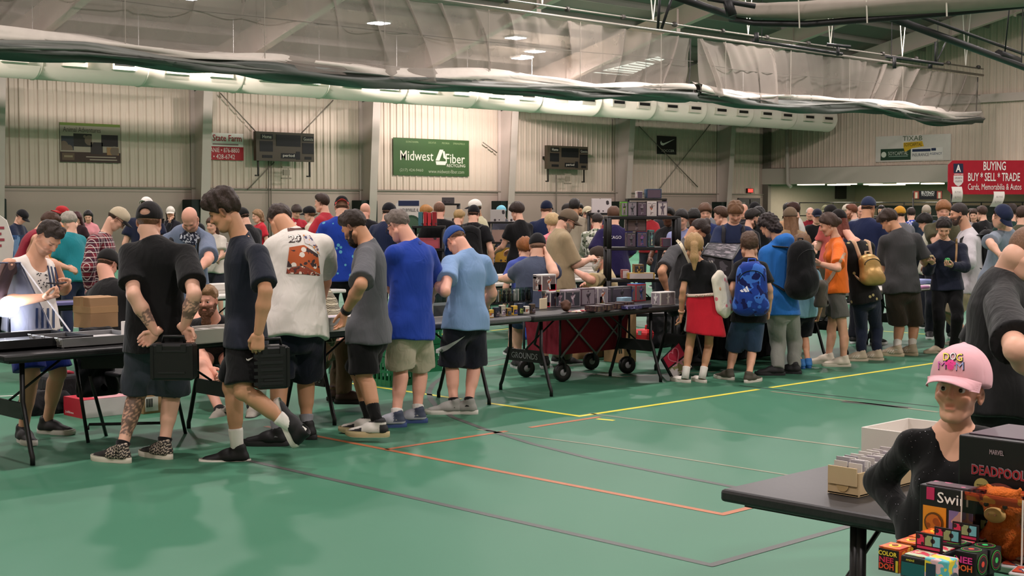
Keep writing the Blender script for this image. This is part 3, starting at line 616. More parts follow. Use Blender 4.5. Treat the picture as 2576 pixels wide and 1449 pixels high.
    # feet
    if shoe:
        ft = ft or {}
        for s_, sg in (('L', -1), ('R', 1)):
            N_ = J['a' + s_]; yd, pt_ = ft.get(s_, (-sg * -toe * -1 if False else -sg * toe, 0)); fd = rot(fv if fdir is None else rot(HF, ZZ, fdir), ZZ, yd)
            rx = A3(fd[1], -fd[0], 0); fd2 = rot(fd, rx, -pt_); up2 = np.cross(rx, fd2); T = lambda V: ((V - A3(0, -.02, .072)) * q * 1.08) @ np.stack([rx, fd2, up2]) + N_
            if sock:
                Kd = nrm(J['k' + s_] - N_); sm = MB(); L = sock[1] * q; sm.tube([N_ - Kd * .03, N_ + Kd * L * .5, N_ + Kd * L * .9, N_ + Kd * L], [.043 * q, (.04 + .0 * w) * q + .002, (.042 + .02 * L) * q * (.6 + .4 * w) + .003, (.041 + .02 * L) * q * (.6 + .4 * w) + .002], 16); link('sock', MBoff(sm, base_).mesh('sock', CL(sock[0])), root)
            v_, q_ = shoe_m(shoe[2] if len(shoe) > 2 else 'run', lod); sc_ = None
            if len(shoe) > 3:
                x, y, z = v_.T; sc_ = np.tile(np.array(lin(shoe[0])), (len(v_), 1)); c2_ = np.array(lin(shoe[4])); mk = dict(panda=((y > .09) & (z < .05 - .25 * (y - .15))) | ((y < -.035) & (z < .09)) | (z > .1) | ((z < .035) & (y > .02)), dots=(np.sin(y * 330) * np.sin(z * 330 + 1.5 * np.sin(y * 165)) > .35) & (y < .06), heel=(y < .0) & (z > .05), stripe=(np.sin((y + z * .7) * 260) > .4) & (y > -.0) & (y < .08) & (z < .075))[shoe[3]]; sc_[mk] = c2_
            so = kid('shoe', T(v_), q_, M(shoe[0], .6, var=.1, sc=25) if sc_ is None else M('ffffff', .6, 'attr'), col=sc_); info['shoe' + s_] = (so, T)
            v_, q_ = sole_m(.04 if lod == 0 else .034); kid('sole', T(v_), q_, M(shoe[1], .6), parent=so, smooth=False)
    PEOPLE.append(info); return info
def MBoff(m, off): m.v = [(a - off[0], b - off[1], c - off[2]) for a, b, c in m.v]; return m
def bvh(mesh): V, Fq = mesh; return BVHTree.FromPolygons(V.tolist(), Fq.tolist())
def on_surface(info, part, pts, lift=.004, dirn=None):
    """points (world, near the garment) are moved along the line of sight onto the garment's surface"""
    key = 'bvh_' + part
    if key not in info: info[key] = bvh(info['mesh'][part])
    out = []; last = None
    for p in pts:
        d = nrm(p - CC) if dirn is None else dirn; hit = info[key].ray_cast(Vector(p - d * .6), Vector(d), 1.4)
        if hit[0] is None: out.append(None if last is None else p - d * (d @ (p - last))); continue
        last = np.array(hit[0]); out.append(last - d * lift)
    first = next((o for o in out if o is not None), None)
    return [o if o is not None else (first if first is not None else p) for o, p in zip(out, pts)]
def print_text(info, part, txt, px, py, hpx, wpx, color, rot_=0, bold=.0, parent=None, name='print'):
    """words printed on a garment"""
    V, Fc = text2d(txt, bold); V = V / np.ptp(V, axis=0) * A3(wpx, hpx)[:2]; a = math.radians(rot_); D = dep(info['J']['pl'])
    pts = [P(px + x * math.cos(a) + y * math.sin(a), py - (-x * math.sin(a) + y * math.cos(a)), D) for x, y in V]
    W = np.array(on_surface(info, part, pts)); me = bpy.data.meshes.new(name); me.from_pydata((W - info['base']).tolist(), [], Fc); me.materials.append(M(color, .7)); me.update()
    return link(name, me, parent or info['top'])
def print_strip(info, part, up, dn, color, parent=None, name='print', lift=.005):
    """a printed shape between two pixel polylines, laid on the garment"""
    D = dep(info['J']['pl']); n = max(len(up), 10); 
    def rs(l):
        t = np.linspace(0, len(l) - 1, n * 2); return [(np.interp(k, range(len(l)), [p[0] for p in l]), np.interp(k, range(len(l)), [p[1] for p in l])) for k in t]
    U_, D_ = rs(up), rs(dn); rows = 5; pts = []
    for r in range(rows):
        for a, b in zip(U_, D_): t = r / (rows - 1); pts.append(P(a[0] + (b[0] - a[0]) * t, a[1] + (b[1] - a[1]) * t, D))
    W = np.array(on_surface(info, part, pts, lift)); m = len(U_); Q = [(r * m + i, (r + 1) * m + i, (r + 1) * m + i + 1, r * m + i + 1) for r in range(rows - 1) for i in range(m - 1)]
    return link(name, np_mesh(name, W - info['base'], np.array(Q), M(color, .7) if isinstance(color, str) else color, True), parent or info['top'])
# ---------------------------------------------------------------- the hall
YW, XE, YB, XB = 41.0, 57.0, -9.0, -9.0      # left wall, far end wall, and the two walls behind the viewer
roof = lambda y: 6.7 + .246 * (YW - y) if y > 13 else 6.7 + .246 * (YW - 13) - .246 * (13 - y)
WALLP = M('cab8a8', .55, var=.04, sc=2); PAINT = M('b09c91', .6, var=.03, sc=1); STEEL = M('bfb0a7', .55, var=.03); ROOFM = M('7b7772', .8, var=.05, sc=1.5)
BLK = M('121212', .45); BLKP = M('1a1a1b', .55, var=.15, sc=30); CHROME = M('b9b9b6', .3, 'metal'); WHT = M('dedad2', .6); GREEN_PAD = M('16231d', .6)
def floor_mat():
    m = M('3f735a', .5, 'plain', spec=.22, var=.07, sc=.6); t = NT(m); return m
fl = tag(MB().quad((XB, YB, 0), (66, YB, 0), (66, YW, 0), (XB, YW, 0)).build('floor', floor_mat()), kind='structure')
YEL, ORG, GRY, FAINT, DRK = M('d9cf4a', .5, var=.08, sc=12), M('a9653f', .5, var=.15, sc=10), M('4b4f4b', .5, var=.1, sc=8), M('7d8069', .5, var=.15, sc=9), M('2c3a34', .5)
def floor_line(pts, w, m, lift=.0015):
    p = [np.asarray(q, float) for q in pts]; L = []; Rr = []
    for i, q in enumerate(p):
        d = nrm(p[min(i + 1, len(p) - 1)] - p[max(i - 1, 0)]); n = A3(-d[1], d[0], 0) * w / 2; L.append(q + n); Rr.append(q - n)
    b = MB(); n = len(p)
    b.raw([(a[0], a[1], lift) for a in L] + [(a[0], a[1], lift) for a in Rr], [(n + i, n + i + 1, i + 1, i) for i in range(n - 1)]); return b.build('court_line', m, fl)
gl = lambda *a: [G(x, y) for x, y in a]
floor_line([(8.38, 7.86, 0), (10.86, 7.86, 0)], .055, YEL); floor_line([(11.05, 7.86, 0), (16.5, 7.86, 0)], .055, YEL)
floor_line([(8.41, 7.84, 0), (8.41, 8.95, 0)], .055, YEL, .002); floor_line([(8.41, 9.3, 0), (8.41, 11.1, 0)], .055, YEL)
floor_line(gl((1502, 1054), (1545, 1058)), .05, YEL); floor_line(gl((2040, 820), (2330, 841)), .05, YEL); floor_line(gl((1235, 832), (1420, 812)), .05, YEL); floor_line(gl((1090, 845), (1130, 838)), .05, YEL)
floor_line([(6.27, 4.75, 0), (6.27, 9.2, 0)], .05, ORG); floor_line([(6.25, 4.77, 0), (7.3, 4.77, 0)], .05, ORG, .002)
floor_line([(6.27, 7.72, 0), (7.45, 7.72, 0)], .05, ORG); floor_line([(7.7, 7.72, 0), (8.5, 7.72, 0)], .05, ORG)
floor_line([(5.33, 4.1, 0), (5.33, 8.3, 0)], .05, GRY); floor_line([(5.31, 4.12, 0), (7.4, 4.12, 0)], .05, GRY, .002)
floor_line(gl((1115, 948), (1090, 966), (1079, 986), (1083, 1005), (1100, 1025), (1140, 1050), (1220, 1080), (1340, 1117), (1500, 1157), (1680, 1193), (1850, 1226)), .05, GRY)
floor_line(gl((1480, 1040), (1700, 1068), (2160, 1128)), .04, FAINT); floor_line(gl((1200, 1080), (1500, 1120), (1980, 1195)), .03, FAINT)
floor_line(gl((1940, 985), (2360, 1037)), .05, FAINT); floor_line(gl((1860, 970), (2360, 1024)), .03, DRK); floor_line(gl((2120, 1010), (2290, 1026)), .1, GRY)
floor_line(gl((1390, 930), (1560, 948), (1800, 935)), .05, FAINT); floor_line(gl((1225, 922), (1300, 912)), .05, FAINT); floor_line(gl((1215, 912), (1330, 890)), .03, DRK); floor_line(gl((240, 1040), (60, 1020), (0, 1012)), .04, GRY); floor_line(gl((0, 997), (150, 990)), .04, WHT)

def structure(name, mb, mat, parent=None, bevel=0):
    o = mb.build(name, mat, parent, bevel=bevel)
    if parent is None: tag(o, kind='structure')
    return o
wl = structure('wall_left', MB().box(((XB + XE) / 2, YW + .1, 3.35), (XE - XB, .2, 6.7)).box(((XB + XE) / 2, YW - .03, 1.15), (XE - XB, .06, 2.3)), PAINT)
def rib_panel(L, zs, name):
    """one 0.915 m wide ribbed steel sheet; zs: bottom, top at the left edge, top at the right edge"""
    prof = []
    for k in range(3):
        x = k * .305; prof += [(x, 0), (x + .11, 0), (x + .13, .012), (x + .15, 0), (x + .225, 0), (x + .25, .04), (x + .285, .04), (x + .305, 0)]
    n = len(prof); v = [(x, -d, zs[0]) for x, d in prof] + [(x, -d, zs[1] + (zs[2] - zs[1]) * x / .915) for x, d in prof]
    return MB().raw(v, [(i, i + 1, n + i + 1, n + i) for i in range(n - 1)]).mesh(name, WALLP)
me = rib_panel(.915, (2.36, 6.7, 6.7), 'wall_panel')
for i in range(int((XE - 8) / .915)): link('wall_panel', me, wl, (8 + i * .915, YW - .012, 0))
structure('trim_1', MB().box(((XB + XE) / 2, YW - .06, 2.33), (XE - XB, .12, .05)).box(((XB + XE) / 2, YW - .05, 2.2), (XE - XB, .04, .02)), M('8d8276', .6))
we = structure('wall_end', MB().box((XE + .25, (YB + YW) / 2, 8.2), (.2, YW - YB, 9.3)), PAINT)
for i in range(int((YW - 14) / .915)):
    y1 = YW - i * .915; o = link('wall_panel', rib_panel(.915, (3.6, roof(y1), roof(y1 - .915)), 'wall_panel'), we, (XE + .1, y1, 0)); o.rotation_euler.z = -math.pi / 2
structure('trim_2', MB().box((XE, 14, 3.19), (.5, 54, .76)), M('bdb4a8', .5, var=.02), bevel=.01)
structure('trim_3', MB().box((XE - .02, 26, 6.35), (.16, 30, .35)), STEEL)
structure('wall_right', MB().box(((XB + XE) / 2, YB - .1, 3.6), (XE - XB, .2, 7.2)), WALLP)
structure('wall_rear', MB().box((XB - .1, (YB + YW) / 2, 6.6), (.2, YW - YB, 13.2)), WALLP)
# low hall behind the opening of the end wall
structure('wall_back', MB().box((65.1, 16, 1.5), (.2, 50, 3)), M('9a8d78', .7)); structure('wall_side', MB().box((61, YW + .05, 1.5), (8, .1, 3)), M('9a9082', .7))
lowc = structure('ceiling_low', MB().box((61.2, 16, 2.9), (7.6, 50, .1)), M('8b857a', .8))
ce = MB()
for a, b in ((YW, 13), (13, YB)): ce.raw([(XB, a, roof(a)), (XE + .3, a, roof(a)), (XE + .3, b, roof(b)), (XB, b, roof(b)), (XB, a, roof(a) + .1), (XE + .3, a, roof(a) + .1), (XE + .3, b, roof(b) + .1), (XB, b, roof(b) + .1)], [(0, 1, 2, 3), (7, 6, 5, 4)])
ceil = structure('ceiling', ce, ROOFM)
pm = MB().box((0, 0, .0), (XE - XB, .02, .2)).box((0, .04, -.1), (XE - XB, .08, .015)).mesh('purlin', M('8b8680', .6))
for y in np.arange(YW - 1, YB, -1.5): link('purlin', pm, ceil, ((XE + XB) / 2, y, roof(y) - .11))
COLX = [11.25, 18.25, 25.22, 32.2, 39.15, 46.15, 53.25]
for i, x in enumerate(COLX):
    c = MB(); zt = 6.5; b0, b1 = .55, 1.0
    c.raw([(x - .006, YW - b0, 0), (x - .006, YW - b1, zt), (x - .006, YW, zt), (x - .006, YW, 0), (x + .006, YW - b0, 0), (x + .006, YW - b1, zt), (x + .006, YW, zt), (x + .006, YW, 0)], [(0, 1, 2, 3), (7, 6, 5, 4), (0, 4, 5, 1)])
    c.raw([(x - .17, YW - b0, 0), (x + .17, YW - b0, 0), (x + .17, YW - b1, zt), (x - .17, YW - b1, zt), (x - .17, YW - b0 - .02, 0), (x + .17, YW - b0 - .02, 0), (x + .17, YW - b1 - .02, zt), (x - .17, YW - b1 - .02, zt)], [(4, 5, 6, 7), (3, 2, 1, 0), (0, 1, 5, 4), (1, 2, 6, 5), (3, 0, 4, 7)])
    c.box((x, YW - .1, zt / 2), (.3, .02, zt))
    structure('column', c, STEEL)
    r = MB(); ys = [YW - .05, YW - 1.0, YW - 9, 13.0]; dp = [1.0, 1.05, .75, .85]; v = []
    for s_ in (-.006, .006): v += [(x + s_, y, roof(y) - .22) for y in ys] + [(x + s_, y, roof(y) - .22 - d) for y, d in zip(ys, dp)]
    r.raw(v, [(i_, i_ + 1, 5 + i_, 4 + i_) for i_ in range(3)] + [(12 + i_, 13 + i_, 9 + i_, 8 + i_) for i_ in range(3)])
    for (y0, d0), (y1, d1) in zip(list(zip(ys, dp))[1:-1], list(zip(ys, dp))[2:]):
        z0, z1 = roof(y0) - .22 - d0, roof(y1) - .22 - d1; r.raw([(x - .14, y0, z0), (x + .14, y0, z0), (x + .14, y1, z1), (x - .14, y1, z1), (x - .14, y0, z0 + .02), (x + .14, y0, z0 + .02), (x + .14, y1, z1 + .02), (x - .14, y1, z1 + .02)], [(0, 3, 2, 1), (4, 5, 6, 7), (0, 1, 5, 4), (1, 2, 6, 5), (2, 3, 7, 6), (3, 0, 4, 7)])
    for k in range(1, 9): y = YW - 1 - k * 2.7; r.box((x, y, roof(y) - .7), (.2, .02, .8))
    structure('rafter', r, STEEL)
    structure('wall_pad', MB().box((x - .1, YW - .32, .98), (.75, .6, 1.96)), GREEN_PAD, bevel=.03)
# wall braces, downpipe, conduits
for a, b in (((555, 235), (648, 336)), ((838, 252), (755, 338)), ((690, 408), (622, 478)), ((1800, 296), (1655, 480)), ((1608, 318), (1755, 470)), ((1215, 358), (1250, 384))):
    structure('trim_4', MB().tube([PY(*a, 40.85), PY(*b, 40.85)], .022, 6), M('7c7266', .6))
for x, y0, y1 in ((676, 405, 600), (682, 405, 600), (1399, 440, 560), (1541, 300, 480)): structure('trim_5', MB().tube([PY(x, y0, 40.85), PY(x, y1, 40.85)], .018, 6), M('6e655a', .6))
structure('trim_6', MB().tube([PX(1979, 300, 56.6), PX(1981, 462, 56.6), PX(1990, 470, 56.6)], .09, 8), M('b9b0a5', .5))
structure('trim_7', MB().box((56.9, 40.8, 3.3), (.25, .3, 6.6)), M('6f675d', .6))
# doors near the far corner
def door(n, o, u, v, w, h, two):
    d = structure('door_%d' % n, MB().prism([(0, 0), (w, 0), (w, h), (0, h)], o, u, v, .05), M('161514', .5))
    for k in range(2 if two else 1):
        x0 = k * w / 2; ww = w / 2 if two else w; dd = np.cross(u, v)
        MB().prism([(x0 + .05, .04), (x0 + ww - .05, .04), (x0 + ww - .05, h - .06), (x0 + .05, h - .06)], np.asarray(o) + dd * .05, u, v, .03).build('door_leaf', M('1e1d1c', .4), d)
        MB().prism([(x0 + .2, h - .28), (x0 + .5, h - .28), (x0 + .5, h - .2), (x0 + .2, h - .2)], np.asarray(o) + dd * .08, u, v, .01).build('door_label', M('6f6b64', .5), d)
        MB().prism([(x0 + .1, 1.0), (x0 + ww - .1, 1.0), (x0 + ww - .1, 1.07), (x0 + .1, 1.07)], np.asarray(o) + dd * .08, u, v, .05).build('push_bar', M('7a2a25' if not two else '55514b', .4), d)
p = PY(1855, 520, 40.94); door(1, (p[0], 40.94, 0), A3(1, 0, 0), A3(0, 0, 1), 1.75, 2.15, True)
p = PX(1938, 520, 64.9); door(2, (64.9, p[1], 0), A3(0, -1, 0), A3(0, 0, 1), 1.15, 2.2, False)
# ---------------------------------------------------------------- round air duct with registers
dz, dy, dr_ = 5.75, 37.0, .57
du = empty('air_duct', (8, dy, dz), 'long white round air duct with side registers along the left wall', 'duct'); DUCTM = M('d8cebf', .5, var=.03, sc=3)
for i, x in enumerate(np.arange(5.0, 56, 3.2)):
    MB().lathe((x - 8, 0, 0), [(dr_, 0), (dr_, min(3.16, 56.4 - x)), (dr_ + .02, min(3.17, 56.4 - x)), (dr_ + .02, min(3.2, 56.42 - x))], 28, (1, 0, 0)).build('duct_section', DUCTM, du)
    for xx in (x + .9, x + 2.4):
        if xx > 55.8: continue
        rg = MB().box((xx - 8, -.46, -.06), (.75, .36, .28), rotz(0)).build('register', DUCTM, du); MB().box((xx - 8, -.646, -.02), (.6, .02, .11)).build('grille', BLK, rg)
    for s_ in (0,): MB().tube([(x - 8, 0, dr_), (x - 8, 0, roof(dy) - dz)], .012, 5).build('hanger_rod', CHROME, du)
# ---------------------------------------------------------------- gathered divider nets under their track
def net_mat(c, a):
    m = M(c, .8, 'plain', var=.1, sc=2, tagk='net%s' % a); t = NT(m); b = t.n['Principled BSDF']; tr = t.add('ShaderNodeBsdfTransparent'); mx = t.add('ShaderNodeMixShader', i_0=a)
    tl_ = t.add('ShaderNodeBsdfTranslucent'); tl_.inputs[0].default_value = lin(c) + (1,); m2 = t.add('ShaderNodeMixShader', i_0=.35)
    t.go(b.outputs[0], m2.inputs[1]); t.go(tl_.outputs[0], m2.inputs[2]); t.go(tr.outputs[0], mx.inputs[1]); t.go(m2.outputs[0], mx.inputs[2]); t.go(mx.outputs[0], t.n['Material Output'].inputs[0]); return m
NET = net_mat('968d84', .55); VINYL = M('4c504b', .5, var=.12, sc=3); MESH_LIT = M('c2bab0', .8, var=.12, sc=4); CORD = M('8c857b', .7)  # gathered mesh is coloured paler to carry the light falling from above
YC = 28.2
def roll(name, pts, rad, mat, parent, seed, n=14, flat=.7, base=None, fine=.35):
    R_ = np.random.RandomState(seed); P_ = np.array(pts); t = np.linspace(0, 1, max(60, int(np.linalg.norm(P_[-1] - P_[0]) / .3))); L = np.linspace(0, 1, len(P_))
    c = np.stack([np.interp(t, L, P_[:, k]) for k in range(3)], 1); V = []; Q = []
    ax = nrm(P_[-1] - P_[0]); si = nrm(np.cross(ax, ZZ)); ph = R_.rand(8) * 6
    for i, p in enumerate(c):
        x = t[i] * np.linalg.norm(P_[-1] - P_[0])
        for k in range(n):
            a = 2 * math.pi * k / n; r = rad * (1 + fine * math.sin(3 * a + .9 * x + ph[0] + 1.5 * math.sin(.5 * x)) * .6 + fine * .7 * math.sin(5 * a - 1.1 * x + ph[1]) + .25 * math.sin(.45 * x + ph[2]))
            V.append(p + si * math.cos(a) * r * 1.2 + ZZ * (math.sin(a) * r * flat + .04 * math.sin(.8 * x + ph[3])) - (base if base is not None else 0))
    m = len(c); Q = [(i * n + k, i * n + (k + 1) % n, (i + 1) * n + (k + 1) % n, (i + 1) * n + k) for i in range(m - 1) for k in range(n)]
    return link(name, np_mesh(name, V, np.array(Q)[:, ::-1], mat), parent)
def divider(label, x0, x1, zs, zt0, zt1, seed, ends, bun):
    b = A3(x0, YC, 0); root = empty('divider_net', b, label, 'curtain'); R_ = np.random.RandomState(seed); nx, nz = int((x1 - x0) / .1), 18; ph = R_.rand(9) * 6
    V = []
    for j in range(nz + 1):
        v = j / nz
        for i in range(nx + 1):
            u = i / nx; x = x0 + (x1 - x0) * u; zb = np.interp(u, np.linspace(0, 1, len(zs)), zs); zt = zt0 + (zt1 - zt0) * u
            s_ = x + 1.1 * v * math.sin(.22 * x + ph[4]) + .5 * v * v; g = v ** .8
            y = .10 * math.sin(1.9 * s_ + ph[0] + 1.2 * math.sin(.31 * x)) * (.35 + g) + .07 * math.sin(4.7 * s_ + ph[1] + 2 * math.sin(.6 * x)) * (.3 + .7 * g) + .035 * math.sin(11 * s_ + ph[2]) * (1 - .4 * g) + .25 * g * math.sin(.35 * x + ph[3])
            bz = sum(math.exp(-((u - c_) * (x1 - x0) / w_) ** 2) for c_, w_ in bun) * (.35 + .65 * (1 - v) if seed == 3 else 1); V.append((x - x0 + .1 * math.sin(3 * v + x) * g + .34 * math.sin(5.2 * s_) * bz, y + .12 * math.cos(5.2 * s_) * bz, zt + (zb - zt) * v))
    Q = [(j * (nx + 1) + i, j * (nx + 1) + i + 1, (j + 1) * (nx + 1) + i + 1, (j + 1) * (nx + 1) + i) for j in range(nz) for i in range(nx)]
    link('net', np_mesh('net', V, np.array(Q), NET), root)
    L = [A3(x0 + (x1 - x0) * u, YC, z) for u, z in zip(np.linspace(0, 1, len(zs)), zs)]
    roll('gathered_mesh', [p + A3(0, .0, .2) for p in L], .21, MESH_LIT, root, seed + 1, base=b); roll('gathered_vinyl', [p + A3(0, -.05, -.03) for p in L], .2, VINYL, root, seed + 2, base=b, flat=.75, fine=.5); roll('gathered_vinyl', [p + A3(0, -.16, .04 + .06 * math.sin(k * 2.2)) for k, p in enumerate(L)], .1, M('6a6c66', .5, var=.12, sc=3), root, seed + 5, base=b, flat=.8, fine=.5)
    sm = MB(); sm.tube([(u * (x1 - x0), -.12, .55 * zt0 + .45 * np.interp(u, np.linspace(0, 1, len(zs)), zs)) for u in np.linspace(0, 1, 25)], .012, 4); sm.build('seam', M('5d5850', .8), root)
    for k, x in enumerate(np.arange(x0 + 1.4, x1, 3.6)):
        u = (x - x0) / (x1 - x0); MB().tube([(x - x0, -.16, zt0 + (zt1 - zt0) * u), (x - x0, -.16, np.interp(u, np.linspace(0, 1, len(zs)), zs))], .009, 4).build('lift_cord', CORD, root)
    if ends: 
        for xx, s_ in ((x1 - x0, 1),): MB().tube([(xx, 0, zt1), (xx + .06, .05, (zt1 + zs[-1]) / 2), (xx - .1, 0, zs[-1])], .025, 5).build('edge_rope', M('3a3834', .8), root)
    return root
divider('long grey divider net gathered up, hanging across the upper left and middle', 7.0, 35.2, [4.85, 4.86, 4.95, 5.02, 4.9, 4.95, 4.93, 4.95, 5.0, 5.0, 5.12, 5.2], 7.12, 6.98, 3, True, ((.03, .8), (.1, .6), (.2, 1.1), (.28, .6), (.37, 1.2), (.43, .7), (.5, .5), (.55, .8), (.62, 1.6), (.7, .5), (.8, .8), (.88, .6), (.96, .9)))
divider('shorter grey divider net gathered up near the far end wall', 35.4, 53.6, [5.25, 5.1, 5.15, 5.22, 5.3, 5.3, 5.15, 5.1, 5.25], 7.0, 6.95, 11, True, ((.05, .8), (.2, .4), (.62, 1.0), (.75, .8), (.95, .8)))
trk = empty('curtain_track', (30, YC, 7.1), 'steel pipe track with hanger rods carrying the grey divider nets', 'rail')
for z, r in ((.02, .045), (.27, .03)): MB().tube([(-24, -.02, z + .05), (24, -.02, z - .08)], r, 8).build('track_pipe', M('8a857d', .4, 'metal', met=.6), trk)
for x in np.arange(-22, 24, 2.4):
    MB().lathe((x, -.02, .24), [(.03, -.05), (.08, -.05), (.08, .05), (.03, .05)], 10, (1, 0, 0)).build('clamp', M('35322e', .5), trk)
for x in np.arange(-20.6, 24, 4.8):
    for s_ in (-.35, .35): MB().tube([(x, 0, .25), (x + s_, 0, roof(YC) - 7.1 - .2)], .02, 5).build('hanger_rod', M('d8d2c8', .4), trk)
nd = P(1845, 50, 24); XN = nd[0]; nl = 'rolled up divider net with black bottom pipe, high at upper right'
rn = empty('divider_net', (XN, nd[1] - 5, 4.9), nl, 'curtain'); bN = A3(XN, nd[1] - 5, 4.9)
pN = [PX(x, y, XN) for x, y in ((1838, 30), (1900, 40), (2030, 42), (2200, 28), (2400, 10), (2600, -12), (2900, -50))]
roll('gathered_mesh', [p + A3(0, 0, .06) for p in pN], .2, M('9a9186', .8, var=.1), rn, 31, base=bN, flat=.8, fine=.12)
b_ = MB(); b_.tube([p - bN - A3(0, 0, .12) for p in pN], .055, 8); b_.build('bottom_pipe', BLK, rn)
for i in (2, 3, 4): MB().tube([pN[i] - bN + A3(-.2, 0, -.2), pN[i] - bN + A3(-.24, 0, .25)], .012, 5).build('tie_cord', M('cfc7bb', .7), rn)
def boom(name, label, a, b, r, extra=()):
    o = empty(name, a, label, 'steel bar'); MB().tube([A3(0, 0, 0), b - a], r, 8).build('bar', BLKP, o)
    for q0, q1, rr, nm in extra: MB().tube([q0 - a, q1 - a], rr, 6).build(nm, BLKP, o)
    for t_ in (.1, .9):
        p = a + (b - a) * t_; MB().tube([p - a, A3(p[0], p[1], roof(p[1]) + .02) - a], .012, 5).build('hanger_rod', BLKP, o)
    return o
boom('track_boom', 'black steel boom running down from the rolled net to the right edge', P(2235, 42, 25), P(2600, 178, 31), .07, [(P(2310, 40, 25.5), P(2600, 145, 31.5), .035, 'stay'), (P(2540, 12, 29), P(2528, 130, 29.6), .015, 'hanger'), (P(2512, 135, 29.3), P(2560, 152, 30.4), .09, 'motor')])
boom('track_boom', 'black steel boom with a winch box at the top above the nets', P(1690, -12, 22), P(1845, 42, 23.5), .06, [(P(1780, -4, 23), P(1900, 16, 23), .04, 'cross_bar'), (P(1830, 2, 23), P(1842, 40, 23), .08, 'winch'), (P(1660, -20, 30), P(1655, 72, 30), .03, 'strut'), (P(1695, -20, 30), P(1664, 72, 30), .03, 'strut')])
boom('winch_bar', 'black winch bar beside the V shaped hangers above the far net', P(1893, 102, 42), P(2118, 136, 44), .05, [(P(1903, 82, 42), P(1903, 104, 42), .07, 'motor'), (P(2080, 112, 43.5), P(2140, 118, 43.5), .05, 'plate'), (P(2108, 118, 43.5), P(2108, 140, 43.5), .05, 'bracket')])
boom('winch_bar', 'black winch bar with struts against the ribbed end wall', P(2228, 142, 46), P(2372, 162, 47), .05, [(P(2250, 144, 46), P(2250, 172, 46), .06, 'motor'), (P(2353, 105, 47), P(2353, 160, 47), .035, 'strut'), (P(2382, 100, 47.5), P(2354, 160, 47), .025, 'strut'), (P(2340, 160, 47), P(2340, 172, 47), .07, 'bracket')])
# ---------------------------------------------------------------- lamps of the hall
def roof_hit(px, py, drop):
    r = ray(px, py); lo, hi = 5, 90
    for _ in range(50):
        m_ = (lo + hi) / 2; p = CC + r * m_
        if p[2] > roof(p[1]) - drop: hi = m_
        else: lo = m_
    return CC + r * lo
def high_bay(p, label, group=None, lamp=True, w=1.0):
    o = empty('high_bay_light', p, label, 'lamp', group); MB().box((0, 0, .06), (.62, .62, .07)).build('housing', M('c9c5bd', .4), o, bevel=.01)
    e = [M('f4f6ff', .5, 'emit', s=30)]
    for sx in (-.15, .15): MB().box((sx, 0, .012), (.22, .5, .02)).build('diffuser', e[0], o)
    for sx in (-.25, .25): MB().tube([(sx, 0, .09), (sx * .5, 0, roof(p[1]) - p[2] - .1)], .008, 4).build('suspension_wire', M('777777', .5), o)
    if lamp:
        l = bpy.data.lights.new('lamp', 'AREA'); l.shape = 'SQUARE'; l.size = .62; l.energy = 620 * w * LAMP_W; l.color = (1.0, .88, .85); lo = bpy.data.objects.new('lamp', l); COL.objects.link(lo); lo.location = p - A3(0, 0, .03)
    return o
for x, y, t in ((953, 60, 'square high bay lamp shining through the net, upper middle'), (1297, 97, 'square high bay lamp shining through the net right of the first')):
    high_bay(roof_hit(x, y, .7), t)
for x, y, t in ((1312, 148, 'small far high bay lamp seen edge on, lower one of the pair'), (1346, 131, 'small far high bay lamp seen edge on, upper one of the pair')): high_bay(roof_hit(x, y, .7), t)
for X in (-4, 4.5, 13, 21.4, 30, 38.5, 47):
    for Y in (34.9, 21.3, 9.5, -1.5):
        if Y > 30 and X > 22: X, Y = min(X, 46.5), 26.2  # these far lamps are added just out of view to brighten the end wall
        p = A3(X, Y, roof(Y) - (.7 if Y > 30 else 1.0))
        high_bay(p, 'high bay lamp under the roof out of view overhead', 'high bay lamps overhead')
sk = [roof_hit(*q, .14) for q in ((1492, 183), (1583, 190), (1672, 149), (1655, 142))]; so = structure('window_1', MB().quad(*sk), M('eaf2e2', .5, 'emit', s=1.6))
for k in range(1, 9):
    t = k / 9; a = sk[0] + (sk[3] - sk[0]) * t; b = sk[1] + (sk[2] - sk[1]) * t; MB().tube([a - A3(0, 0, .03), b - A3(0, 0, .03)], .02, 4).build('glazing_bar', M('6e6a63', .6), so)
for i, (x, y, w) in enumerate(((2130, 466, 1.3), (2196, 467, 1.2), (2255, 469, 1.1), (2284, 466, 1.4), (2346, 466, 1.5), (2215, 473, 1.6), (2040, 471, 2.0), (2110, 473, 1.6))):
    p = G(x, y, 2.84) if False else PX(x, y, 58.0 + (i % 3) * 1.5); p[2] = 2.8
    o = empty('ceiling_light', p, 'oval light panel under the low ceiling beyond the opening', 'lamp', 'light panels of the low hall'); MB().box((0, 0, 0), (.5, w * .62, .06)).build('diffuser', M('ffe9cf', .5, 'emit', s=2.2), o)
    l = bpy.data.lights.new('lamp', 'AREA'); l.shape = 'RECTANGLE'; l.size = .5; l.size_y = w * .62; l.energy = 60; l.color = (1, .88, .72); lo = bpy.data.objects.new('lamp', l); COL.objects.link(lo); lo.location = p - A3(0, 0, .04)
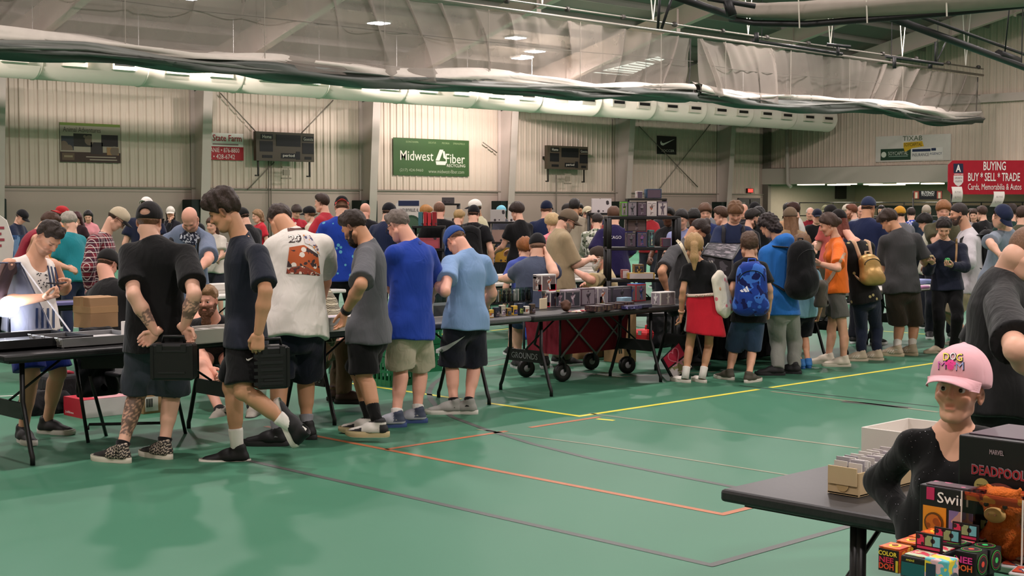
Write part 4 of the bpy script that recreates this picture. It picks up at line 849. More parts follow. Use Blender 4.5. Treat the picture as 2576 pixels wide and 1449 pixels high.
# ---------------------------------------------------------------- signs on the walls
XX, YY = A3(1, 0, 0), A3(0, 1, 0)
def flat_sign(name, label, cat, rect, Y=40.94, mat=None, t=.02, X=None):
    x0, y0, x1, y1 = rect
    if X is None: a = PY(x0, y1, Y); b = PY(x1, y0, Y); W = b[0] - a[0]; u = XX
    else: a = PX(x0, y1, X); b = PX(x1, y0, X); W = a[1] - b[1]; u = -YY
    H_ = b[2] - a[2]; o = empty(name, a, label, cat); MB().prism([(0, 0), (W, 0), (W, H_), (0, H_)], (0, 0, 0), u, ZZ, -t if False else t).build('panel', mat, o)
    n = np.cross(u, ZZ)
    def rect_(x, y, w, h, c, nm='printed_block', d=.004): 
        return MB().prism([(x * W, y * H_), ((x + w) * W, y * H_), ((x + w) * W, (y + h) * H_), (x * W, (y + h) * H_)], n * t, u, ZZ, d).build(nm, M(c, .6) if isinstance(c, str) else c, o)
    def poly(pts, c, nm='printed_shape', d=.006): return MB().prism([(x * W, y * H_) for x, y in pts], n * t, u, ZZ, d).build(nm, M(c, .6), o)
    def txt(s, x, y, h, w, c, bold=0, shear=0, lift=.008): return lettering(s, u * x * W + ZZ * y * H_ + n * t, u, ZZ, h * H_, M(c, .6), o, width=w * W if w else None, bold=bold, base=A3(0, 0, 0), lift=lift, shear=shear)
    return o, rect_, poly, txt, W, H_
o, rc, pl, tx, W, H = flat_sign('banner', 'brown and beige photo banner with green top strip on the ribbed wall', 'banner', (151, 314, 301, 407), mat=M('9c9080', .7))
rc(0, .93, 1, .07, '6f7f3a'); rc(0, 0, 1, .26, '3c2a22'); tx('Animal Adventures', .36, .83, .13, .62, '4a4038'); rc(.03, .05, .2, .18, '5d4a38', 'printed_logo', .006); rc(.06, .12, .14, .05, '8a7a60', 'printed_line', .01)
for x, y, w, h, c in ((.02, .3, .2, .36, '34343a'), (.22, .4, .3, .33, '2a2420'), (.5, .22, .2, .3, '322a28'), (.68, .42, .28, .3, '2c2224'), (.77, .2, .2, .2, '94704a')): rc(x, y, w, h, M(c, .6, pat='blobs', c2='6b5a4c', ps=2.2, th=.35), 'photo_print', .008)
rc(.42, .13, .5, .025, 'a39586', 'printed_line', .008); rc(.48, .06, .46, .025, 'a39586', 'printed_line', .008)
o, rc, pl, tx, W, H = flat_sign('wall_sign', 'red and white insurance sign half hidden behind a column', 'sign', (494, 337, 611, 401), mat=M('d9d2ca', .6))
rc(0, 0, 1, .5, 'a3242c'); tx('State Farm', .65, .82, .24, .62, 'a3242c', .012); rc(.34, .56, .55, .05, '8a6a68', 'printed_line', .008); tx('MELANIE • 876-8800', .52, .37, .17, .78, 'e2d6d0'); tx('AL • 428-6742', .5, .13, .17, .62, 'e2d6d0')
def scoreboard(label, r):
    o, rc, pl, tx, W, H = flat_sign('scoreboard', label, 'scoreboard', r, Y=40.6, mat=M('4a4034', .5), t=.16); MB().box((W * .5, .18, H * .5), (W * .8, .36, .1)).build('mount', M('2c2822', .5), o)
    for x, y, w, h, nm in ((.06, .32, .22, .36, 'display'), (.34, .52, .42, .4, 'display'), (.79, .28, .2, .38, 'display'), (.08, .74, .2, .18, 'name_plate'), (.8, .72, .19, .17, 'name_plate'), (.42, .1, .26, .18, 'name_plate'), (.68, .07, .07, .28, 'display'), (.1, .1, .17, .1, 'display'), (.83, .08, .12, .1, 'display')): rc(x, y, w, h, '0c0c0d', nm, .008)
    tx('Home', .18, .83, .12, .15, 'c4bcb0', .01, lift=.014); tx('Guests', .895, .8, .11, .17, 'c4bcb0', lift=.014); tx('period', .55, .19, .12, .2, 'd0c8bc', .01, lift=.014)
    for x in (.06, .95): MB().box((x * W, -.05, -.25), (.05, .05, .5)).box((x * W - .05, -.05, -.5), (.15, .05, .05)).build('bracket', M('2c2822', .5), o)
    MB().box((W * .53, -.08, -.2), (.35, .05, .06)).box((W * .53, -.08, -.38), (.26, .05, .2)).box((W * .53, -.08, -.58), (.4, .05, .05)).build('horn_box', M('8a7f70', .5), o)
scoreboard('larger brown wall scoreboard beside the red insurance sign', (638, 337, 783, 404)); scoreboard('smaller brown wall scoreboard right of the green banner', (1370, 370, 1472, 425))
o, rc, pl, tx, W, H = flat_sign('banner', 'dark green recycling banner with white lettering on the wall', 'banner', (989, 354, 1179, 440), mat=M('35502a', .6))
tx('Midwest', .30, .53, .26, .43, 'cfcabc', .004); tx('Fiber', .81, .48, .26, .26, 'cfcabc', .004); tx('RECYCLING', .82, .29, .08, .25, 'cfcabc', .006); tx('(217) 424-9460', .23, .13, .1, .3, '9aa088'); tx('www.midwest-fiber.com', .69, .12, .1, .48, '9aa088')
for s_ in ('BLOOMINGTON/NORMAL', .24), ('DECATUR', .5), ('PEORIA', .68), ('SPRINGFIELD', .86): tx(s_[0], s_[1], .9, .05, .1 if len(s_[0]) < 9 else .16, '8a9a70')
pl([(.545, .42), (.6, .72), (.65, .72), (.595, .42)], 'cfcabc'); pl([(.555, .3), (.675, .3), (.69, .4), (.545, .4)], 'cfcabc'); pl([(.64, .68), (.665, .68), (.685, .45), (.65, .5)], 'cfcabc')
o, rc, pl, tx, W, H = flat_sign('wall_sign', 'small black square sign with white swoosh between two columns', 'sign', (1652, 344, 1701, 387), mat=M('121212', .5))
pl([(.16, .62), (.2, .5), (.3, .47), (.9, .86), (.34, .6), (.24, .62), (.2, .74)], 'e8e4dc'); tx('SOCCER', .55, .2, .13, .66, 'd8d2c8')
o, rc, pl, tx, W, H = flat_sign('banner', 'white sponsor banner with yellow flag logo on the end wall', 'banner', (2203, 336, 2393, 408), X=57.05, mat=M('c9c3ba', .7))
rc(.07, .06, .41, .44, '24402e'); rc(.48, .06, .42, .44, 'd8d4cc'); pl([(.38, .72), (.63, .76), (.65, .56), (.5, .5), (.4, .36), (.38, .55)], 'd0a828'); tx('TIXAB', .5, .88, .18, .26, '4a5a40'); tx('SOYCAPITAL', .51, .64, .13, .24, '4a3a18', lift=.014)
tx('SOYCAPITAL', .31, .32, .14, .27, 'c8cfc0', lift=.014); rc(.18, .19, .26, .03, '8aa090', 'printed_line', .01); rc(.5, .36, .24, .1, '1e2c4a', 'printed_block', .01); rc(.75, .38, .06, .1, '1e2c4a', 'printed_block', .01); tx('INSURANCE', .61, .24, .12, .22, '4a4a5a', lift=.014); tx('AGENCY', .81, .27, .09, .16, '3a4a6a', lift=.014)
b_ = MB().lathe(XX * 0 - YY * .115 * W + ZZ * .28 * H - XX * .03, [(.13, 0), (.13, .01)], 14, (-1, 0, 0)).build('printed_seal', M('c8cfc0', .6), o)
o, rc, pl, tx, W, H = flat_sign('exit_sign', 'small glowing red exit sign above the double doors', 'sign', (1877, 474, 1892, 485), Y=40.94, mat=M('3a0a08', .5), t=.08)
rc(.08, .1, .84, .8, M('ff3a30', .5, 'emit', s=1.2), 'lit_face'); tx('EXIT', .5, .5, .5, .7, 'fff0e8', lift=.012)
# free-standing banners
def held_banner(name, label, r, D, mat, pole_x):
    x0, y0, x1, y1 = r; a = P(x0, y1, D); o = empty(name, A3(a[0], a[1], 0), label, 'banner'); sc = D / FPX; W = (x1 - x0) * sc; H = (y1 - y0) * sc
    n = 24; rad = .06; pts = [(0, a[2] + rad), (0, a[2] + H - rad), (rad, a[2] + H), (W, a[2] + H), (W, a[2]), (rad, a[2])]
    MB().prism(pts, (0, 0, 0), RT, ZZ, .02).build('sheet', mat, o); w_ = np.cross(RT, ZZ)
    for px_ in pole_x: MB().tube([RT * ((px_ - x0) * sc) - w_ * .03, RT * ((px_ - x0) * sc) - w_ * .03 + ZZ * (a[2] + H)], .018, 6).build('pole', BLK, o)
    tx = lambda s, x, y, h, w, c, bold=0, lift=.026: lettering(s, RT * ((x - x0) * sc) + ZZ * (a[2] + (y1 - y) * sc), RT, ZZ, h * sc, M(c, .6), o, width=w * sc, bold=bold, base=A3(0, 0, 0), lift=lift)
    poly = lambda pts, c, d=.004, nm='printed_shape': MB().prism([((x - x0) * sc, a[2] + (y1 - y) * sc) for x, y in pts], w_ * .02, RT, ZZ, d).build(nm, M(c, .6), o)
    return o, tx, poly
o, tx, pl = held_banner('vendor_banner', 'large red banner lettered BUYING on black poles at right', (2383, 404, 2700, 489), 20, M('a51f2e', .6, 'cloth'), (2396, 2690))
tx('BUYING', 2499, 418, 22, 56, 'ece6e2', .012); tx('BUY * SELL * TRADE', 2498, 445, 22, 130, 'ece6e2', .012); tx('Cards, Memorabilia & Autos', 2500, 471, 18, 134, 'ece6e2')
pl([(2396, 412), (2420, 412), (2421, 436), (2397, 436)], '1c2440'); pl([(2397, 436), (2421, 436), (2421, 442), (2397, 442)], 'c2464e'); pl([(2397, 442), (2421, 442), (2421, 458), (2416, 465), (2409, 469), (2402, 465), (2397, 458)], 'dcd6d2'); tx('A', 2408, 424, 18, 13, 'ece6e2', .03, .032); tx('AMERICAN', 2409, 439, 4, 22, 'f0e8e4', 0, .03); tx('SPORTS', 2409, 448, 4, 18, '6a4a50', 0, .03); tx('COLLECTOR', 2409, 456, 4, 18, '6a4a50', 0, .03)
def hung_sheet(label, x, y0, y1, D, w, skew):
    a = P(x, y0, D); sc = D / FPX; h = (y1 - y0) * sc; o = empty('paper_sign', a, label, 'paper sign'); b = MB(); n = 8
    rows = [[RT * (s_ * w * sc / 2 + skew * sc * (t / n) ** 1.5) - HF * (.10 + .05 * math.sin(3 * t / n)) - ZZ * h * t / n for s_ in (-1, 1)] for t in range(n + 1)]
    b.raw([q for r in rows for q in r], [(2 * i, 2 * i + 2, 2 * i + 3, 2 * i + 1) for i in range(n)], 0, True); b.build('sheet', M('d8d4cc', .8), o)
    for k, yy in enumerate((.35, .7)): lettering('BUYING', RT * skew * sc * yy ** 1.5 - HF * .165 - ZZ * h * yy, RT, ZZ, 5 * sc, M('77736c', .8), o, width=w * .6 * sc, base=A3(0, 0, 0))
hung_sheet('curled white paper sign hanging under the left end of red banner', 2401, 470, 508, 19.99, 26, 0); hung_sheet('curled white paper sign hanging from middle of red banner', 2507, 482, 520, 19.99, 27, -10)
o, tx, pl = held_banner('vendor_banner', 'small black banner reading BUYING far behind the crowd', (2296, 480, 2370, 502), 38, M('131316', .7), (2298, 2368))
tx('BUYING!', 2333, 485, 8, 32, 'e4e0da', .01); tx('POKEMON', 2333, 491.5, 4, 30, 'd0ccc6')
for x in (2298, 2356): pl([(x, 481), (x + 12, 481), (x + 13, 500), (x, 500)], '9a4a3c', .006); pl([(x + 3, 484), (x + 9, 484), (x + 9, 499), (x + 3, 499)], 'c8b8a0', .009)
o, tx, pl = held_banner('roll_up_banner', 'tall white roll up banner with navy top and green seal', (997, 503, 1056, 640), 21, M('d2cec6', .6), ())
pl([(1003, 505), (1055, 505), (1055, 518), (1003, 518)], '1e2a4a'); tx('SHELBYVILLE, IL', 1030, 529, 9, 48, '33363a', .008); D_ = 21 / FPX; MB().lathe(RT * 38 * D_ + ZZ * (P(1035, 567, 21)[2]) - HF * .026, [(26 * D_, 0), (26 * D_, .004)], 24, -HF).build('printed_seal', M('2c4a36', .6), o); MB().lathe(RT * 38 * D_ + ZZ * (P(1035, 567, 21)[2]) - HF * .031, [(20 * D_, 0), (20 * D_, .004)], 24, -HF).build('printed_seal', M('46624c', .6), o)
MB().box(RT * 29 * D_ + ZZ * .05, (.4, .4, .1)).build('stand', CHROME, o); MB().prism([(0, .1), (59 * D_, .1), (59 * D_, 1.2), (0, 1.2)], (0, 0, 0), RT, ZZ, .015).build('lower_sheet', M('d2cec6', .6), o)
# crowd fence of the low hall
fe = empty('fence', (58.5, 30, 0), 'black tube fence standing across the low hall at right', 'fence')
for k in range(14): MB().tube([(0, 10 - k * 1.9, 0), (0, 10 - k * 1.9, 1.95)], .03, 5).build('post', BLK, fe)
for z in (1.93, 1.3): MB().tube([(0, 10, z), (0, -16, z)], .025, 5).build('rail', BLK, fe)
structure('wall_pad', MB().box((64.8, 35, .9), (.15, 9, 1.8)), GREEN_PAD)
structure('trim_8', MB().box((62.5, PX(2056, 500, 62.5)[1], 1.45), (.3, .35, 2.9)), M('c9bfa6', .6))
structure('trim_9', MB().box((63.5, PX(2094, 484, 63.5)[1], 2.5), (.8, 1.2, .7)), M('2a2622', .6))
# ---------------------------------------------------------------- people along the front row of tables
pr = person
p_tank = pr('man in white flag tank top looking down at phone, leftmost behind table', face=-118, h=1.77, w=1.12, base=(75, 1108), lod=0, skin='warm', hair=('fade', '2a1e17'), top=('tank', 'e4ddd6'), bot=('shorts', '1c2c78'), bl=.9, shoe=('18181a', 'c9c5bd'),
    lean=10, hp=48, hy=0, gL=(118, 1090), gR=(58, 1112), pj=dict(hd=(121, 597), nk=(84, 650), sR=(22, 668, -.05), sL=(131, 668), eR=(-8, 762), wR=(112, 748), eL=(160, 728), wL=(168, 712), pl=(76, 798)), curl=.75, ft={'L': (10, 0), 'R': (-25, 0)}, hands=dict(R=(.7, (1, -.3, .15), (.1, -.2, 1)), L=(.8, (.4, -.9, -.3), (-.5, -.5, .6))), stubble=.25)
p_tat = pr('bald-necked man in black tee and mesh cap seen from behind, tattooed calf, hands clasped', face=-6, h=1.76, w=1.16, gL=(304, 1163), gR=(412, 1153), lod=0, skin='fair', hair=('buzz', '6a4a34'), cap=('1c1a1a', '1c1a1a', 0, 0, 1), top=('tee', '161617'), bot=('shorts', '3a3e47'), bl=1.0,
    shoe=('211e1c', 'd9d0c0', 'run', 'dots', 'c8b8a4'), sock=('151515', .07), hp=14, tl=.74, hem=.12, loose=1.3, ft={'L': (72, 0), 'R': (60, 0)},
    pj=dict(hd=(376, 558), nk=(382, 606), sL=(326, 640), sR=(468, 638), eL=(336, 742, -.12), wL=(392, 838, -.26), eR=(489, 742, -.1), wR=(462, 828, -.26), pl=(398, 838), kL=(348, 985), kR=(434, 985)), tattoo=[(('kL', 'aL', .12), .74, .085), (('eR', 'wR', .1), .62, .06), (('eL', 'wL', .4), .75, .05)],
    hands=dict(L=(.55, (-.1, .75, -.65), (-1, 0, -.2)), R=(.6, (-.1, .7, -.7), (-1, 0, -.2))))
p_walk = pr('tall young man with quiff in navy tee walking left past the tables', face=88, h=1.86, w=.94, base=(600, 1168), lod=0, skin='tan', hair=('quiff', '30221a'), top=('tee', '20242f'), bot=('shorts', '121213'), bl=.86, shoe=('121213', 'd6d0c6'), sock=('e6e1da', .16), hp=26, lean=10, tl=.85, hem=.08, loose=1.15,
    pj=dict(hd=(566, 533), nk=(608, 596), sL=(648, 640, -.02), sR=(622, 640, .02), eL=(668, 732, -.03), wL=(650, 838, -.05), eR=(632, 735, .1), wR=(632, 842, .12), pl=(618, 838), kR=(583, 975), aR=(598, 1140), kL=(612, 985, -.03), aL=(752, 1086, -.02)), ft={'R': (6, 0), 'L': (-8, -66)}, curl=.55, hands=dict(L=(.5, (.05, .05, -1), (.1, -1, 0))))
p_nas = pr('heavy man in white racing print tee bending over table, seen from behind', face=22, h=1.84, w=1.2, gL=(697, 1121), gR=(772, 1104), lod=0, skin='tan', hair=('short', '33251d'), top=('tee', 'ddd8d0'), bot=('shorts', '171a28'), bl=1.0, shoe=('141415', '2a2a2c'), sock=('8a8a90', .1), hp=62, lean=16, tl=.8, hem=.11, loose=1.4,
    pj=dict(hd=(705, 556), nk=(742, 588), sL=(690, 620), sR=(812, 614, .0), pl=(742, 812), kL=(702, 945), kR=(768, 945), eL=(668, 710, .2), wL=(690, 760, .5), eR=(818, 690, .2), wR=(812, 750, .5)), ft={'L': (65, 0), 'R': (40, 0)})
p_grey = pr('bearded man in charcoal grey tee and black shorts with wristwatch, facing table', face=62, h=1.76, w=1.08, gL=(956, 1112), gR=(926, 1090), lod=0, skin='tan', hair=('short', '2c2019'), beard=('short', '241a15'), top=('tee', '55565a'), bot=('shorts', '131314'), bl=.92, shoe=('cfcac2', 'c6b48c', 'run', 'panda', '1a1a1c'), sock=('151515', .17), hp=36, lean=6, tl=.92, loose=1.2, hem=.1,
    pj=dict(hd=(892, 572), nk=(928, 612), sL=(922, 645, -.1), sR=(912, 640, .1), eL=(908, 716, -.14), wL=(868, 786, -.1), pl=(930, 830), kL=(916, 946), kR=(902, 940), aR=(932, 1062), aL=(952, 1072)), curl=.35, ft={'L': (22, 0), 'R': (26, 0)}, hands=dict(L=(.35, (.35, -.1, -.95), (.6, 1, 0))))
p_roy = pr('grey-haired man with glasses in royal blue tee and khaki shorts', face=46, h=1.75, w=1.12, gL=(997, 1074), gR=(1050, 1063), lod=0, skin='pink', hair=('fade', '6e635b'), glasses=True, top=('tee', '23409c'), bot=('shorts', 'b6ab96'), bl=.98, shoe=('a4a6ae', '3c5080', 'run', 'heel', '3a4256'), sock=('d9d5cf', .07), hp=34, lean=7, tl=.8, loose=1.3, hem=.12,
    pj=dict(hd=(1003, 568), nk=(1040, 612), sL=(990, 640), sR=(1076, 640), pl=(1030, 816), kL=(1008, 925), kR=(1056, 925), eL=(982, 716, .1), wL=(1000, 745, .4), eR=(1094, 715, .05), wR=(1086, 742, .3)), ft={'L': (48, 0), 'R': (46, 0)})
p_sky = pr('man in light blue tee and blue cap looking down at phone, navy swoosh shorts', face=38, h=1.74, w=1.02, gL=(1142, 1041), gR=(1179, 1041), lod=0, skin='pink', hair=('fade', '6a4c38'), cap=('2f4d8e', '24406e', 0, 0), top=('tee', '7e9cc4'), bot=('shorts', '20212c'), bl=1.0, shoe=('8f8e88', 'd6d1c8'), sock=('1c1c1e', .06), hp=56, lean=5, tl=.6, loose=1.15, hem=.1,
    pj=dict(hd=(1148, 606), nk=(1178, 636), sL=(1132, 662, -.06), sR=(1216, 660), eL=(1119, 734, -.1), wL=(1093, 708, -.06), eR=(1238, 738, .02), wR=(1225, 765, .2), pl=(1172, 800), kL=(1135, 915), kR=(1192, 915)), curl=.75, ft={'L': (56, 0), 'R': (36, 0)})
# ---------------------------------------------------------------- the queue at the right hand tables
p_bun = pr('man with shaved sides and topknot bending over table, dark grey tee, cream strap', face=-78, h=1.78, w=1.0, px=1722, D=15.35, lod=1, skin='tan', hair=('topknot', '2a1d18'), top=('tee', '4a4a4c'), bot=('pants', '1a1a1c'), shoe=('18181a', '333333'), hp=66, lean=22, tl=.8,
    pj=dict(hd=(1757, 580), nk=(1730, 606), sR=(1694, 632, -.1), sL=(1712, 630, .1), eR=(1664, 684, -.06), wR=(1676, 726, -.1), pl=(1700, 752)), hands=dict(R=(.3, (.5, -.3, -.8), (-.4, -.5, -.8))))
p_girl = pr('girl with blonde ponytail in black tee, red shirt tied round her waist', face=-6, h=1.5, w=.84, gL=(1724, 962), gR=(1767, 962), lod=0, fem=.7, skin='tan', hair=('pony', 'a8875a'), top=('tee', '141416'), bot=('shorts', '9a9890'), bl=.62, shoe=('d8d2c8', 'cfc8bc', 'slide'), sock=('d8d4cc', .11), hp=10, tl=.6, hem=.0, hs=1.08, scoop=.02,
    pj=dict(hd=(1746, 622), nk=(1756, 658), sL=(1729, 676), sR=(1788, 672), eL=(1718, 730), wL=(1714, 790), eR=(1806, 728), wR=(1812, 780), pl=(1768, 765), kL=(1735, 870), kR=(1783, 868)), ft={'L': (42, 0), 'R': (26, 0)}, hands=dict(L=(.4, (.1, .1, -1), (0, 1, 0))))
p_boy = pr('boy with short brown hair in black tee and blue shorts under patterned backpack', face=-4, h=1.5, w=.86, gL=(1834, 955), gR=(1884, 962), lod=0, skin='warm', hair=('short', '4e3828'), top=('tee', '151517'), bot=('shorts', '31435e'), bl=.98, shoe=('4a463c', 'd5cfc4'), hp=8, tl=.75, loose=1.4, hs=1.1,
    pj=dict(hd=(1885, 618), nk=(1887, 652), sL=(1858, 672), sR=(1916, 672), eL=(1842, 726), wL=(1838, 772), eR=(1936, 728), wR=(1934, 782), pl=(1884, 790), kL=(1846, 880), kR=(1892, 880)), ft={'L': (40, 0), 'R': (-40, 0)})
p_hood = pr('teen with shaggy dark hair in bright blue hoodie and grey sweatpants', face=40, h=1.68, w=1.0, gL=(1956, 944), gR=(1998, 940), lod=0, skin='warm', hair=('messy', '2a2020'), top=('hood', '2868b4'), bot=('pants', '82837c'), shoe=('161617', '232325'), hp=42, lean=8, loose=1.5, hem=.1,
    pj=dict(hd=(1934, 568), nk=(1962, 606), sL=(1928, 634), sR=(1990, 632), eL=(1924, 690, -.05), wL=(1932, 735, .25), eR=(1992, 700, .1), wR=(1975, 730, .3), pl=(1966, 770), kL=(1958, 860), kR=(1998, 858)), ft={'L': (48, 0), 'R': (20, 0)})
p_kid = pr('small child in pale blue shirt, navy shorts and blue clogs', face=12, h=1.42, w=.8, gL=(2015, 927), gR=(2033, 925), lod=1, skin='tan', hair=('short', '6a4c30'), top=('tee', '86b0c4'), bot=('shorts', '1a1c28'), bl=.98, shoe=('2f6fae', '2a5f9c'), hp=15, stance=.05, hs=1.12, pj=dict(hd=(2018, 620), pl=(2022, 780)))
p_org = pr('woman in orange tee with brown bun and crossbody bag, profile left', face=78, h=1.68, w=.98, fem=1, face_f=1.5, gL=(2122, 922), gR=(2084, 915), lod=0, skin='warm', hair=('bun', '46332a'), top=('tee', 'dd6a22'), bot=('shorts', '5e5c58'), bl=.62, shoe=('d2c8b6', 'cfc6b4'), hp=22, tl=.8, hem=.04, loose=1.15, lean=3,
    pj=dict(hd=(2085, 566), nk=(2104, 600), sL=(2108, 624, -.08), sR=(2090, 622, .08), eL=(2108, 676, -.1), wL=(2066, 664, -.05), eR=(2098, 680, .1), wR=(2066, 668, .08), pl=(2104, 728), kL=(2122, 838), kR=(2092, 832)), hands=dict(L=(.4, (1, -.1, .1), (.1, -.5, .8))), ft={'L': (8, 0), 'R': (12, 0)})
p_gold = pr('woman in black floral top and dark jeans wearing a gold backpack', face=26, h=1.68, w=1.0, fem=1, gL=(2166, 908), gR=(2206, 906), lod=1, skin='pink', hair=('long', '6a3224'), cap=('1a1717', '1a1717', 0, 0), top=('tee', '1b1a1a'), topmat=CL('1b1a1a', pat='blobs', c2='a89a6a', ps=9, th=.16), bot=('pants', '1e2536'), shoe=('c4b49c', 'cdbfa8', 'run', 'stripe', 'e4ddd0'), hp=20, tl=.6,
    pj=dict(hd=(2110, 556, .2), nk=(2150, 606), pl=(2176, 740), sL=(2134, 624), sR=(2188, 622), kL=(2168, 830), kR=(2205, 828)), ft={'L': (55, 0), 'R': (35, 0)}, aL='front', aR='front')
p_brn = pr('man in washed black tee and brown shorts, back turned, sunglasses on head', face=14, h=1.78, w=1.08, gL=(2256, 896), gR=(2294, 894), lod=0, skin='tan', hair=('mop', '33231a'), top=('tee', '3d3c3d'), bot=('shorts', '3d312a'), bl=.96, shoe=('b5a48c', 'c6b596', 'run', 'stripe', 'e0d8c8'), sock=('dcd6cc', .12), hp=38, hy=30, lean=5, tl=.95, loose=1.5, hem=.08,
    pj=dict(hd=(2236, 556), nk=(2262, 582), sL=(2228, 606), sR=(2302, 602), pl=(2268, 720), eL=(2224, 662, .1), wL=(2240, 700, .25), eR=(2324, 650, .05), wR=(2330, 672, .15), kL=(2262, 815), kR=(2298, 815)), ft={'L': (50, 0), 'R': (20, 0)})
p_zip = pr('young woman in navy zip pullover and black leggings looking down at wallet', face=168, h=1.63, w=.96, fem=1, base=(2378, 888), lod=0, skin='d8a88c', hair=('tied', '241a18'), top=('long', '1d2130'), bot=('pants', '0e0e10'), shoe=('c2b49c', 'c8baa2'), sock=('dad5cd', .14), hp=34, hem=.06, loose=1.5, face_f=1.7,
    pj=dict(hd=(2374, 574), nk=(2378, 606), sL=(2420, 626), sR=(2338, 628), eL=(2428, 672, -.05), wL=(2392, 668, -.22), eR=(2334, 682, -.05), wR=(2346, 660, -.2), pl=(2382, 718), aL=(2400, 876), aR=(2364, 874)), hands=dict(R=(.5, (.9, .5, .3), (0, .3, .9)), L=(.5, (.9, -.6, .1), (0, -.2, 1))), ft={'R': (-55, 0), 'L': (-30, 0)})
p_pack = pr('bearded man in pale grey hoodie and khaki shorts with black backpack, profile left', face=82, h=1.84, w=1.1, base=(2436, 873), lod=1, skin='warm', hair=('buzz', '2c2220'), beard=('short', '3a2a22'), top=('long', 'bdb8bc'), bot=('shorts', '9a8f74'), bl=1.05, shoe=('8a8478', 'b4ab9c'), hp=14, loose=1.3,
    pj=dict(hd=(2412, 538), nk=(2434, 578), pl=(2444, 715), sL=(2440, 606), sR=(2420, 606), eL=(2440, 660), eR=(2420, 664), wL=(2408, 655), wR=(2398, 650)))
p_big = pr('big man in black tee and thin necklace bending over at right edge', face=-72, h=1.84, w=1.25, px=2540, D=6.7, lod=0, skin='fair', hair=('balding', '7a5a44'), top=('tee', '1a1a1b'), bot=('pants', '1b1b1d'), shoe=('18181a', '333333'), hp=55, lean=30, tl=.85, loose=1.15,
    pj=dict(hd=(2580, 640, -.1), nk=(2528, 692), sL=(2508, 740, .15), sR=(2520, 760, -.2), eR=(2556, 880, -.3), wR=(2620, 960, -.3), pl=(2496, 1000)))
p_cap = pr('child in pink lettered cap and black long sleeved top with glitter, hand on hip', face=148, h=1.30, w=.86, px=2400, D=4.1, lod=0, skin='d3a085', hair=('short', '6e5238'), cap=('dba9b0', 'dba9b0', 0, -7, 0, 1.2), top=('long', '0f0f10'), bot=('pants', '14141a'), shoe=('202022', 'cccccc'), hp=-10, hy=-2, hr=-3, hs=.92, fem=.6, face_f=1.9, scoop=.07, eyes=.55, hem=.05, loose=.9,
    pj=dict(hd=(2412, 987), nk=(2402, 1080), sR=(2296, 1120, .0), sL=(2480, 1116, .05), eR=(2214, 1212, .0), wR=(2288, 1312, -.02), eL=(2510, 1230, .05), wL=(2490, 1290, -.15), pl=(2380, 1345)))
# seated and crouching people inside the stall
p_red = pr('man with long ginger beard leaning low between the table legs, black tee', face=172, h=1.78, w=1.1, px=532, D=12.2, sit=.46, lod=0, skin='pink', hair=('fade', '8a6a4a'), beard=('long', '5a3a26'), top=('tee', '161617'), bot=('shorts', '6f767e'), bl=1.0, shoe=('8a8478', '3a3430'), sock=('222222', .06), lean=52, hp=10, eyes=.2,
    pj=dict(hd=(522, 756), nk=(538, 806), sL=(590, 822), sR=(490, 824), pl=(545, 890, .45), kR=(506, 925, -.2), kL=(580, 930, -.2), aR=(556, 1040, -.3), aL=(640, 1030, -.2), eR=(500, 880), wR=(530, 930, -.3), eL=(600, 880), wL=(570, 940, -.3)))
p_plaid = pr('seated man in olive plaid shirt and brown trousers, holding phone under table', face=-80, h=1.8, w=1.15, px=830, D=12.1, sit=.46, lod=1, skin='pink', hair=('short', '6a5a4a'), top=('long', '77705a'), topmat=CL('6e6750', pat='plaid', c2='3a3428', c3='cfc6ac', fr=75), bot=('pants', '5a4a34'), shoe=('3c261c', '1c1512'), lean=28, hp=30,
    pj=dict(pl=(808, 872, .2), nk=(815, 735), hd=(800, 690), kR=(868, 872, -.2), kL=(862, 868, .1), aR=(866, 992, -.2), aL=(845, 985, .1), eR=(842, 812, -.1), wR=(822, 868, -.35), eL=(850, 800, .1), wL=(812, 868, -.2), sR=(826, 762, -.1), sL=(818, 755, .1)))
p_seat = pr('seated man in black tee and black cap, back turned, behind the cardboard box', face=-25, h=1.8, w=1.25, px=272, D=12.3, sit=.48, lod=1, skin='pink', hair=('buzz', '4a3426'), cap=('1d1c1c', '1d1c1c', 0, 0), top=('tee', '19191a'), bot=('pants', '2a2a30'), shoe=('18181a', 'cfc8b8'), hp=30, lean=12,
    pj=dict(hd=(270, 664), nk=(274, 710), sL=(236, 745), sR=(322, 742), pl=(275, 862)), aL='lap', aR='lap')
p_gseat = pr('seated man in slate blue tee and black cap, back turned, arm resting on white table', face=6, h=1.82, w=1.25, px=1348, D=14.6, sit=.52, lod=1, skin='fair', hair=('buzz', '6a5040'), cap=('19191b', '19191b', 0, -8), top=('tee', '4c5468'), bot=('shorts', '2a3a6a'), shoe=('222222', 'bbbbbb'), hp=14,
    pj=dict(hd=(1352, 620), nk=(1350, 652), sL=(1308, 676), sR=(1390, 676), pl=(1348, 775), eL=(1290, 700, .1), wL=(1256, 702, .3), eR=(1394, 688, .05), wR=(1376, 642, -.12)), hands=dict(L=(.3, (.6, .8, 0), (0, 0, -1))))
p_old = pr('white bearded man in cream shirt and brown cap gesturing left, seated', face=86, h=1.74, w=1.1, px=1525, D=16.6, sit=.5, lod=0, skin='pink', hair=('short', 'b8b0a4'), beard=('full', 'cfc9c0'), cap=('453b34', '453b34', 0, 8), top=('tee', 'cdb98e'), bot=('pants', '4a4438'), shoe=('332a24', '222222'), hp=14, lean=4, glasses=True, tl=.95,
    pj=dict(hd=(1507, 648), nk=(1524, 678), pl=(1530, 775), sL=(1526, 700, -.12), sR=(1512, 698, .1), eL=(1488, 705, -.15), wL=(1448, 682, -.15), eR=(1500, 735, .1), wR=(1480, 722, .15)), hands=dict(L=(.12, (1, 0, .25), (.1, -.5, .85))))
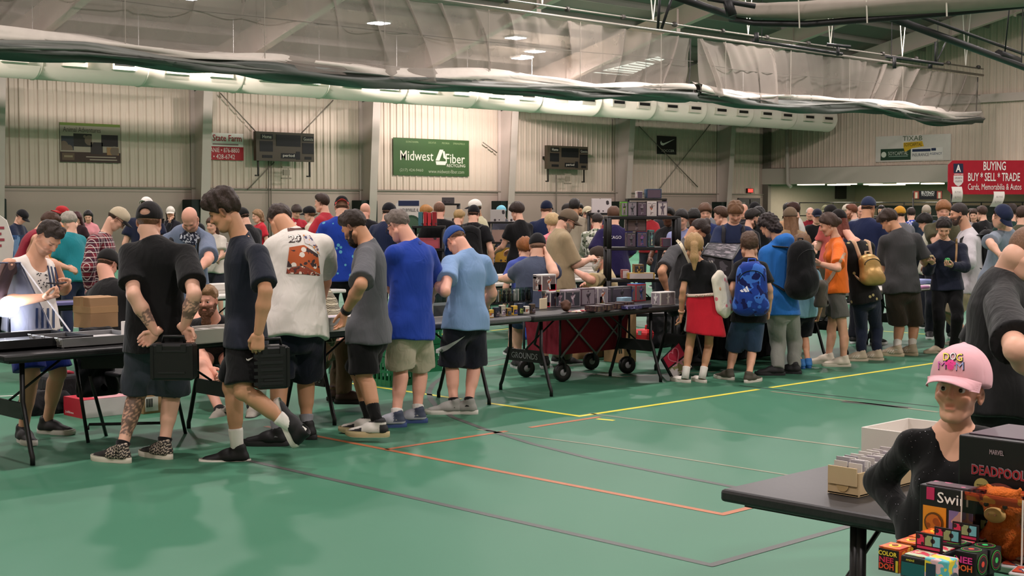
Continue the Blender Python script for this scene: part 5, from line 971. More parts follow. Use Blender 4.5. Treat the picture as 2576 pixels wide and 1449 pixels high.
# ---------------------------------------------------------------- people beyond the first row, by distance
def bg(label, px, crown, D, face=0, h=None, **k):
    """px: column of the head, top: row of the crown; height follows from the distance unless given"""
    h_ = CH - (crown - 522) * D / 3576; sit = k.pop('sit', 0); ld = math.sin(math.radians(k.get('lean', 0))); hh = (h or h_ / (1 - .06 * ld * 3)) if not sit else (h or 1.72)
    k.setdefault('lod', 1 if D < 17.5 else 2); k.setdefault('loose', 1.2)
    return pr(label, face=face, h=hh, px=px, D=D, sit=sit, **k)
PT_ = dict(bot=('pants', '1d1f28')); SH = dict(bot=('shorts', '2a2c34'))
b_plaid = bg('man in red plaid shirt and tan cap bending forward with glasses', 262, 513, 15.3, -72, h=1.84, lean=16, hp=48, w=1.0, hair=('short', '3a2a20'), cap=('b9ab92', '1c1c1e', 0, 6), glasses=True, top=('long', '8a2f38'), topmat=CL('7a2a34', pat='plaid', c2='1c2030', c3='d8d0c8', fr=62), pj=dict(hd=(294, 551), nk=(264, 588), sR=(238, 606, -.1), sL=(262, 606, .1), pl=(252, 722), eR=(222, 672), wR=(226, 728)), **PT_)
b_teal = bg('person with grey curly hair in teal tee leaning to the left table', 190, 543, 18.0, 55, h=1.64, lean=14, hp=40, w=.95, hair=('curly', 'a39c90'), top=('tee', '25808a'), tl=.9, pj=dict(hd=(175, 560)), bot=('pants', '2a3048'), hem=.13, aL='fwd', aR='fwd')
bg('bearded man in dark red tank top bending right behind the display', 66, 540, 16.5, -70, h=1.74, lean=24, hp=40, w=1.15, hair=('short', '4a3022'), beard=('short', '3a261c'), top=('tank', '8a2434'), skin='warm', aR='front', aL='front', **SH)
bg('man in black cap and navy shirt far left behind the display', 46, 524, 24, -100, hp=40, cap=('17171a',), top=('tee', '1c2438'), aL='front', aR='front', **PT_)
bg('person in mustard orange shirt and red cap with raised bare arm', 150, 521, 20, -40, h=1.72, cap=('a8282c', 'a8282c', 1), top=('tee', 'c27a2a'), aR='face', aL='up', **PT_)
bg('girl with long dark red hair beside the girl in pink', 202, 530, 27, 150, h=1.62, fem=1, w=.85, hair=('long', '3a1618'), top=('tee', '2a1a1e'), hp=25, **PT_)
bg('girl with straight black hair in pink striped top', 226, 526, 28.6, 190, h=1.65, fem=1, w=.85, hair=('long', '16100f'), top=('tee', 'd08a90'), hp=25, **PT_)
bg('man in navy jersey with yellow letters and backwards white cap', 367, 493, 20.5, -8, h=1.86, w=1.15, cap=('e6e2dc', 'e6e2dc', 1), hair=('short', '3a241c'), top=('tee', '1a2036'), hp=18, **PT_)
bg('woman in white bucket style hat and dark jacket, hand at mouth', 432, 503, 28, 190, h=1.72, fem=1, cap=('d2ccc2', 'd2ccc2'), hair=('long', '16120f'), top=('long', '1c1c22'), aR='face', **PT_)
b_bald = bg('bald man in slate tee with backpack straps bending toward us', 478, 507, 14.6, 178, h=1.88, lean=26, hp=52, w=1.18, skin='pink', hair=('stub', '8a6a54'), top=('tee', '68748a'), stubble=.4, tl=.85, aL='lean', aR='lean', pj=dict(hd=(478, 552), nk=(474, 572), sL=(520, 605), sR=(424, 604), pl=(470, 735, .15), eL=(526, 650, -.1), wL=(504, 676, -.25)), **SH)
bg('woman in white crocheted top between the bald man and the walker', 540, 550, 21, 160, h=1.55, fem=1, hair=('long', '4a3226'), top=('tee', 'cfc8bc'), aL='front', aR='front', **SH)
bg('man in black tee and dark cap leaning left behind walking man', 632, 528, 19, 60, h=1.72, w=1.1, cap=('1f1f1f',), top=('tee', '17171a'), hp=30, lean=8, aL='front', aR='front', **SH)
bg('child with light brown hair in red top by the lower wall', 656, 524, 27, 120, h=1.66, hair=('messy', '8a6a4a'), top=('tee', 'b02430'), **SH)
bg('boy in red flowered shirt standing by the wall, head down', 744, 508, 27, -150, h=1.76, hair=('mop', '2e2018'), top=('tee', 'b02a38'), topmat=CL('b02a38', pat='blobs', c2='e0c0b8', ps=9, th=.25), hp=30, **PT_)
bg('woman in black visor cap and cream lace top', 788, 515, 23, 75, h=1.72, fem=1, cap=('18181a',), hair=('bun', '6a4a34'), top=('tee', 'c8bda8'), **SH)
bg('tall man in bright red tee, profile left', 820, 481, 20, 72, h=1.9, w=1.12, hair=('short', '35241c'), top=('tee', 'a82a36'), hp=6, aL='front', aR='front', **PT_)
b_haw = bg('man in blue tropical shirt with colourful cap, back turned', 858, 491, 16.9, 8, h=1.85, w=1.14, cap=('141416', 'c83a30', 1), hair=('buzz', '5a3a2a'), top=('tee', '1d3c9c'), topmat=CL('1c3a98', pat='blobs', c2='5aa0b8', ps=10, th=.2), bot=('pants', '141416'), tl=.95, hem=.14, hp=22, loose=1.5, pj=dict(hd=(860, 522)), aL='front', aR='front')
bg('bald man in black tee with gold print at back', 917, 506, 22, -12, h=1.78, skin='pink', hair=('stub', '9a7a6a'), top=('tee', '16161a'), w=1.15, hp=15, **PT_)
bg('man in navy polo with dark cap behind grey-haired man', 972, 508, 19, -30, h=1.77, w=1.2, cap=('17171c',), top=('tee', '1d2540'), hp=20, **PT_)
bg('boy with blond hair in white tee by the roll up banner', 1066, 507, 26, -60, h=1.74, hair=('mop', 'a8743c'), top=('tee', 'd8d4cc'), **SH)
bg('balding man in black tee, back turned, by the red books', 1106, 502, 21, 4, h=1.8, w=1.08, skin='pink', hair=('balding', '7a5a48'), top=('tee', '131315'), bot=('shorts', '18181a'), hp=8, tl=.7)
bg('blond child with bare neck looking down left of backpack', 1150, 524, 22, -25, h=1.68, hair=('short', 'a88a5c'), top=('tee', '24242c'), hp=30, **SH)
b_bp = bg('man in black cap and black tee wearing large black backpack', 1190, 514, 20.2, -10, h=1.74, w=1.15, cap=('17171a', '17171a', 0), top=('tee', '17171a'), hp=20, **SH)
bg('dark bearded man in white cap and cream tee, profile left', 1204, 501, 22.5, 70, h=1.83, cap=('e8e4dc', '1a1a1e', 0, -4), beard=('full', '1c1412'), hair=('short', '1c1412'), skin='b98a68', top=('tee', 'd2caa8'), w=1.1, hp=10, **SH)
bg('child in pale turquoise cap behind the figure boxes', 1266, 513, 27.5, 40, h=1.74, cap=('7cc0d4', '7cc0d4'), top=('tee', '3a3a44'), **SH)
bg('young man in black tee with short dark hair, profile left', 1308, 506, 20.5, 40, h=1.78, w=.95, hair=('mop', '2e2018'), top=('tee', '141416'), bot=('shorts', '6f6a62'), hp=20, aL='front', aR='front')
bg('man in navy cap and navy tee turned away at the middle stall', 1372, 505, 20.7, -20, h=1.8, w=1.18, cap=('151d34',), hair=('short', '6a4a34'), top=('tee', '1e2848'), bot=('pants', '2a3048'), hp=8)
bg('blonde woman in pink checked blouse', 1393, 534, 18.2, 20, h=1.62, fem=1, w=1.1, hair=('mop', 'c0a478'), top=('tee', 'c85a66'), topmat=CL('c85a66', pat='plaid', c2='e0a0a8', c3='c85a66', fr=90), hp=18, aL='front', aR='front', **PT_)
b_khaki = bg('man in khaki fishing shirt and camo cap, profile right holding cards', 1412, 528, 15.3, -74, h=1.72, w=1.2, cap=('6a5c4c', '5c4e40', 0, 6), hair=('short', '3a2c24'), glasses=True, beard=('short', '8a7a6c'), top=('tee', 'a08e70'), bot=('pants', '5e5848'), hp=34, lean=8, tl=.95, aL='phone', aR='phone', pj=dict(hd=(1426, 556), nk=(1408, 582)))
bg('man in loose beige tee with black hair, back turned', 1443, 504, 22.2, -14, h=1.84, w=1.2, hair=('short', '191412'), skin='b98a68', top=('tee', 'ada28e'), bot=('pants', '2a2a2e'), hp=6)
bg('dark haired man in black shirt behind the beige tee', 1421, 509, 24, -60, h=1.77, top=('tee', '1a1a1c'), hair=('short', '1e1612'), **PT_)
bg('black bearded man facing us between the caps', 1457, 508, 26, 170, h=1.78, hair=('short', '14100e'), beard=('full', '14100e'), top=('tee', '1d1d22'), skin='b98a68', **PT_)
bg('person in cream knit hat at the middle distance', 1482, 514, 25.6, 30, h=1.72, cap=('c8bca0', 'c8bca0', 1), top=('tee', '8a8478'), **PT_)
bg('teen in grey tee with dark hair looking down', 1492, 518, 23.2, -160, h=1.68, hair=('mop', '3a2a20'), top=('tee', '55585c'), hp=35, aL='phone', aR='phone', **SH)
bg('person in navy and red cap far behind the shelf', 1503, 511, 27, 160, h=1.76, cap=('1c2440', 'b03038'), top=('tee', '2a3050'), **PT_)
bg('child with dark hair in green and white camo top', 1500, 535, 21, -15, h=1.62, hair=('short', '241a16'), top=('long', '8a927c'), topmat=CL('8a927c', pat='camo', c2='d8d8cc', c3='3c4438', ps=14, th=.48), hp=25, aL='front', aR='front', **SH)
b_pur = bg('boy in dark purple jersey with yellow cuffs, back turned', 1545, 514, 18.4, 6, h=1.72, w=1.05, hair=('short', '5a3c2a'), top=('tee', '231d44'), tl=.95, loose=1.4, hp=18, aL='hip', aR='front', bot=('shorts', '1c1c28'))
bg('child with ginger hair beside the seated man in slate tee', 1320, 608, 16.0, 10, sit=.5, h=1.5, hair=('mop', '8a5226'), top=('tee', '4a5aa8'), pj=dict(hd=(1320, 626), nk=(1318, 650), pl=(1322, 740)))
for lab, x, tp, D, fc, kw in (
    ('woman with dark skin and black top right of shelf', 1684, 521, 19, 150, dict(skin='dark', hair=('short', '14100e'), top=('tee', '1a1a1c'), fem=1)),
    ('woman with black tied hair, pale lilac top', 1716, 526, 18, 160, dict(hair=('bun', '17110f'), top=('tee', '8a90b8'), fem=1, hp=20)),
    ('woman with dark skin looking down in black tee', 1745, 522, 18.5, 170, dict(skin='dark', hair=('bun', '14100e'), top=('tee', '18181c'), fem=1, hp=35)),
    ('young man with brown fringe in navy tee facing us', 1771, 512, 20, 178, dict(hair=('mop', '5a3c28'), top=('tee', '24305c'))),
    ('boy with brown hair and glasses left of the navy tee boy', 1822, 519, 19, 60, dict(hair=('short', '4a3222'), top=('tee', '3a3e50'))),
    ('man with short beard looking down to the right, black top', 1880, 524, 18.5, -70, dict(hair=('short', '1e1612'), beard=('short', '1e1612'), top=('tee', '161618'), hp=20)),
    ('older man in tall black cap beside the bearded man', 1892, 508, 22, -40, dict(cap=('161618',), top=('tee', '1b1b1e'), skin='pink')),
    ('bald man far back left of the tall black cap', 1872, 512, 26, 140, dict(hair=('stub', 'a08070'), top=('tee', '2a2a30'), skin='pink')),
    ('woman in black with spiky black hair and grey bag strap', 1912, 520, 20.4, 30, dict(hair=('messy', '14100e'), top=('tee', '141416'), fem=1)),
    ('man in peach tee with black hair, back turned', 1982, 510, 23, 0, dict(hair=('short', '17110f'), top=('tee', 'b08a68'))),
    ('red bearded man in white jersey with red letters', 2003, 508, 22, 70, dict(hair=('short', '3a2018'), beard=('short', '6a3420'), top=('tee', 'd8d4d0'))),
    ('older man in dark red jacket far back', 2036, 521, 28, 170, dict(hair=('balding', 'b0a8a0'), top=('long', '7a1c28'), skin='pink')),
    ('man in dark cap with badge and black jacket with white strap', 2052, 526, 24, 180, dict(cap=('1a1e30',), top=('long', '161618'), hp=10)),
    ('man in camouflage cap far back', 2075, 516, 31, 160, dict(cap=('7a7a5a', '7a7a5a'), top=('tee', '55504a'))),
    ('man in dark cap and coral tee behind the orange woman', 2094, 515, 21, 30, dict(cap=('1c1a1a',), top=('tee', 'c8605c'), w=1.15)),
    ('white haired woman in olive top far back', 2132, 515, 26, 150, dict(hair=('mop', 'cfc4b0'), top=('tee', '5a5a3c'), fem=1)),
    ('man in grey tee with ginger beard far back', 2148, 513, 25, 60, dict(hair=('short', '6a3a24'), beard=('short', '7a4428'), top=('tee', '8e9298'))),
    ('pale haired man behind the navy cap', 2164, 515, 28, 170, dict(hair=('balding', 'b8aca0'), top=('tee', '4a4a44'), skin='pink')),
    ('man in yellow cap and grey tee beyond the sunglasses', 2266, 519, 22, 20, dict(cap=('c08a2c', 'c08a2c', 0), top=('tee', '66666c'))),
    ('man with grey crew cut in dark blue jacket, back turned', 2328, 515, 26, -10, dict(hair=('buzz', 'a89c8c'), top=('long', '2c3648'), w=1.1)),
    ('child with black hair in cream tee left of the zip pullover', 2336, 537, 20, 60, dict(hair=('mop', '17110f'), top=('tee', 'bdb8a8'), hp=25)),
    ('girl with long hair beyond the backpack', 2448, 526, 28, 150, dict(hair=('long', '3a2418'), top=('tee', 'a8a0a0'), fem=1)),
    ('woman in brown blouse and long hair by the fence', 2458, 525, 29, 170, dict(hair=('long', '5a3420'), top=('tee', '8a5a48'), fem=1)),
    ('boy in black and gold jersey near the hanging paper', 2472, 518, 25, 20, dict(hair=('short', '3a2418'), top=('tee', '18181a'))),
    ('man in dark green tee reaching over at right', 2540, 519, 19, -20, dict(hair=('short', '2a1c16'), top=('tee', '223a34'), lean=12, hp=25)),
    ('man in olive tee beside the right edge', 2566, 518, 18.5, -40, dict(hair=('short', '3a261c'), top=('tee', '4c4c3a'), w=1.1)),
    ('person in white tee half hidden behind the backpack', 2440, 525, 30, 160, dict(hair=('short', '3a2a20'), top=('tee', 'd8d4cc'))),
    ('person in black hoodie far back under the low ceiling', 2216, 516, 33.5, 150, dict(hair=('short', '1a1412'), top=('hood', '1a1a1e'))),
    ('man in grey shirt far back left of the doors', 1782, 517, 31, 20, dict(hair=('short', '3a2a20'), top=('tee', '77777c'))),
    ('woman in red top far back by the wall pad', 1632, 521, 28, 160, dict(hair=('long', '2a1a14'), top=('tee', '9a2a30'), fem=1)),
    ('man in dark tee with cap under the black swoosh sign', 1665, 517, 30, 30, dict(cap=('222228',), top=('tee', '26262c'))),
    ('person in teal hoodie far back beyond the gold backpack', 2178, 521, 36, 170, dict(hair=('mop', '4a3020'), top=('hood', '2c6468')))):
    kw = dict(kw); kw.setdefault('bot', ('pants', RND.choice(['1d1f28', '2a2c34', '3a3a3c', '4a4436']))); kw.setdefault('aL', RND.choice(['front', 'down', 'phone'])); kw.setdefault('aR', RND.choice(['front', 'down'])); bg(lab, x, tp, D, fc, **kw)
b_navy = bg('boy with brown hair in navy tee and backpack straps looking down', 1842, 511, 17.4, 176, h=1.78, w=1.0, hair=('mop', '6a4a30'), top=('tee', '2a3350'), hp=38, lean=6, aL='front', aR='front', pj=dict(hd=(1850, 534)), **SH)
bg('woman in brown camouflage cap with long brown hair, back turned', 1990, 530, 17.2, 10, h=1.7, fem=1, w=1.05, cap=('6a5a48', '6a5a48'), hair=('longer', '7a5a40'), top=('tee', '8a7458'), hp=12, **PT_)
bg('man in plain navy cap and navy tee, turned right', 2176, 502, 17.6, -40, h=1.84, w=1.1, cap=('27304a', '27304a'), skin='tan', hair=('buzz', '3a261c'), top=('tee', '1c2544'), hp=14, aR='front', aL='front', **PT_)
b_jer = bg('fan in blue jersey with white number, back turned', 2290, 523, 27.8, -6, h=1.7, hair=('short', '2a1c16'), top=('tee', '2840a8'), **PT_)
bg('young man in olive tee facing us, drinking', 2368, 507, 18.4, 172, h=1.79, hair=('mop', '8a5a34'), top=('tee', '4a4834'), aR='face', aL='front', **PT_)
b_rgt = bg('young man in grey tee and navy cap reaching down onto white table', 2512, 521, 15.4, -150, h=1.76, lean=16, hp=50, cap=('232a44', '232a44', 0, 0), top=('tee', '7c8694'), tl=.9, hair=('short', '2a1c16'), pj=dict(hd=(2519, 544), eR=(2490, 610, -.1), wR=(2514, 640, -.2)), aL='lean', aR='lean', **PT_)
# ---------------------------------------------------------------- prints and marks on the clothes, eyes of shoes and so on
print_text(p_nas, 'top', '20', 742, 600, 20, 33, '2a1a18', -4, .03); print_text(p_nas, 'top', '20', 741, 599, 17, 29, 'f0ebe4', -4, .012)
def patch(info, part, pts, c, n='print', lift=.005): h_ = len(pts) // 2; return print_strip(info, part, pts[:h_], pts[h_:][::-1] if False else pts[h_:], c, name=n, lift=lift)
CAR = M('b4562a', .7, pat='blobs', c2='e2d8cc', c3='3a2a2a', ps=11, th=.22); CAR2 = M('8a3a24', .7, pat='camo', c2='d9c8b8', c3='4a2a24', ps=30, th=.45)
patch(p_nas, 'top', [(728, 622), (765, 616), (800, 640), (722, 672), (765, 668), (806, 690)], CAR); patch(p_nas, 'top', [(722, 674), (765, 669), (806, 692), (720, 688), (765, 690), (802, 694)], CAR2)
patch(p_nas, 'top', [(762, 590), (780, 592), (800, 622), (768, 612), (785, 618), (806, 645)], M('c9c2c0', .7, pat='camo', c2='4a4a66', c3='c8843a', ps=30, th=.45)); print_text(p_nas, 'top', 'PRIDE', 755, 664, 10, 48, '6a2a22', -4, .01, name='print')
patch(p_nas, 'top', [(722, 572), (742, 574), (766, 572), (724, 582), (744, 578), (768, 578)], '5a3a34')
print_strip(p_sky, 'bot', [(1097, 876), (1105, 874), (1125, 868), (1150, 856), (1170, 845)], [(1096, 888), (1106, 889), (1126, 880), (1150, 862), (1170, 845.5)], 'aeb0ae', p_sky['bot'], 'swoosh')
print_strip(p_walk, 'bot', [(619, 901), (622, 904), (630, 901), (640, 897)], [(620, 906), (625, 908), (631, 904), (640, 898)], 'd8d4cc', p_walk['bot'], 'swoosh')
for k in range(3): print_strip(p_tank, 'top', [(118 + k * 9, 668 + k * 2), (124 + k * 9, 700), (128 + k * 9, 730)], [(122 + k * 9, 668 + k * 2), (129 + k * 9, 700), (133 + k * 9, 730)], '3a4664', name='flag_stripe')
for k in range(18): a_ = RND.uniform(88, 118); b2 = RND.uniform(684, 722); print_strip(p_tank, 'top', [(a_, b2), (a_ + 3, b2)], [(a_, b2 + 3), (a_ + 3, b2 + 3)], '2a2c34', name='flag_star')
for k in range(4): print_strip(p_tank, 'top', [(90 + k * 14, 775), (90 + k * 14, 825)], [(96 + k * 14, 775), (96 + k * 14, 825)], '4a5878', name='flag_stripe')
print_text(b_pur, 'top', 'CHICAGO', 1540, 597, 8, 46, 'd8d2d8'); print_text(b_jer, 'top', '20', 2290, 562, 13, 16, 'd8d8e0', 0, .02)
print_strip(p_roy, 'top', [(1053, 607), (1058, 605), (1062, 608)], [(1054, 613), (1058, 615), (1062, 612)], '1c2f78', name='collar_mark')
print_text(p_tat, 'top', 'x', 396, 600, 3, 3, '2a2a2a') if False else None
print_strip(b_bald, 'top', [(452, 590), (470, 578), (490, 580), (502, 594)], [(452, 602), (470, 614), (490, 618), (502, 606)], M('1e2438', .7, pat='camo', c2='c8ccd8', c3='1e2438', ps=40, th=.47), name='chest_print'); print_strip(b_bald, 'top', [(476, 618), (490, 618)], [(480, 634), (488, 640)], 'c88a3a', name='chest_print')
GLIT = M('cfcbd6', .2, 'metal')
g_ = MB()
for k in range(130):
    x, y = RND.uniform(2225, 2480), RND.uniform(1075, 1310); g_.raw([P(x, y, 4.1), P(x + 1.3, y, 4.1), P(x + 1.3, y + 1.3, 4.1)], [(0, 1, 2)])
W_ = on_surface(p_cap, 'top', [np.array(v) for v in g_.v], .0015); g_.v = [tuple(w - p_cap['base']) for w in W_]; tag(g_.build('glitter', GLIT, p_cap['top']), kind='stuff')
# lettering of the child's cap
capV = p_cap['mesh']['cap']
def cap_text(s_, x, y, hp_, wp, c, bold, lift): 
    V, Fc = text2d(s_, bold); V = V / np.ptp(V, axis=0) * A3(wp, hp_)[:2]; pts = [P(x + a, y - b - .06 * a, 4.0) for a, b in V]; W = np.array(on_surface(p_cap, 'cap', pts, lift))
    me = bpy.data.meshes.new('cap_lettering'); me.from_pydata((W - p_cap['base']).tolist(), [], Fc); me.materials.append(M(c, .6)); link('cap_lettering', me, p_cap['obj']['cap'])
for s_, x, y, c in (('D', 2380, 897, 'e8d44e'), ('O', 2397, 896, 'd8d4d4'), ('G', 2413, 899, 'e8d44e'), ('M', 2369, 918, 'd86ab8'), ('M', 2414, 921, '9aa8d8')): k_ = s_ == 'M'; cap_text(s_, x + 1.5, y + 1.5, 22, 18 + 3 * k_, '2a1c24', -.01 if k_ else .025, .003); cap_text(s_, x, y, 19, 15 + 4 * k_, c, -.01 if k_ else .005, .006)
for dx, dy, rr in ((0, 4, 9), (-9, -4, 4.4), (-3.5, -9, 4.4), (4, -9, 4.4), (9.5, -4, 4.4)):
    W = on_surface(p_cap, 'cap', [P(2391 + dx + rr * math.cos(a), 918 + dy + rr * math.sin(a), 4.0) for a in np.linspace(0, 6.28, 13)[:-1]], .006)
    MB().raw([w - p_cap['base'] for w in W], [tuple(range(12))[::-1]]).build('paw_patch', M('e0408c', .6), p_cap['obj']['cap'])
# ---------------------------------------------------------------- folding tables
GREYT = M('5a5a5c', .5, var=.25, sc=60); BLKT = M('232324', .42, var=.5, sc=70); WHTT = M('cfcbc4', .5, var=.04); PIPE = M('161617', .4)
def folding_table(label, x0, x1, y0, y1, top=BLKT, edge=None, z=.74, frames=None, words=None, group=None, ik_=.52, fk=None, loff=0):
    c = A3((x0 + x1) / 2, (y0 + y1) / 2, 0); o = empty('folding_table', c, label, 'table', group); hx, hy = (x1 - x0) / 2, (y1 - y0) / 2; lx = hx >= hy
    MB().box((0, 0, z - .022), (2 * hx, 2 * hy, .044)).build('table_top', top, o, bevel=.012)
    MB().box((0, 0, z - .052), (2 * hx - .12, 2 * hy - .12, .02)).build('apron', edge or PIPE, o)
    L, W = (hx, hy) if lx else (hy, hx); T = (lambda a, b, zz: (a, b, zz)) if lx else (lambda a, b, zz: (b, a, zz))
    for s_, f in ((-1, None), (1, None)):
        a = s_ * (L - .22) if frames is None else frames[0 if s_ < 0 else 1] - (c[0] if lx else c[1]); k = fk or W - .02; i = .2 if ik_ == .52 else W * ik_
        for b in (-1, 1): MB().tube([T(a, b * i + loff, z - .05), T(a, b * i + loff, .41), T(a, b * (i + .02) + loff, .36), T(a, b * (k - .02) + loff, .09), T(a, b * k + loff, .05), T(a, b * k + loff, 0)], .017, 8).build('leg', PIPE, o)
        MB().box(T(a, 0, .345), T(.02, 2 * i + .02, .11)).build('leg_panel', M('1d1d1e', .5), o)
        MB().tube([T(a, -i, z - .06), T(a, i, z - .06)], .012, 6).tube([T(a, 0, .4), T(a - s_ * .42, 0, z - .06)], .009, 6).build('leg_brace', PIPE, o)
        if words and lx and s_ < 0: lettering(words, (a - .012, 0, .345), A3(0, -1, 0), ZZ, .055, M('8f9092', .6), o, width=min(.34, 2 * i - .03), base=A3(0, 0, 0), bold=.01)
    return o
folding_table('black folding table at far left carrying the black open display tray', 1.5, 3.98, 8.85, 9.55, BLKT)
folding_table('speckled black folding table behind the tattooed man', 4.02, 6.42, 8.85, 9.55, BLKT, frames=(4.21, 5.79))
folding_table('grey folding table behind the royal blue and light blue tees', 6.46, 8.85, 8.85, 9.55, GREYT, frames=(6.69, 8.35), words='GROUNDS')
folding_table('black folding table crowded with boxed figures, red wagon under it', 8.88, 11.14, 8.85, 9.55, BLKT, frames=(9.12, 10.65), words='GROUNDS')
folding_table('black folding table behind ponytail girl and boy with backpack', 11.17, 13.68, 8.85, 9.55, BLKT, frames=(11.36, 13.5))
folding_table('pale topped folding table between brown shorts and navy pullover', 13.71, 16.1, 8.85, 9.55, WHTT, frames=(13.95, 15.42))
folding_table('dark folding table at lower right holding card boxes', 3.86, 5.7, 2.2, 2.95, BLKT, frames=(3.97, 5.45), ik_=.03, fk=.06, loff=-.1)
TZ = .82; folding_table('light grey table in the lower right corner covered with toys', 3.36, 5.3, 1.05, 1.86, M('b3aea6', .5, var=.05), z=TZ)
a = G(1068, 722, .74); WX, WY = a[0], a[1]
folding_table('white folding table left of the slate tee man with paper boxes', WX, WX + 2.4, WY, WY + .76, WHTT); folding_table('white folding table under the white card boxes at the cream shirt man', WX + 2.43, WX + 4.85, WY, WY + .76, WHTT)
for lab, px, py, L, mt in (('white folding table behind crouching bearded man', 520, 745, 1.9, WHTT), ('white folding table under the yellow edged crate stall', 500, 672, 2.4, WHTT), ('white table with small boxes left of the teal tee', 20, 672, 2.4, WHTT), ('black topped table before plaid shirt man at left', 10, 775, 1.9, BLKT),
                           ('white table at the right edge before the grey tee man', 2478, 668, 2.4, WHTT), ('white table in the crowd behind the orange woman', 1880, 668, 2.4, WHTT), ('white table behind royal blue tee man in the crowd', 930, 650, 2.4, WHTT), ('white table by the navy cap man in the right crowd', 2130, 640, 2.4, WHTT)):
    a = G(px, py, .74); folding_table(lab, a[0], a[0] + L, a[1], a[1] + .76, mt)
def draped_table(label, px, D, L, col='141416'):
    a = at(px, D); o = empty('draped_table', a, label, 'table'); MB().box((0, 0, .74), (L, .76, .04)).build('table_top', WHTT, o)
    b = MB(); n = 60; loop = []
    for i in range(n):
        t = i / n * 4; s_ = int(t); u = t - s_; c = [(-1, -1), (1, -1), (1, 1), (-1, 1)]; p0, p1 = c[s_], c[(s_ + 1) % 4]; loop.append((p0[0] + (p1[0] - p0[0]) * u, p0[1] + (p1[1] - p0[1]) * u))
    v = [(x * (L / 2 + .01), y * .39, .765) for x, y in loop] + [(x * (L / 2 + .03 + .025 * math.sin(i * 2.1)), y * (.41 + .025 * math.sin(i * 2.1)), .02) for i, (x, y) in enumerate(loop)]
    b.raw(v, [(i, (i + 1) % n, n + (i + 1) % n, n + i)[::-1] for i in range(n)] + [tuple(range(n))], 0); cl = b.build('tablecloth', CL(col)); cl.location = a
    tag(cl, label.replace('table', 'cloth draped over the table'), 'tablecloth'); return o
draped_table('black draped table with chair and figure rack behind light blue tee', 1268, 25.5, 2.6)
draped_table('black draped table in the queue gap behind the striped backpack boy', 1830, 16.25, .9)
draped_table('black draped table at the far left edge', 10, 21.5, 1.6)
# ---------------------------------------------------------------- boxes
KRAFT = M('a98560', .75, var=.06, sc=4); WBOX = M('cdc8c0', .7, var=.03); CLEAR = M('dfe6e6', .1, 'clear')
def box3(name, label, p, w, d, h, mat, yaw=0, cat='box', group=None, tape=None, top=None, prints=(), bevel=.004, lid=None, panel=None):
    """p: bottom centre; w along X, d along Y. prints: (face, u0, v0, u1, v1, colour or material) with face f = -Y side, s = -X side, t = top"""
    o = empty(name, p, label, cat, group, rz=yaw); MB().box((0, 0, h / 2), (w, d, h)).build('box_body', mat, o, bevel=bevel)
    if top is not None: MB().box((0, 0, h + .001), (w * .98, d * .98, .004)).build('top_face', top, o)
    if tape: MB().box((0, 0, h + .001), (w * 1.0, .05, .003)).box((-w / 2 - .001, 0, h * .85), (.003, .05, h * .3)).build('tape', tape, o)
    if lid is not None: MB().box((0, 0, h - .03), (w + .012, d + .012, .065)).build('lid', lid, o, bevel=.003)
    F_ = {'f': (A3(-w / 2, -d / 2, 0), XX, ZZ, w, h), 's': (A3(-w / 2, d / 2, 0), -YY, ZZ, d, h), 't': (A3(-w / 2, -d / 2, h + .001), XX, YY, w, d)}
    for f, u0, v0, u1, v1, c in prints:
        O, u, v, W, H = F_[f]; n = np.cross(u, v); MB().prism([(u0 * W, v0 * H), (u1 * W, v0 * H), (u1 * W, v1 * H), (u0 * W, v1 * H)], O, u, v, .0022).build('print', M(c, .5) if isinstance(c, str) else c, o)
    o['dim'] = [w, d, h]; return o
def face_text(o, f, s_, x, y, h_, w_, c, bold=0, lift=.004, shear=0):
    w, d, h = o['dim']; O, u, v, W, H = {'f': (A3(-w / 2, -d / 2, 0), XX, ZZ, w, h), 's': (A3(-w / 2, d / 2, 0), -YY, ZZ, d, h), 't': (A3(-w / 2, -d / 2, h + .001), XX, YY, w, d)}[f]
    return lettering(s_, O + u * x * W + v * y * H, u, v, h_ * H, M(c, .6) if isinstance(c, str) else c, o, width=w_ * W, bold=bold, base=A3(0, 0, 0), lift=lift, shear=shear)
def open_box(label, p, w, d, h, mat, yaw=0, t=.008, cat='box', name='open_box', flaps=0, group=None):
    o = empty(name, p, label, cat, group, rz=yaw); MB().box((0, 0, t / 2), (w, d, t)).build('bottom', mat, o)
    for x, y, a, b_ in ((-w / 2 + t / 2, 0, t, d), (w / 2 - t / 2, 0, t, d), (0, -d / 2 + t / 2, w - 2 * t, t), (0, d / 2 - t / 2, w - 2 * t, t)): MB().box((x, y, h / 2), (a, b_, h)).build('side_panel', mat, o, bevel=.002)
    return o
T = lambda px, py, z=.742: G(px, py, z)
def onY(px, Y, z=.742): r = RT * ((px - 1288) / FPX) + HF; p = r * (Y / r[1]); p[2] = z; return p
# left end of the row
o = open_box('black open display tray with fabric liner, front left table', T(70, 872) + A3(-.12, .05, 0), .95, .62, .075, M('17171a', .5), t=.02, cat='display case', name='display_case')
MB().box((0, 0, .03), (.88, .55, .02)).build('liner', M('2c2d33', .7, pat='blobs', c2='c9c6c8', ps=14, th=.1), o)
pa, pb = T(70, 872) + A3(-.12, .05, 0), None
lid = empty('acrylic_lid', pa + A3(0, .3, .08), 'clear acrylic lid standing open above the black tray', 'lid'); MB().prism([(-.47, 0), (.47, 0), (.30, .50), (-.47, .52)], (0, 0, 0), XX, nrm(A3(0, .25, 1)), .006).build('sheet', M('cfd4e2', .1, 'clear'), lid)
MB().tube([A3(.47, 0, 0), A3(.30, .5 * .25, .48), A3(-.47, .52 * .25, .5)], .006, 5).tube([A3(.46, -.3, .0), A3(.30, .12, .48)], .006, 5).build('edge_strip', M('cfccd0', .3), lid)
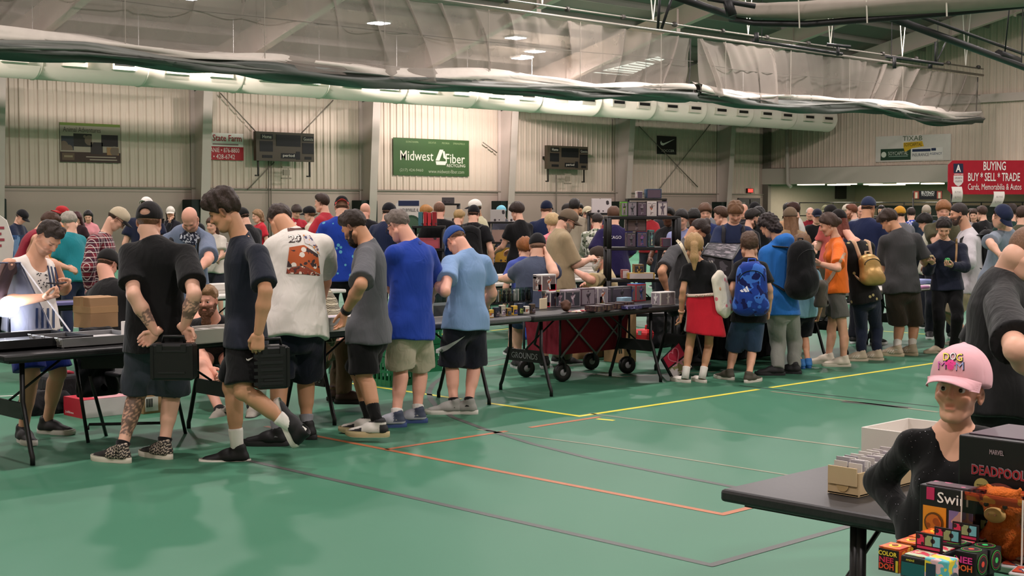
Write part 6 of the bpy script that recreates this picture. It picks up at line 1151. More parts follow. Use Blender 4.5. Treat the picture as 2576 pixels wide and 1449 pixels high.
lp = P(22, 772, 10.05); o = empty('led_lamp', A3(lp[0], lp[1], .745), 'glaring white LED lamp on a stick in the case at left edge', 'lamp'); hz = lp[2] - .745
MB().lathe((0, 0, 0), [(.07, 0), (.07, .015), (.012, .03), (.01, hz - .05)], 14).build('stand', BLK, o); MB().lathe((0, 0, hz), [(.005, -.075), (.05, -.06), (.075, 0), (.05, .06), (.005, .075)], 16, -HF).build('bulb', M('f2f4ff', .5, 'emit', s=40), o)
l = bpy.data.lights.new('led', 'POINT'); l.energy = 5; l.shadow_soft_size = .08; l.color = (.92, .95, 1); lo = bpy.data.objects.new('led', l); COL.objects.link(lo); lo.location = lp - HF * .12
ALU = M('8f8f90', .4, 'metal', met=.5)
o = open_box('silver edged aluminium display case open on the table beside cardboard box', T(232, 868) + A3(.02, .1, 0), .62, .46, .07, ALU, t=.012, cat='display case', name='display_case'); MB().box((0, .02, .03), (.56, .38, .02)).build('liner', M('b9b6b4', .7), o)
for x in (-.2, 0, .2): MB().box((-.312, x, .045), (.02, .05, .035)).tube([(-.322, x - .02, .05), (-.335, x - .02, .075), (-.335, x + .02, .075), (-.322, x + .02, .05)], .004, 5).build('latch', CHROME, o)
o = box3('cardboard_box', 'plain brown taped cardboard box standing on the display case', T(233, 838) + A3(.06, .06, .04), .24, .24, .235, KRAFT, yaw=.08, tape=M('b48f66', .4))
MB().box((0, -.1215, .14), (.24, .003, .05)).box((-.1215, 0, .14), (.003, .24, .05)).build('tape', M('b28d64', .4), o)
box3('card_box', 'white printed card box in the silver display case', T(306, 862) + A3(.1, .0, .05), .16, .1, .1, WBOX, prints=(('s', .1, .1, .5, .9, M('d8d2cc', .6, pat='blobs', c2='8a4a5a', ps=20, th=.25)),), yaw=.3)
box3('storage_case', 'charcoal hard case behind the cardboard box and tattooed man', T(308, 805) + A3(.3, .35, 0), .5, .34, .14, M('2a2b2e', .5), prints=(('f', .05, .45, .95, .5, '4a4b4e'),))
o = open_box('long white cardboard tray box on table right of tattooed man', T(520, 858), .55, .3, .1, WBOX, t=.006, yaw=.05); 
for k in range(3): MB().box((-.1 + .12 * k, 0, .05), (.08, .24, .07)).build('card_row', M('9a948c', .7, pat='streak'), o)
box3('card_box', 'closed long white card box behind charcoal tee man, with papers', T(832, 832), .48, .2, .11, WBOX, lid=WBOX, prints=(('t', .1, .1, .8, .8, M('d6c8cc', .6, pat='blobs', c2='7a86b8', ps=12, th=.3)),))
box3('card_box', 'small white lidded card box stacked at back of grey table', T(826, 806) + A3(0, .1, .0), .3, .2, .09, WBOX, lid=WBOX)
for lab, pt_, w, h, c in (('purple printed magazine pile on the black table before plaid shirt man', G(165, 768, .742) + A3(.1, .1, 0), .4, .03, '5c5a88'), ('white folded paper sheet lying left of the cardboard box', onY(168, 9.25), .2, .008, 'c4c0ba')): box3('paper_pile', lab, pt_, w, .26, h, M(c, .6), cat='papers')
# acrylic show case right of royal blue tee
o = empty('show_case', T(1106, 796) + A3(.1, .1, 0), 'glass show case with white edges between blue tees', 'display case'); MB().box((0, 0, .14), (.5, .35, .28)).build('glass', CLEAR, o)
for x in (-.25, .25):
    for y in (-.175, .175): MB().box((x, y, .14), (.012, .012, .28)).build('edge_strip', WBOX, o)
for z in (.004, .28): MB().box((0, .175, z), (.5, .012, .012)).box((0, -.175, z), (.5, .012, .012)).box((.25, 0, z), (.012, .35, .012)).box((-.25, 0, z), (.012, .35, .012)).build('edge_strip', WBOX, o)
MB().box((0, 0, .05), (.46, .3, .1)).build('grey_tray', M('6c6c6e', .6), o)
# ---------------------------------------------------------------- boxed figures on the crowded table
ART = [M(c, .45, pat='camo', c2=b_, c3=d, ps=22, th=.46) for c, b_, d in (('d0c8c4', '6a5a58', 'a85a3a'), ('55484e', '8a8088', '2c262e'), ('8a7480', '5a4654', 'c4b8c0'), ('3c3c40', '6a6a70', '1c1c20'), ('3a4a7a', '8a5a8a', '20283a'), ('5c6a34', '2c3a1c', '9aa85a'))]
mini_c = ['2c3430', '3a4236', '6a5a2c', '26282c', '4a3a30', 'd8d2c8', '33503a', '2a2f3c']
for k in range(11):
    px = 1243 + 12.5 * k; p = T(px, 768 - k * .9) + A3(.05, .12, 0); c = mini_c[k % 8]
    o = empty('figure_case', p, 'slim clear case with small dark figure, back row, %s from light blue tee' % ('first', 'second', 'third', 'fourth', 'fifth', 'sixth', 'seventh', 'eighth', 'ninth', 'tenth', 'eleventh')[k], 'figure case', 'clear figure cases on the crowded table')
    MB().box((0, 0, .075), (.055, .055, .15)).build('clear_case', CLEAR, o); MB().box((0, 0, .008), (.056, .056, .016)).build('base', M('1c1c1e', .5), o)
    MB().lathe((0, 0, .016), [(.012, 0), (.02, .02), (.016, .05), (.022, .07), (.008, .085), (.014, .095), (.014, .11), (.004, .12)], 10).build('figure', M(c, .6), o)
    if k in (2, 6): MB().box((-.029, 0, .08), (.003, .05, .12)).build('price_card', WBOX, o)
for k in range(8):
    p = T(1245 + 15 * k, 800 - 1.6 * k) + A3(.0, .06, 0); c = ('c8a03c', '1c2238', 'b8b0a0', '8a6a2c', 'caa23c', '20263c', 'd2ccc0', '4a3a2c')[k]
    box3('trinket_box', 'small %s blister box in the front row, %s from the light blue tee' % (('yellow', 'navy', 'bone white', 'bronze', 'gold', 'dark blue', 'pale', 'brown')[k], ('first', 'second', 'third', 'fourth', 'fifth', 'sixth', 'seventh', 'eighth')[k]), p, .052, .04, .07 + .015 * (k % 3), M(c, .5), group=None, prints=(('f', .1, .1, .9, .6, ART[k % 6]), ('s', .1, .3, .9, .9, '1c1c20')))
hash_ = lambda s_: sum(ord(c) * (i + 3) for i, c in enumerate(s_)); BASEC = ('c4bab8', '4a4450', '8a8088', '3a3c44', '6a5a5a', '5a4a58')
FIG = [(.36, .1), (.42, .45), (.28, .56), (.3, .68), (.43, .66), (.45, .75), (.41, .83), (.5, .91), (.59, .83), (.55, .75), (.57, .66), (.74, .74), (.76, .64), (.6, .5), (.66, .1), (.56, .1), (.5, .38), (.45, .1)]
def figure_print(o, faces, mat, n=1):
    w, d, h = o['dim']
    for f in faces:
        O, u, v, W, H = {'f': (A3(-w / 2, -d / 2, 0), XX, ZZ, w, h), 's': (A3(-w / 2, d / 2, 0), -YY, ZZ, d, h)}[f]; nn = np.cross(u, v) * .0023; k = min(1, .8 * H / W)
        MB().prism([((.5 + (a - .5) * k) * W, b * H) for a, b in FIG], O + nn, u, v, .0012).build('figure_print', mat, o); MB().prism([(.1 * W, .86 * H), (.9 * W, .86 * H), (.9 * W, .9 * H), (.1 * W, .9 * H)], O + nn, u, v, .0008).build('title_strip', M('8a8486', .5), o)
def fig_box(lab, px, py, w, h, art, c, d=.12, z=.742, tags=(), off=(0, .1, 0), yaw=0, name='figure_box'):
    bc = BASEC[hash_(lab) % 6] if h > .1 else art
    o = box3(name, lab, G(px, py, z) + A3(*off), w, d, h, M(c, .5), yaw=yaw, prints=(('f', .06, .06, .94, .92, bc), ('s', .06, .06, .94, .92, bc)) + tuple(tags))
    if h > .1: figure_print(o, ('f', 's'), art)
    return o
o = fig_box('white and red figure box, lower of the stacked pair', 1407, 772, .17, .15, ART[0], 'cfc8c6', tags=(('f', .55, .0, 1, .35, 'b01f30'), ('s', .6, 0, 1, .3, 'b01f30')))
o = fig_box('white figure box with red corner on top of the stack', 1392, 772, .2, .16, ART[0], 'd6d0cc', off=(0, .12, .152), tags=(('f', .5, .0, 1, .4, 'b01f30'), ('s', .62, 0, 1, .4, 'b01f30'), ('s', .05, .75, .4, .95, '4a4a4c')))
fig_box('grey hexagonal figure box with yellow sticker', 1448, 773, .22, .165, ART[2], '9a8f98', tags=(('s', .1, .6, .45, 1.0, 'd8cf7a'),))
fig_box('dark plum figure box beside the yellow sticker box', 1487, 768, .2, .165, ART[1], '4c3a44')
fig_box('white figure box with yellow price tag at middle of table', 1524, 765, .15, .165, ART[0], 'c8c2c0', tags=(('f', .2, .05, .65, .45, 'd8cc6a'),))
fig_box('long charcoal display box behind the pale blue box', 1572, 760, .32, .155, ART[3], '3a3a3e')
fig_box('small pale blue game box', 1566, 764, .14, .065, M('8fb0c4', .5, pat='streak'), '86a8bc', off=(0, -.02, 0), d=.08)
fig_box('red and blue topped figure box right of charcoal display', 1620, 758, .16, .175, ART[4], 'a8333c', tags=(('t', 0, 0, 1, 1, '2c62a4'),))
for k in range(4): fig_box('dark maroon booster box, %s of the row at front right of table' % ('first', 'second', 'third', 'fourth')[k], 1530 + 25 * k, 786 - 3.6 * k, .1, .055, M('3a2228', .5, pat='camo', c2='5a4434', c3='221418', ps=40, th=.45), '2c1c20', d=.16, off=(0, .17, 0), name='booster_box')
fig_box('white box printed with four dark figures by the girl', 1688, 768, .23, .13, M('d2cecc', .5, pat='camo', c2='55525a', c3='cfcac8', ps=34, th=.4), 'd8d4d0')
fig_box('flat violet card game box near girl in black tee', 1652, 781, .2, .03, M('3a3460', .5, pat='camo', c2='8a84b8', c3='1c1a30', ps=30, th=.4), '2c2a48', d=.14, off=(0, .33, 0)); fig_box('flat navy card game box at the right table end', 1690, 778, .14, .03, M('20243c', .5), '1c2034', d=.12, off=(0, .36, 0))
for k in range(9): box3('card_pack', 'loose %s card pack on the table front, %s in the fan' % (('white', 'red', 'cream', 'pink')[k % 4], ('first', 'second', 'third', 'fourth', 'fifth', 'sixth', 'seventh', 'eighth', 'ninth')[k]), T(1452 + 7 * k, 786 - .8 * k + (k % 3)) + A3(0, .08, .0), .065, .09, .006 + .002 * (k % 3), M(('d6d0c8', 'b0303c', 'cfc0a8', 'c88a94')[k % 4], .4), yaw=.4 * (k % 3), cat='card pack')
o = empty('ape_mask', T(1436, 786) + A3(0, .06, 0), 'small brown ape head figure on the front of the table', 'toy'); F = Fld((-.07, -.07, 0), (.07, .07, .13), .008); F.ell((0, 0, .06), (.045, .045, .055)); F.ell((-.03, -.03, .045), (.03, .03, .028)); F.cone((-.04, .02, .08), (-.01, -.045, .08), .012, .012); F.noise(_lump(.004, 90)); v_, q_ = F.mesh(1); link('head', np_mesh('head', v_, q_, M('4a2c1c', .7)), o)
box3('price_card', 'cream folded price card standing among the trinkets', T(1378, 778) + A3(0, .06, 0), .11, .02, .1, M('d6c8a8', .7), yaw=.2); box3('price_card', 'white slip lying over the yellow boxes', T(1345, 785) + A3(0, .1, 0), .14, .05, .006, M('dedad4', .7), yaw=-.3)
# ---------------------------------------------------------------- plastic shelf behind the crowded table
SX, SY = at(1532, 15.8)[:2]; SP = A3(SX, SY, 0); SW, SD = .78, .3
sh = empty('shelf_unit', SP, 'black plastic shelf unit stacked with boxed toys', 'shelf'); ax_ = np.stack([RT * .99 + HF * .06, HF * .99 - RT * .06, ZZ]); ax_[0] /= np.linalg.norm(ax_[0]); ax_[1] = nrm(A3(-ax_[0][1], ax_[0][0], 0))
lv = [.50, .885, 1.24, 1.585]
for z in lv: MB().box(ax_[0] * SW / 2 + ax_[1] * SD / 2 + ZZ * z, (SW + .04, SD + .03, .035), ax_).build('shelf_board', BLKP, sh, bevel=.006)
for x in (0.0, SW):
    for y in (0, SD):
        for z0, z1 in zip([0] + lv, lv): MB().tube([ax_[0] * (x) + ax_[1] * y + ZZ * z0, ax_[0] * x + ax_[1] * y + ZZ * z1], .028, 10).build('post', BLKP, sh)
def on_shelf(lab, u, z, w, h, art, c, d=.16, v=.12, name='figure_box'):
    o = box3(name, lab, SP + ax_[0] * u + ax_[1] * v + ZZ * (z + .018), w, d, h, M(c, .5), yaw=math.atan2(ax_[0][1], ax_[0][0]), prints=(('f', .06, .06, .94, .92, BASEC[hash_(lab) % 6]), ('s', .06, .06, .94, .92, art)))
    if h > .12: figure_print(o, ('f',), art)
    return o
for lab, u, z, w, h, art, c in (('lime green boxed figure at left end of the top shelf', .18, 1.585, .07, .16, ART[5], '5ca030'), ('clear and grey boxed figure on the top shelf', .27, 1.585, .1, .16, ART[3], '55555a'), ('charcoal boxed figure with yellow tag on top shelf', .38, 1.585, .1, .16, ART[1], '3a343a'), ('white and orange boxed figure on top shelf', .49, 1.585, .11, .165, ART[0], 'd4cecb'), ('purple grey box at right end of the top shelf', .61, 1.585, .11, .165, M('5a505c', .5, pat='streak'), '544a58'),
    ('grey blister figure box on middle shelf, left', .26, 1.24, .1, .16, ART[3], '4a4a50'), ('dark boxed figure on middle shelf beside the grey blister', .38, 1.24, .11, .17, ART[4], '38406a'), ('teal edged box on the middle shelf', .49, 1.24, .06, .19, M('6a9a94', .5, pat='blobs', c2='d8d4b0', ps=30, th=.3), '5a8a86'), ('red and yellow boxed toy right on the middle shelf', .66, 1.24, .1, .1, M('8a3a5a', .5, pat='camo', c2='c8a83c', c3='3a2a4a', ps=26, th=.45), '7a3450'), ('upper dark blister box stacked on the middle shelf', .32, 1.415, .22, .14, ART[1], '3c3a3e'),
    ('amber robot toy box on lower shelf', .35, .885, .11, .16, M('a8823c', .5, pat='camo', c2='4a3420', c3='d8c07a', ps=24, th=.45), '8a6a34'), ('red toy pack on lower shelf at left post', .2, .885, .08, .1, M('9a2434', .5, pat='camo', c2='2c1418', c3='c8a0a0', ps=24, th=.4), '8a2030'), ('row of yellow topped candy boxes on the lower shelf', .36, .885, .3, .07, M('c8a840', .5, pat='camo', c2='a83a3c', c3='e0d8b8', ps=30, th=.45), 'b08c38')): on_shelf(lab, u, z, w, h, art, c, v=.05 if 'candy' in lab else .16)
mz = empty('riser_shelf', SP + ax_[0] * .44 + ax_[1] * .2 + ZZ * 1.6, 'small black riser shelf standing over the top shelf boxes', 'shelf'); MB().box(ZZ * .19, (.44, .24, .02), ax_).build('board', BLKP, mz)
for x in (-.21, .21): MB().box(ax_[0] * x + ZZ * .095, (.02, .2, .19), ax_).build('side_panel', BLKP, mz)
on_shelf('dark blue landscape box on the riser above the shelf', .52, 1.785, .17, .105, M('2a4a68', .5, pat='camo', c2='182838', c3='4a7a98', ps=18, th=.45), '23405c', v=.2); on_shelf('small white and red box on the riser', .36, 1.785, .06, .08, M('c8c4c0', .5, pat='blobs', c2='b0404a', ps=30, th=.35), 'c4c0bc', v=.2)
o = empty('glass_jar', SP + ax_[0] * .68 + ax_[1] * .15 + ZZ * .905, 'clear glass jar on the lower shelf by the right post', 'jar'); MB().lathe((0, 0, 0), [(.06, 0), (.085, .03), (.085, .2), (.05, .26), (.045, .29)], 18).build('glass', M('c8cec8', .1, 'clear'), o); MB().lathe((0, 0, .0), [(.06, .005), (.075, .03), (.075, .17)], 12).build('filling', M('8a8a80', .6, pat='blobs', c2='c8c4b8', ps=40, th=.35), o)
# ---------------------------------------------------------------- white lidded card boxes and other goods on the inner tables
def wbox(lab, px, Y, w=.5, h=.12, z=.742, d=.22, c=WBOX): return box3('card_box', lab, onY(px, Y, z), w, d, h, c, lid=c)
wbox('white lidded card box under the small navy stack by khaki man', 1438, WY + .4, .62, .11)
p = onY(1438, WY + .4) + A3(0, 0, .115); box3('card_box', 'upper white lidded box carrying a small navy stack', p, .6, .22, .1, WBOX, lid=WBOX)
for k in range(3): box3('card_stack', 'navy plastic card holder, %s of the small stack' % ('lowest', 'middle', 'top')[k], p + A3(-.05, -.02, .102 + .022 * k), .2, .14, .02, M('2c3048', .4), cat='card holder')
for lab, px, py, w in (('open white paper box left of slate tee man', 1252, WY + .25, .4), ('white lidded card box far left on the white table', 1168, WY + .3, .35), ('white paper box right of the gesturing man hand', 1490, WY + .25, .35), ('white pamphlet box at the table end near cream shirt', 1385, WY + .2, .3)): wbox(lab, px, py, w, .09)
for k, (px, py, lab) in enumerate(((560, 13.75, 'stack of white card sleeves behind the walking man'), (600, 20.3, 'white card boxes on the far white table behind walker'), (1920, 14.5, 'white card box in crowd behind the blue hoodie'), (952, 21.5, 'white card box in crowd behind royal blue tee'), (2500, 11.7, 'small white card box at right edge table'), (70, 22.4, 'white card box at far left table'), (2140, 16.4, 'white card box by navy cap man'))): wbox(lab, px, py, .45, .1)
# slab racks: tiered stands full of graded cards
def rack(lab, px, Y, z, w, rows, D=None, c=('d8d0d4', 'b0a4b0', '8a5a6a', '6a7a9a')):
    p = onY(px, Y, z); o = empty('card_rack', p, lab, 'card rack'); n = int(w / .075)
    for r in range(rows):
        MB().box((0, .05 * r, .09 * r + .006), (w, .07, .012)).box((0, .05 * r + .035, .09 * r + .04), (w, .008, .09)).build('tier', M('c9c4be', .5), o)
        for k in range(n): MB().box((-w / 2 + .04 + k * .075, .05 * r - .0, .09 * r + .055), (.062, .012, .085)).build('slab', M(c[(k * 3 + r) % 4], .35, pat='blobs', c2='3a3440', ps=26, th=.3), o)
    return o
rack('tiered white rack of graded cards left of the walking man', 558, 20.2, .742, .5, 5); rack('tiered rack of card slabs at far left behind tank top man', 10, 22.3, .742, .5, 4, c=('c87a4a', '8a8a6a', 'd8c8b0', '4a5a7a'))
rack('tiered rack of card slabs behind the plaid shirt and teal tee', 180, 22.4, .742, .6, 2, c=('d0ccd8', 'a89ab0', '8a8a98', 'c8c4c8')); rack('rack of card slabs under the navy tee boy', 1842, 14.45, .742, .6, 2)
o = empty('picture_board', at(36, 17.5), 'blue landscape poster board standing by the left edge', 'poster'); MB().box(ZZ * 1.15, (.36, .02, .42), np.stack([RT, HF, ZZ])).build('board', M('3a5a8a', .5, pat='camo', c2='6a8ab0', c3='28405c', ps=6, th=.48), o); MB().box(ZZ * .47, (.03, .02, .94), np.stack([RT, HF, ZZ])).build('stand', BLK, o)
o = empty('price_banner', at(8, 16.8), 'white rounded price board at the far left edge', 'sign'); MB().prism([(-.25, .9), (.1, .9), (.14, 1.3), (.06, 1.55), (-.05, 1.63), (-.25, 1.64)], (0, 0, 0), RT, ZZ, .02).build('board', M('d8d2cc', .6), o); MB().box(ZZ * .45, (.04, .02, .9), np.stack([RT, HF, ZZ])).build('stand', BLK, o)
for k in range(4): MB().box(ZZ * (1.46 - .07 * k) - RT * (.05 + .02 * (k % 2)) - HF * .024, (.17 - .03 * (k % 2), .004, .03), np.stack([RT, HF, ZZ])).build('red_print', M('9a4450', .6), o)
def crate_rack(lab, px, D, w, h, boxes):
    a = at(px, D); o = empty('display_rack', a, lab, 'rack')
    for x in (-w / 2, w / 2):
        for y in (-.15, .15): MB().tube([RT * x + HF * y, RT * x + HF * y + ZZ * h], .025, 6).build('post', BLK, o)
    for z in np.arange(.45, h + .01, (h - .45) / 3): MB().box(ZZ * z, (w + .05, .36, .03), np.stack([RT, HF, ZZ])).build('shelf_board', BLK, o)
    z_ = [z for z in np.arange(.45, h + .01, (h - .45) / 3)]
    for i, (u, l, bw, bh, c, nm) in enumerate(boxes): box3('toy_box', nm, a + RT * u + ZZ * (z_[l] + .016), bw, .2, bh, M(c, .5, pat='blobs', c2='3a3438', ps=12, th=.28), yaw=HD - math.pi / 2)
crate_rack('black rack of toys left of the young man in black', 1268, 23.5, .5, 1.45, ((-.1, 3, .25, .2, 'b0aaa8', 'clear white toy box on the black rack top'), (.17, 3, .2, .28, 'd4ccc8', 'white and red toy box on the black rack top'), (0, 2, .4, .2, 'a88a80', 'pink and white toy box on rack middle'), (0, 1, .3, .24, 'b88a30', 'yellow toy box on rack lower level')))
crate_rack('black rack of red books by the balding man', 1080, 20.5, .42, 1.42, ((-.12, 3, .06, .2, '3a6a74', 'teal book on the black rack'), (-.05, 3, .05, .2, 'a8242c', 'red book on the black rack'), (.01, 3, .05, .19, 'b83038', 'second red book beside the first on the rack'), (.08, 3, .06, .2, '8a1c24', 'dark red book at the end of the row'), (0, 2, .3, .15, 'b0505c', 'pink toy box on the book rack')))
crate_rack('tall dark wire rack of cards by the white capped man', 1128, 23.5, .34, 1.75, ((0, 2, .26, .2, 'b8b0a8', 'white card box on the tall wire rack'), (0, 3, .2, .1, '4a4648', 'dark box on top of the tall wire rack')))
crate_rack('black rack of cards behind the purple jersey boy', 1512, 22, .4, 1.6, ((0, 3, .3, .22, 'd0c8c8', 'white card box on rack beyond the purple jersey'), (0, 2, .3, .2, 'a8484c', 'red card box on rack beyond the purple jersey')))
# yellow topped black totes
def tote(lab, px, py, z=0): p = G(px, py, z); o = empty('storage_tote', p, lab, 'tote'); MB().box((0, 0, .16), (.7, .45, .32), taper=1.05).build('tub', BLKP, o, bevel=.02); MB().box((0, 0, .335), (.78, .52, .04)).build('lid', M('d0a820', .5), o, bevel=.015); return o
tote('black tote with yellow lid behind the bald man at left', 520, 740, .1 - .1); tote('black tote with yellow lid beyond the teal tee', 172, 745)
# ---------------------------------------------------------------- under the tables
def tube_wheel(o, p, r, ax, nm='wheel'): 
    w = MB().lathe(p, [(r * .55, -.025), (r * .95, -.028), (r, -.015), (r, .015), (r * .95, .028), (r * .55, .025)], 22, ax).build(nm, BLK, o); MB().lathe(p, [(.015, -.034), (.025, -.03), (r * .62, -.012), (r * .62, .012), (.025, .03), (.015, .034)], 12, ax).build('hub', M('8a8a8c', .4), w)
def wagon():
    # px 1320..1570, wheels on the ground
    a = G(1490, 917); b = G(1362, 893); c = A3(10.45, 9.8, 0); o = empty('folding_wagon', c, 'dark red folding wagon with black frame under the crowded table', 'wagon'); L, W, z0, z1 = 1.02, .5, .26, .68
    f = MB(); n = 12
    f.raw([(-L / 2, -W / 2, z1), (L / 2, -W / 2, z1), (L / 2, W / 2, z1), (-L / 2, W / 2, z1), (-L / 2 + .03, -W / 2 + .03, z0), (L / 2 - .03, -W / 2 + .03, z0), (L / 2 - .03, W / 2 - .03, z0), (-L / 2 + .03, W / 2 - .03, z0)], [(0, 4, 5, 1), (1, 5, 6, 2), (2, 6, 7, 3), (3, 7, 4, 0), (4, 7, 6, 5)]); f.build('canvas_tub', CL('7a1c2c'), o)
    for y in (-W / 2 - .012, W / 2 + .012):
        for x0, x1 in ((-L / 2, 0), (0, L / 2)): MB().tube([(x0, y, z1), (x1, y, z0 - .02)], .011, 6).tube([(x0, y, z0 - .02), (x1, y, z1)], .011, 6).build('cross_bar', M('77787a', .3), o)
    for x in (-L / 2, L / 2): MB().tube([(x, -W / 2, .2), (x, -W / 2, z1 + .03), (x, W / 2, z1 + .03), (x, W / 2, .2)], .013, 6).build('end_frame', M('2a2a2c', .35), o)
    for x in (-L / 2 + .03, L / 2 - .03):
        for y in (-W / 2, W / 2): tube_wheel(o, A3(x, y, .092), .09, A3(.35, 1, 0)); MB().tube([(x, y - .04, .1), (x, y - .04, .2), (x, y, .25)], .012, 6).build('fork', BLK, o)
    MB().tube([(-L / 2, 0, .3), (-L / 2 - .1, 0, .36), (-L / 2 - .06, -.1, .8)], .014, 6).build('pull_handle', BLK, o)
    for s_ in (0, .03): MB().tube([(L / 2 - .2 + s_, -W / 2 - .03, .5), (L / 2 - .22 + s_, -W / 2 - .04, .36), (L / 2 - .18 + s_, -W / 2 - .03, .22)], .008, 5).build('strap', M('77777a', .7), o)
wagon()
def soft_bag(lab, p, dims, c, name='bag', cat='bag', yaw=0, lump=.008, fr=30):
    o = empty(name, p, lab, cat, rz=yaw); w, d, h = dims; F = Fld((-w * .7, -d * .7, -.01), (w * .7, d * .7, h * 1.3), max(.011, max(dims) / 40))
    for sx in (-1, 1): F.cone((sx * w * .32, 0, d * .35), (sx * w * .3, 0, h - d * .3), d * .48, d * .4, k=.04); 
    F.cone((-w * .32, 0, d * .3), (w * .32, 0, d * .3), d * .48, d * .48, k=.05); F.cone((-w * .3, 0, h - d * .35), (w * .3, 0, h - d * .35), d * .4, d * .4, k=.05); F.cone((0, 0, d * .4), (0, 0, h - d * .4), d * .5, d * .45, k=.06)
    F.noise(_lump(lump, fr)); F.cut((0, 0, 0), (0, 0, -1)); v_, q_ = F.mesh(1); link('bag_body', np_mesh('bag_body', v_, q_, CL(c)), o); return o
soft_bag('crumpled blue plastic shopping bag standing behind the table leg', G(1318, 853), (.34, .2, .36), '2a50a8', lump=.018, fr=26, yaw=-.2)
o = box3('cardboard_box', 'tall flat brown carton standing beside the wagon', G(1580, 912) + A3(.0, .12, 0), .2, .3, .66, KRAFT, prints=(('s', .7, .6, .74, .75, '6a5036'),)); box3('cardboard_box', 'low brown carton on the floor under the wagon', G(1490, 903) + A3(.1, .22, 0), .7, .3, .22, KRAFT)
o = empty('toolbox', G(1640, 880) + A3(.2, .2, 0), 'bright red toolbox under the table near the girl', 'toolbox'); MB().box((0, 0, .09), (.36, .2, .18), taper=1.06).build('tub', M('c8242c', .4), o, bevel=.01); MB().box((0, 0, .205), (.38, .22, .05), taper=.8).build('lid', M('d02a30', .4), o, bevel=.012); MB().tube([(-.08, 0, .22), (-.08, 0, .27), (.08, 0, .27), (.08, 0, .22)], .012, 6).build('handle', M('b82028', .4), o); MB().box((-.19, 0, .19), (.01, .05, .05)).build('latch', CHROME, o)
soft_bag('black bag hanging low beside the red toolbox', G(1700, 880) + A3(.1, .35, 0), (.3, .2, .42), '131315'); box3('crate', 'red tipped black crate between the table legs by girl', G(1745, 872) + A3(0, .4, 0), .35, .3, .2, M('18181a', .5), prints=(('s', .1, .6, .3, 1, 'c83038'),))
def crate(lab, p, c='1f6a44', w=.34, d=.34, h=.28):
    o = empty('milk_crate', p, lab, 'crate'); m = M(c, .45)
    MB().box((0, 0, .01), (w, d, .02)).build('base', m, o)
    for sx, sy in ((1, 0), (-1, 0), (0, 1), (0, -1)):
        L = d if sx else w; b = MB(); U = YY if sx else XX; N = A3(sx, sy, 0) * (w / 2 if sx else d / 2)
        for z, t in ((.03, .06), (.14, .025), (h - .03, .06)): b.box(N + ZZ * z, (.012 if sx else L, L if sx else .012, t))
        for k in range(6): b.box(N + U * (-L / 2 + .02 + k * (L - .04) / 5) + ZZ * h / 2, (.014 if sx else .022, .022 if sx else .014, h))
        b.build('side_grid', m, o)
    return o
p = G(985, 972) + A3(.12, .12, 0); crate('green milk crate on the floor behind khaki shorts', p); crate('green milk crate stacked at left behind khaki shorts', p + A3(0, .0, .285)); crate('green milk crate on floor right of khaki shorts', G(1055, 938) + A3(.12, .15, 0)); crate('green milk crate raised beside royal blue man knees', G(1055, 938) + A3(.12, .15, .285)); crate('dark green crate behind the charcoal tee man legs', G(925, 945) + A3(0, .25, 0), '17402c')
# front left: food carton, cooler, carton, chair, bags
JX = G(214, 1054); o = box3('food_carton', 'red and white fast food carton on the floor under left table', JX + A3(.2, .17, 0), .42, .34, .15, M('cfc8c6', .6, pat='streak', psc=(3, 3, 60)), prints=(('s', 0, 0, 1, 1, 'b02434'), ('t', 0, 0, .32, 1, 'c03a48'), ('t', .32, 0, 1, 1, 'd6a0a4')))
face_text(o, 's', 'Jollibee', .3, .2, .16, .42, 'ead8d8', .01)
o = box3('cardboard_box', 'brown shipping carton with white label behind tattooed calf', G(388, 1042) + A3(.1, .2, 0), .34, .3, .2, KRAFT, prints=(('f', .05, .1, .4, .7, 'd6d2ca'),)); 
for k in range(5): MB().box((-.14 + .012 * k, -.154, .09), (.005 if k % 2 else .008, .003, .07)).build('bar_mark', BLK, o)
o = box3('cooler_bag', 'square black soft cooler bag with red strap by the left table leg', G(165, 1038) + A3(.1, .22, 0), .42, .34, .3, CL('1c1c1e'), cat='bag', bevel=.03); MB().tube([(-.15, -.05, .3), (-.1, -.05, .315), (.02, -.05, .315), (.06, -.05, .3)], .016, 6).build('strap', M('a83040', .6), o)
soft_bag('slumped black cloth bag on floor beside the cooler', G(135, 1042) + A3(-.02, .1, 0), (.36, .22, .15), '151517', lump=.015)
box3('cardboard_box', 'open brown pizza style carton on the chair behind cooler', G(305, 1000, .4) + A3(.15, .2, .0), .3, .26, .05, KRAFT) if False else None
ch = G(300, 1098); o = empty('folding_chair', ch + A3(.1, .1, 0), 'black folding chair with jacket under the left table', 'chair'); c0 = ch + A3(.1, .1, 0); q = lambda x, y, z=0: G(x, y, z) - c0
MB().box((.12, .12, .45), (.42, .4, .03)).build('seat', BLKP, o, bevel=.01)
for a_, b_2 in (((222, 1114), (285, 880)), ((428, 1108), (452, 890))):
    g0 = q(*a_); top_ = g0 + A3(-.04, .12, .67); g1 = g0 + A3(.28, .3, 0) ; MB().tube([g0, top_], .013, 7).build('rear_leg', PIPE, o); MB().tube([g0 + A3(.25, .2, 0), g0 + A3(-.02, -.08, .5)], .013, 7).build('front_leg', PIPE, o)
MB().tube([q(222, 1114) + ZZ * .1, q(222, 1114) + A3(.02, .02, .13), q(428, 1108) + A3(-.02, .02, .13), q(428, 1108) + ZZ * .1], .011, 7).build('cross_bar', PIPE, o)
MB().box(q(222, 1114) * .5 + q(428, 1108) * .5 + A3(-.03, .11, .6), (.03, .5, .14), np.stack([nrm(A3(.6, .8, 0)), nrm(A3(-.8, .6, 0)), ZZ])).build('backrest', BLKP, o)
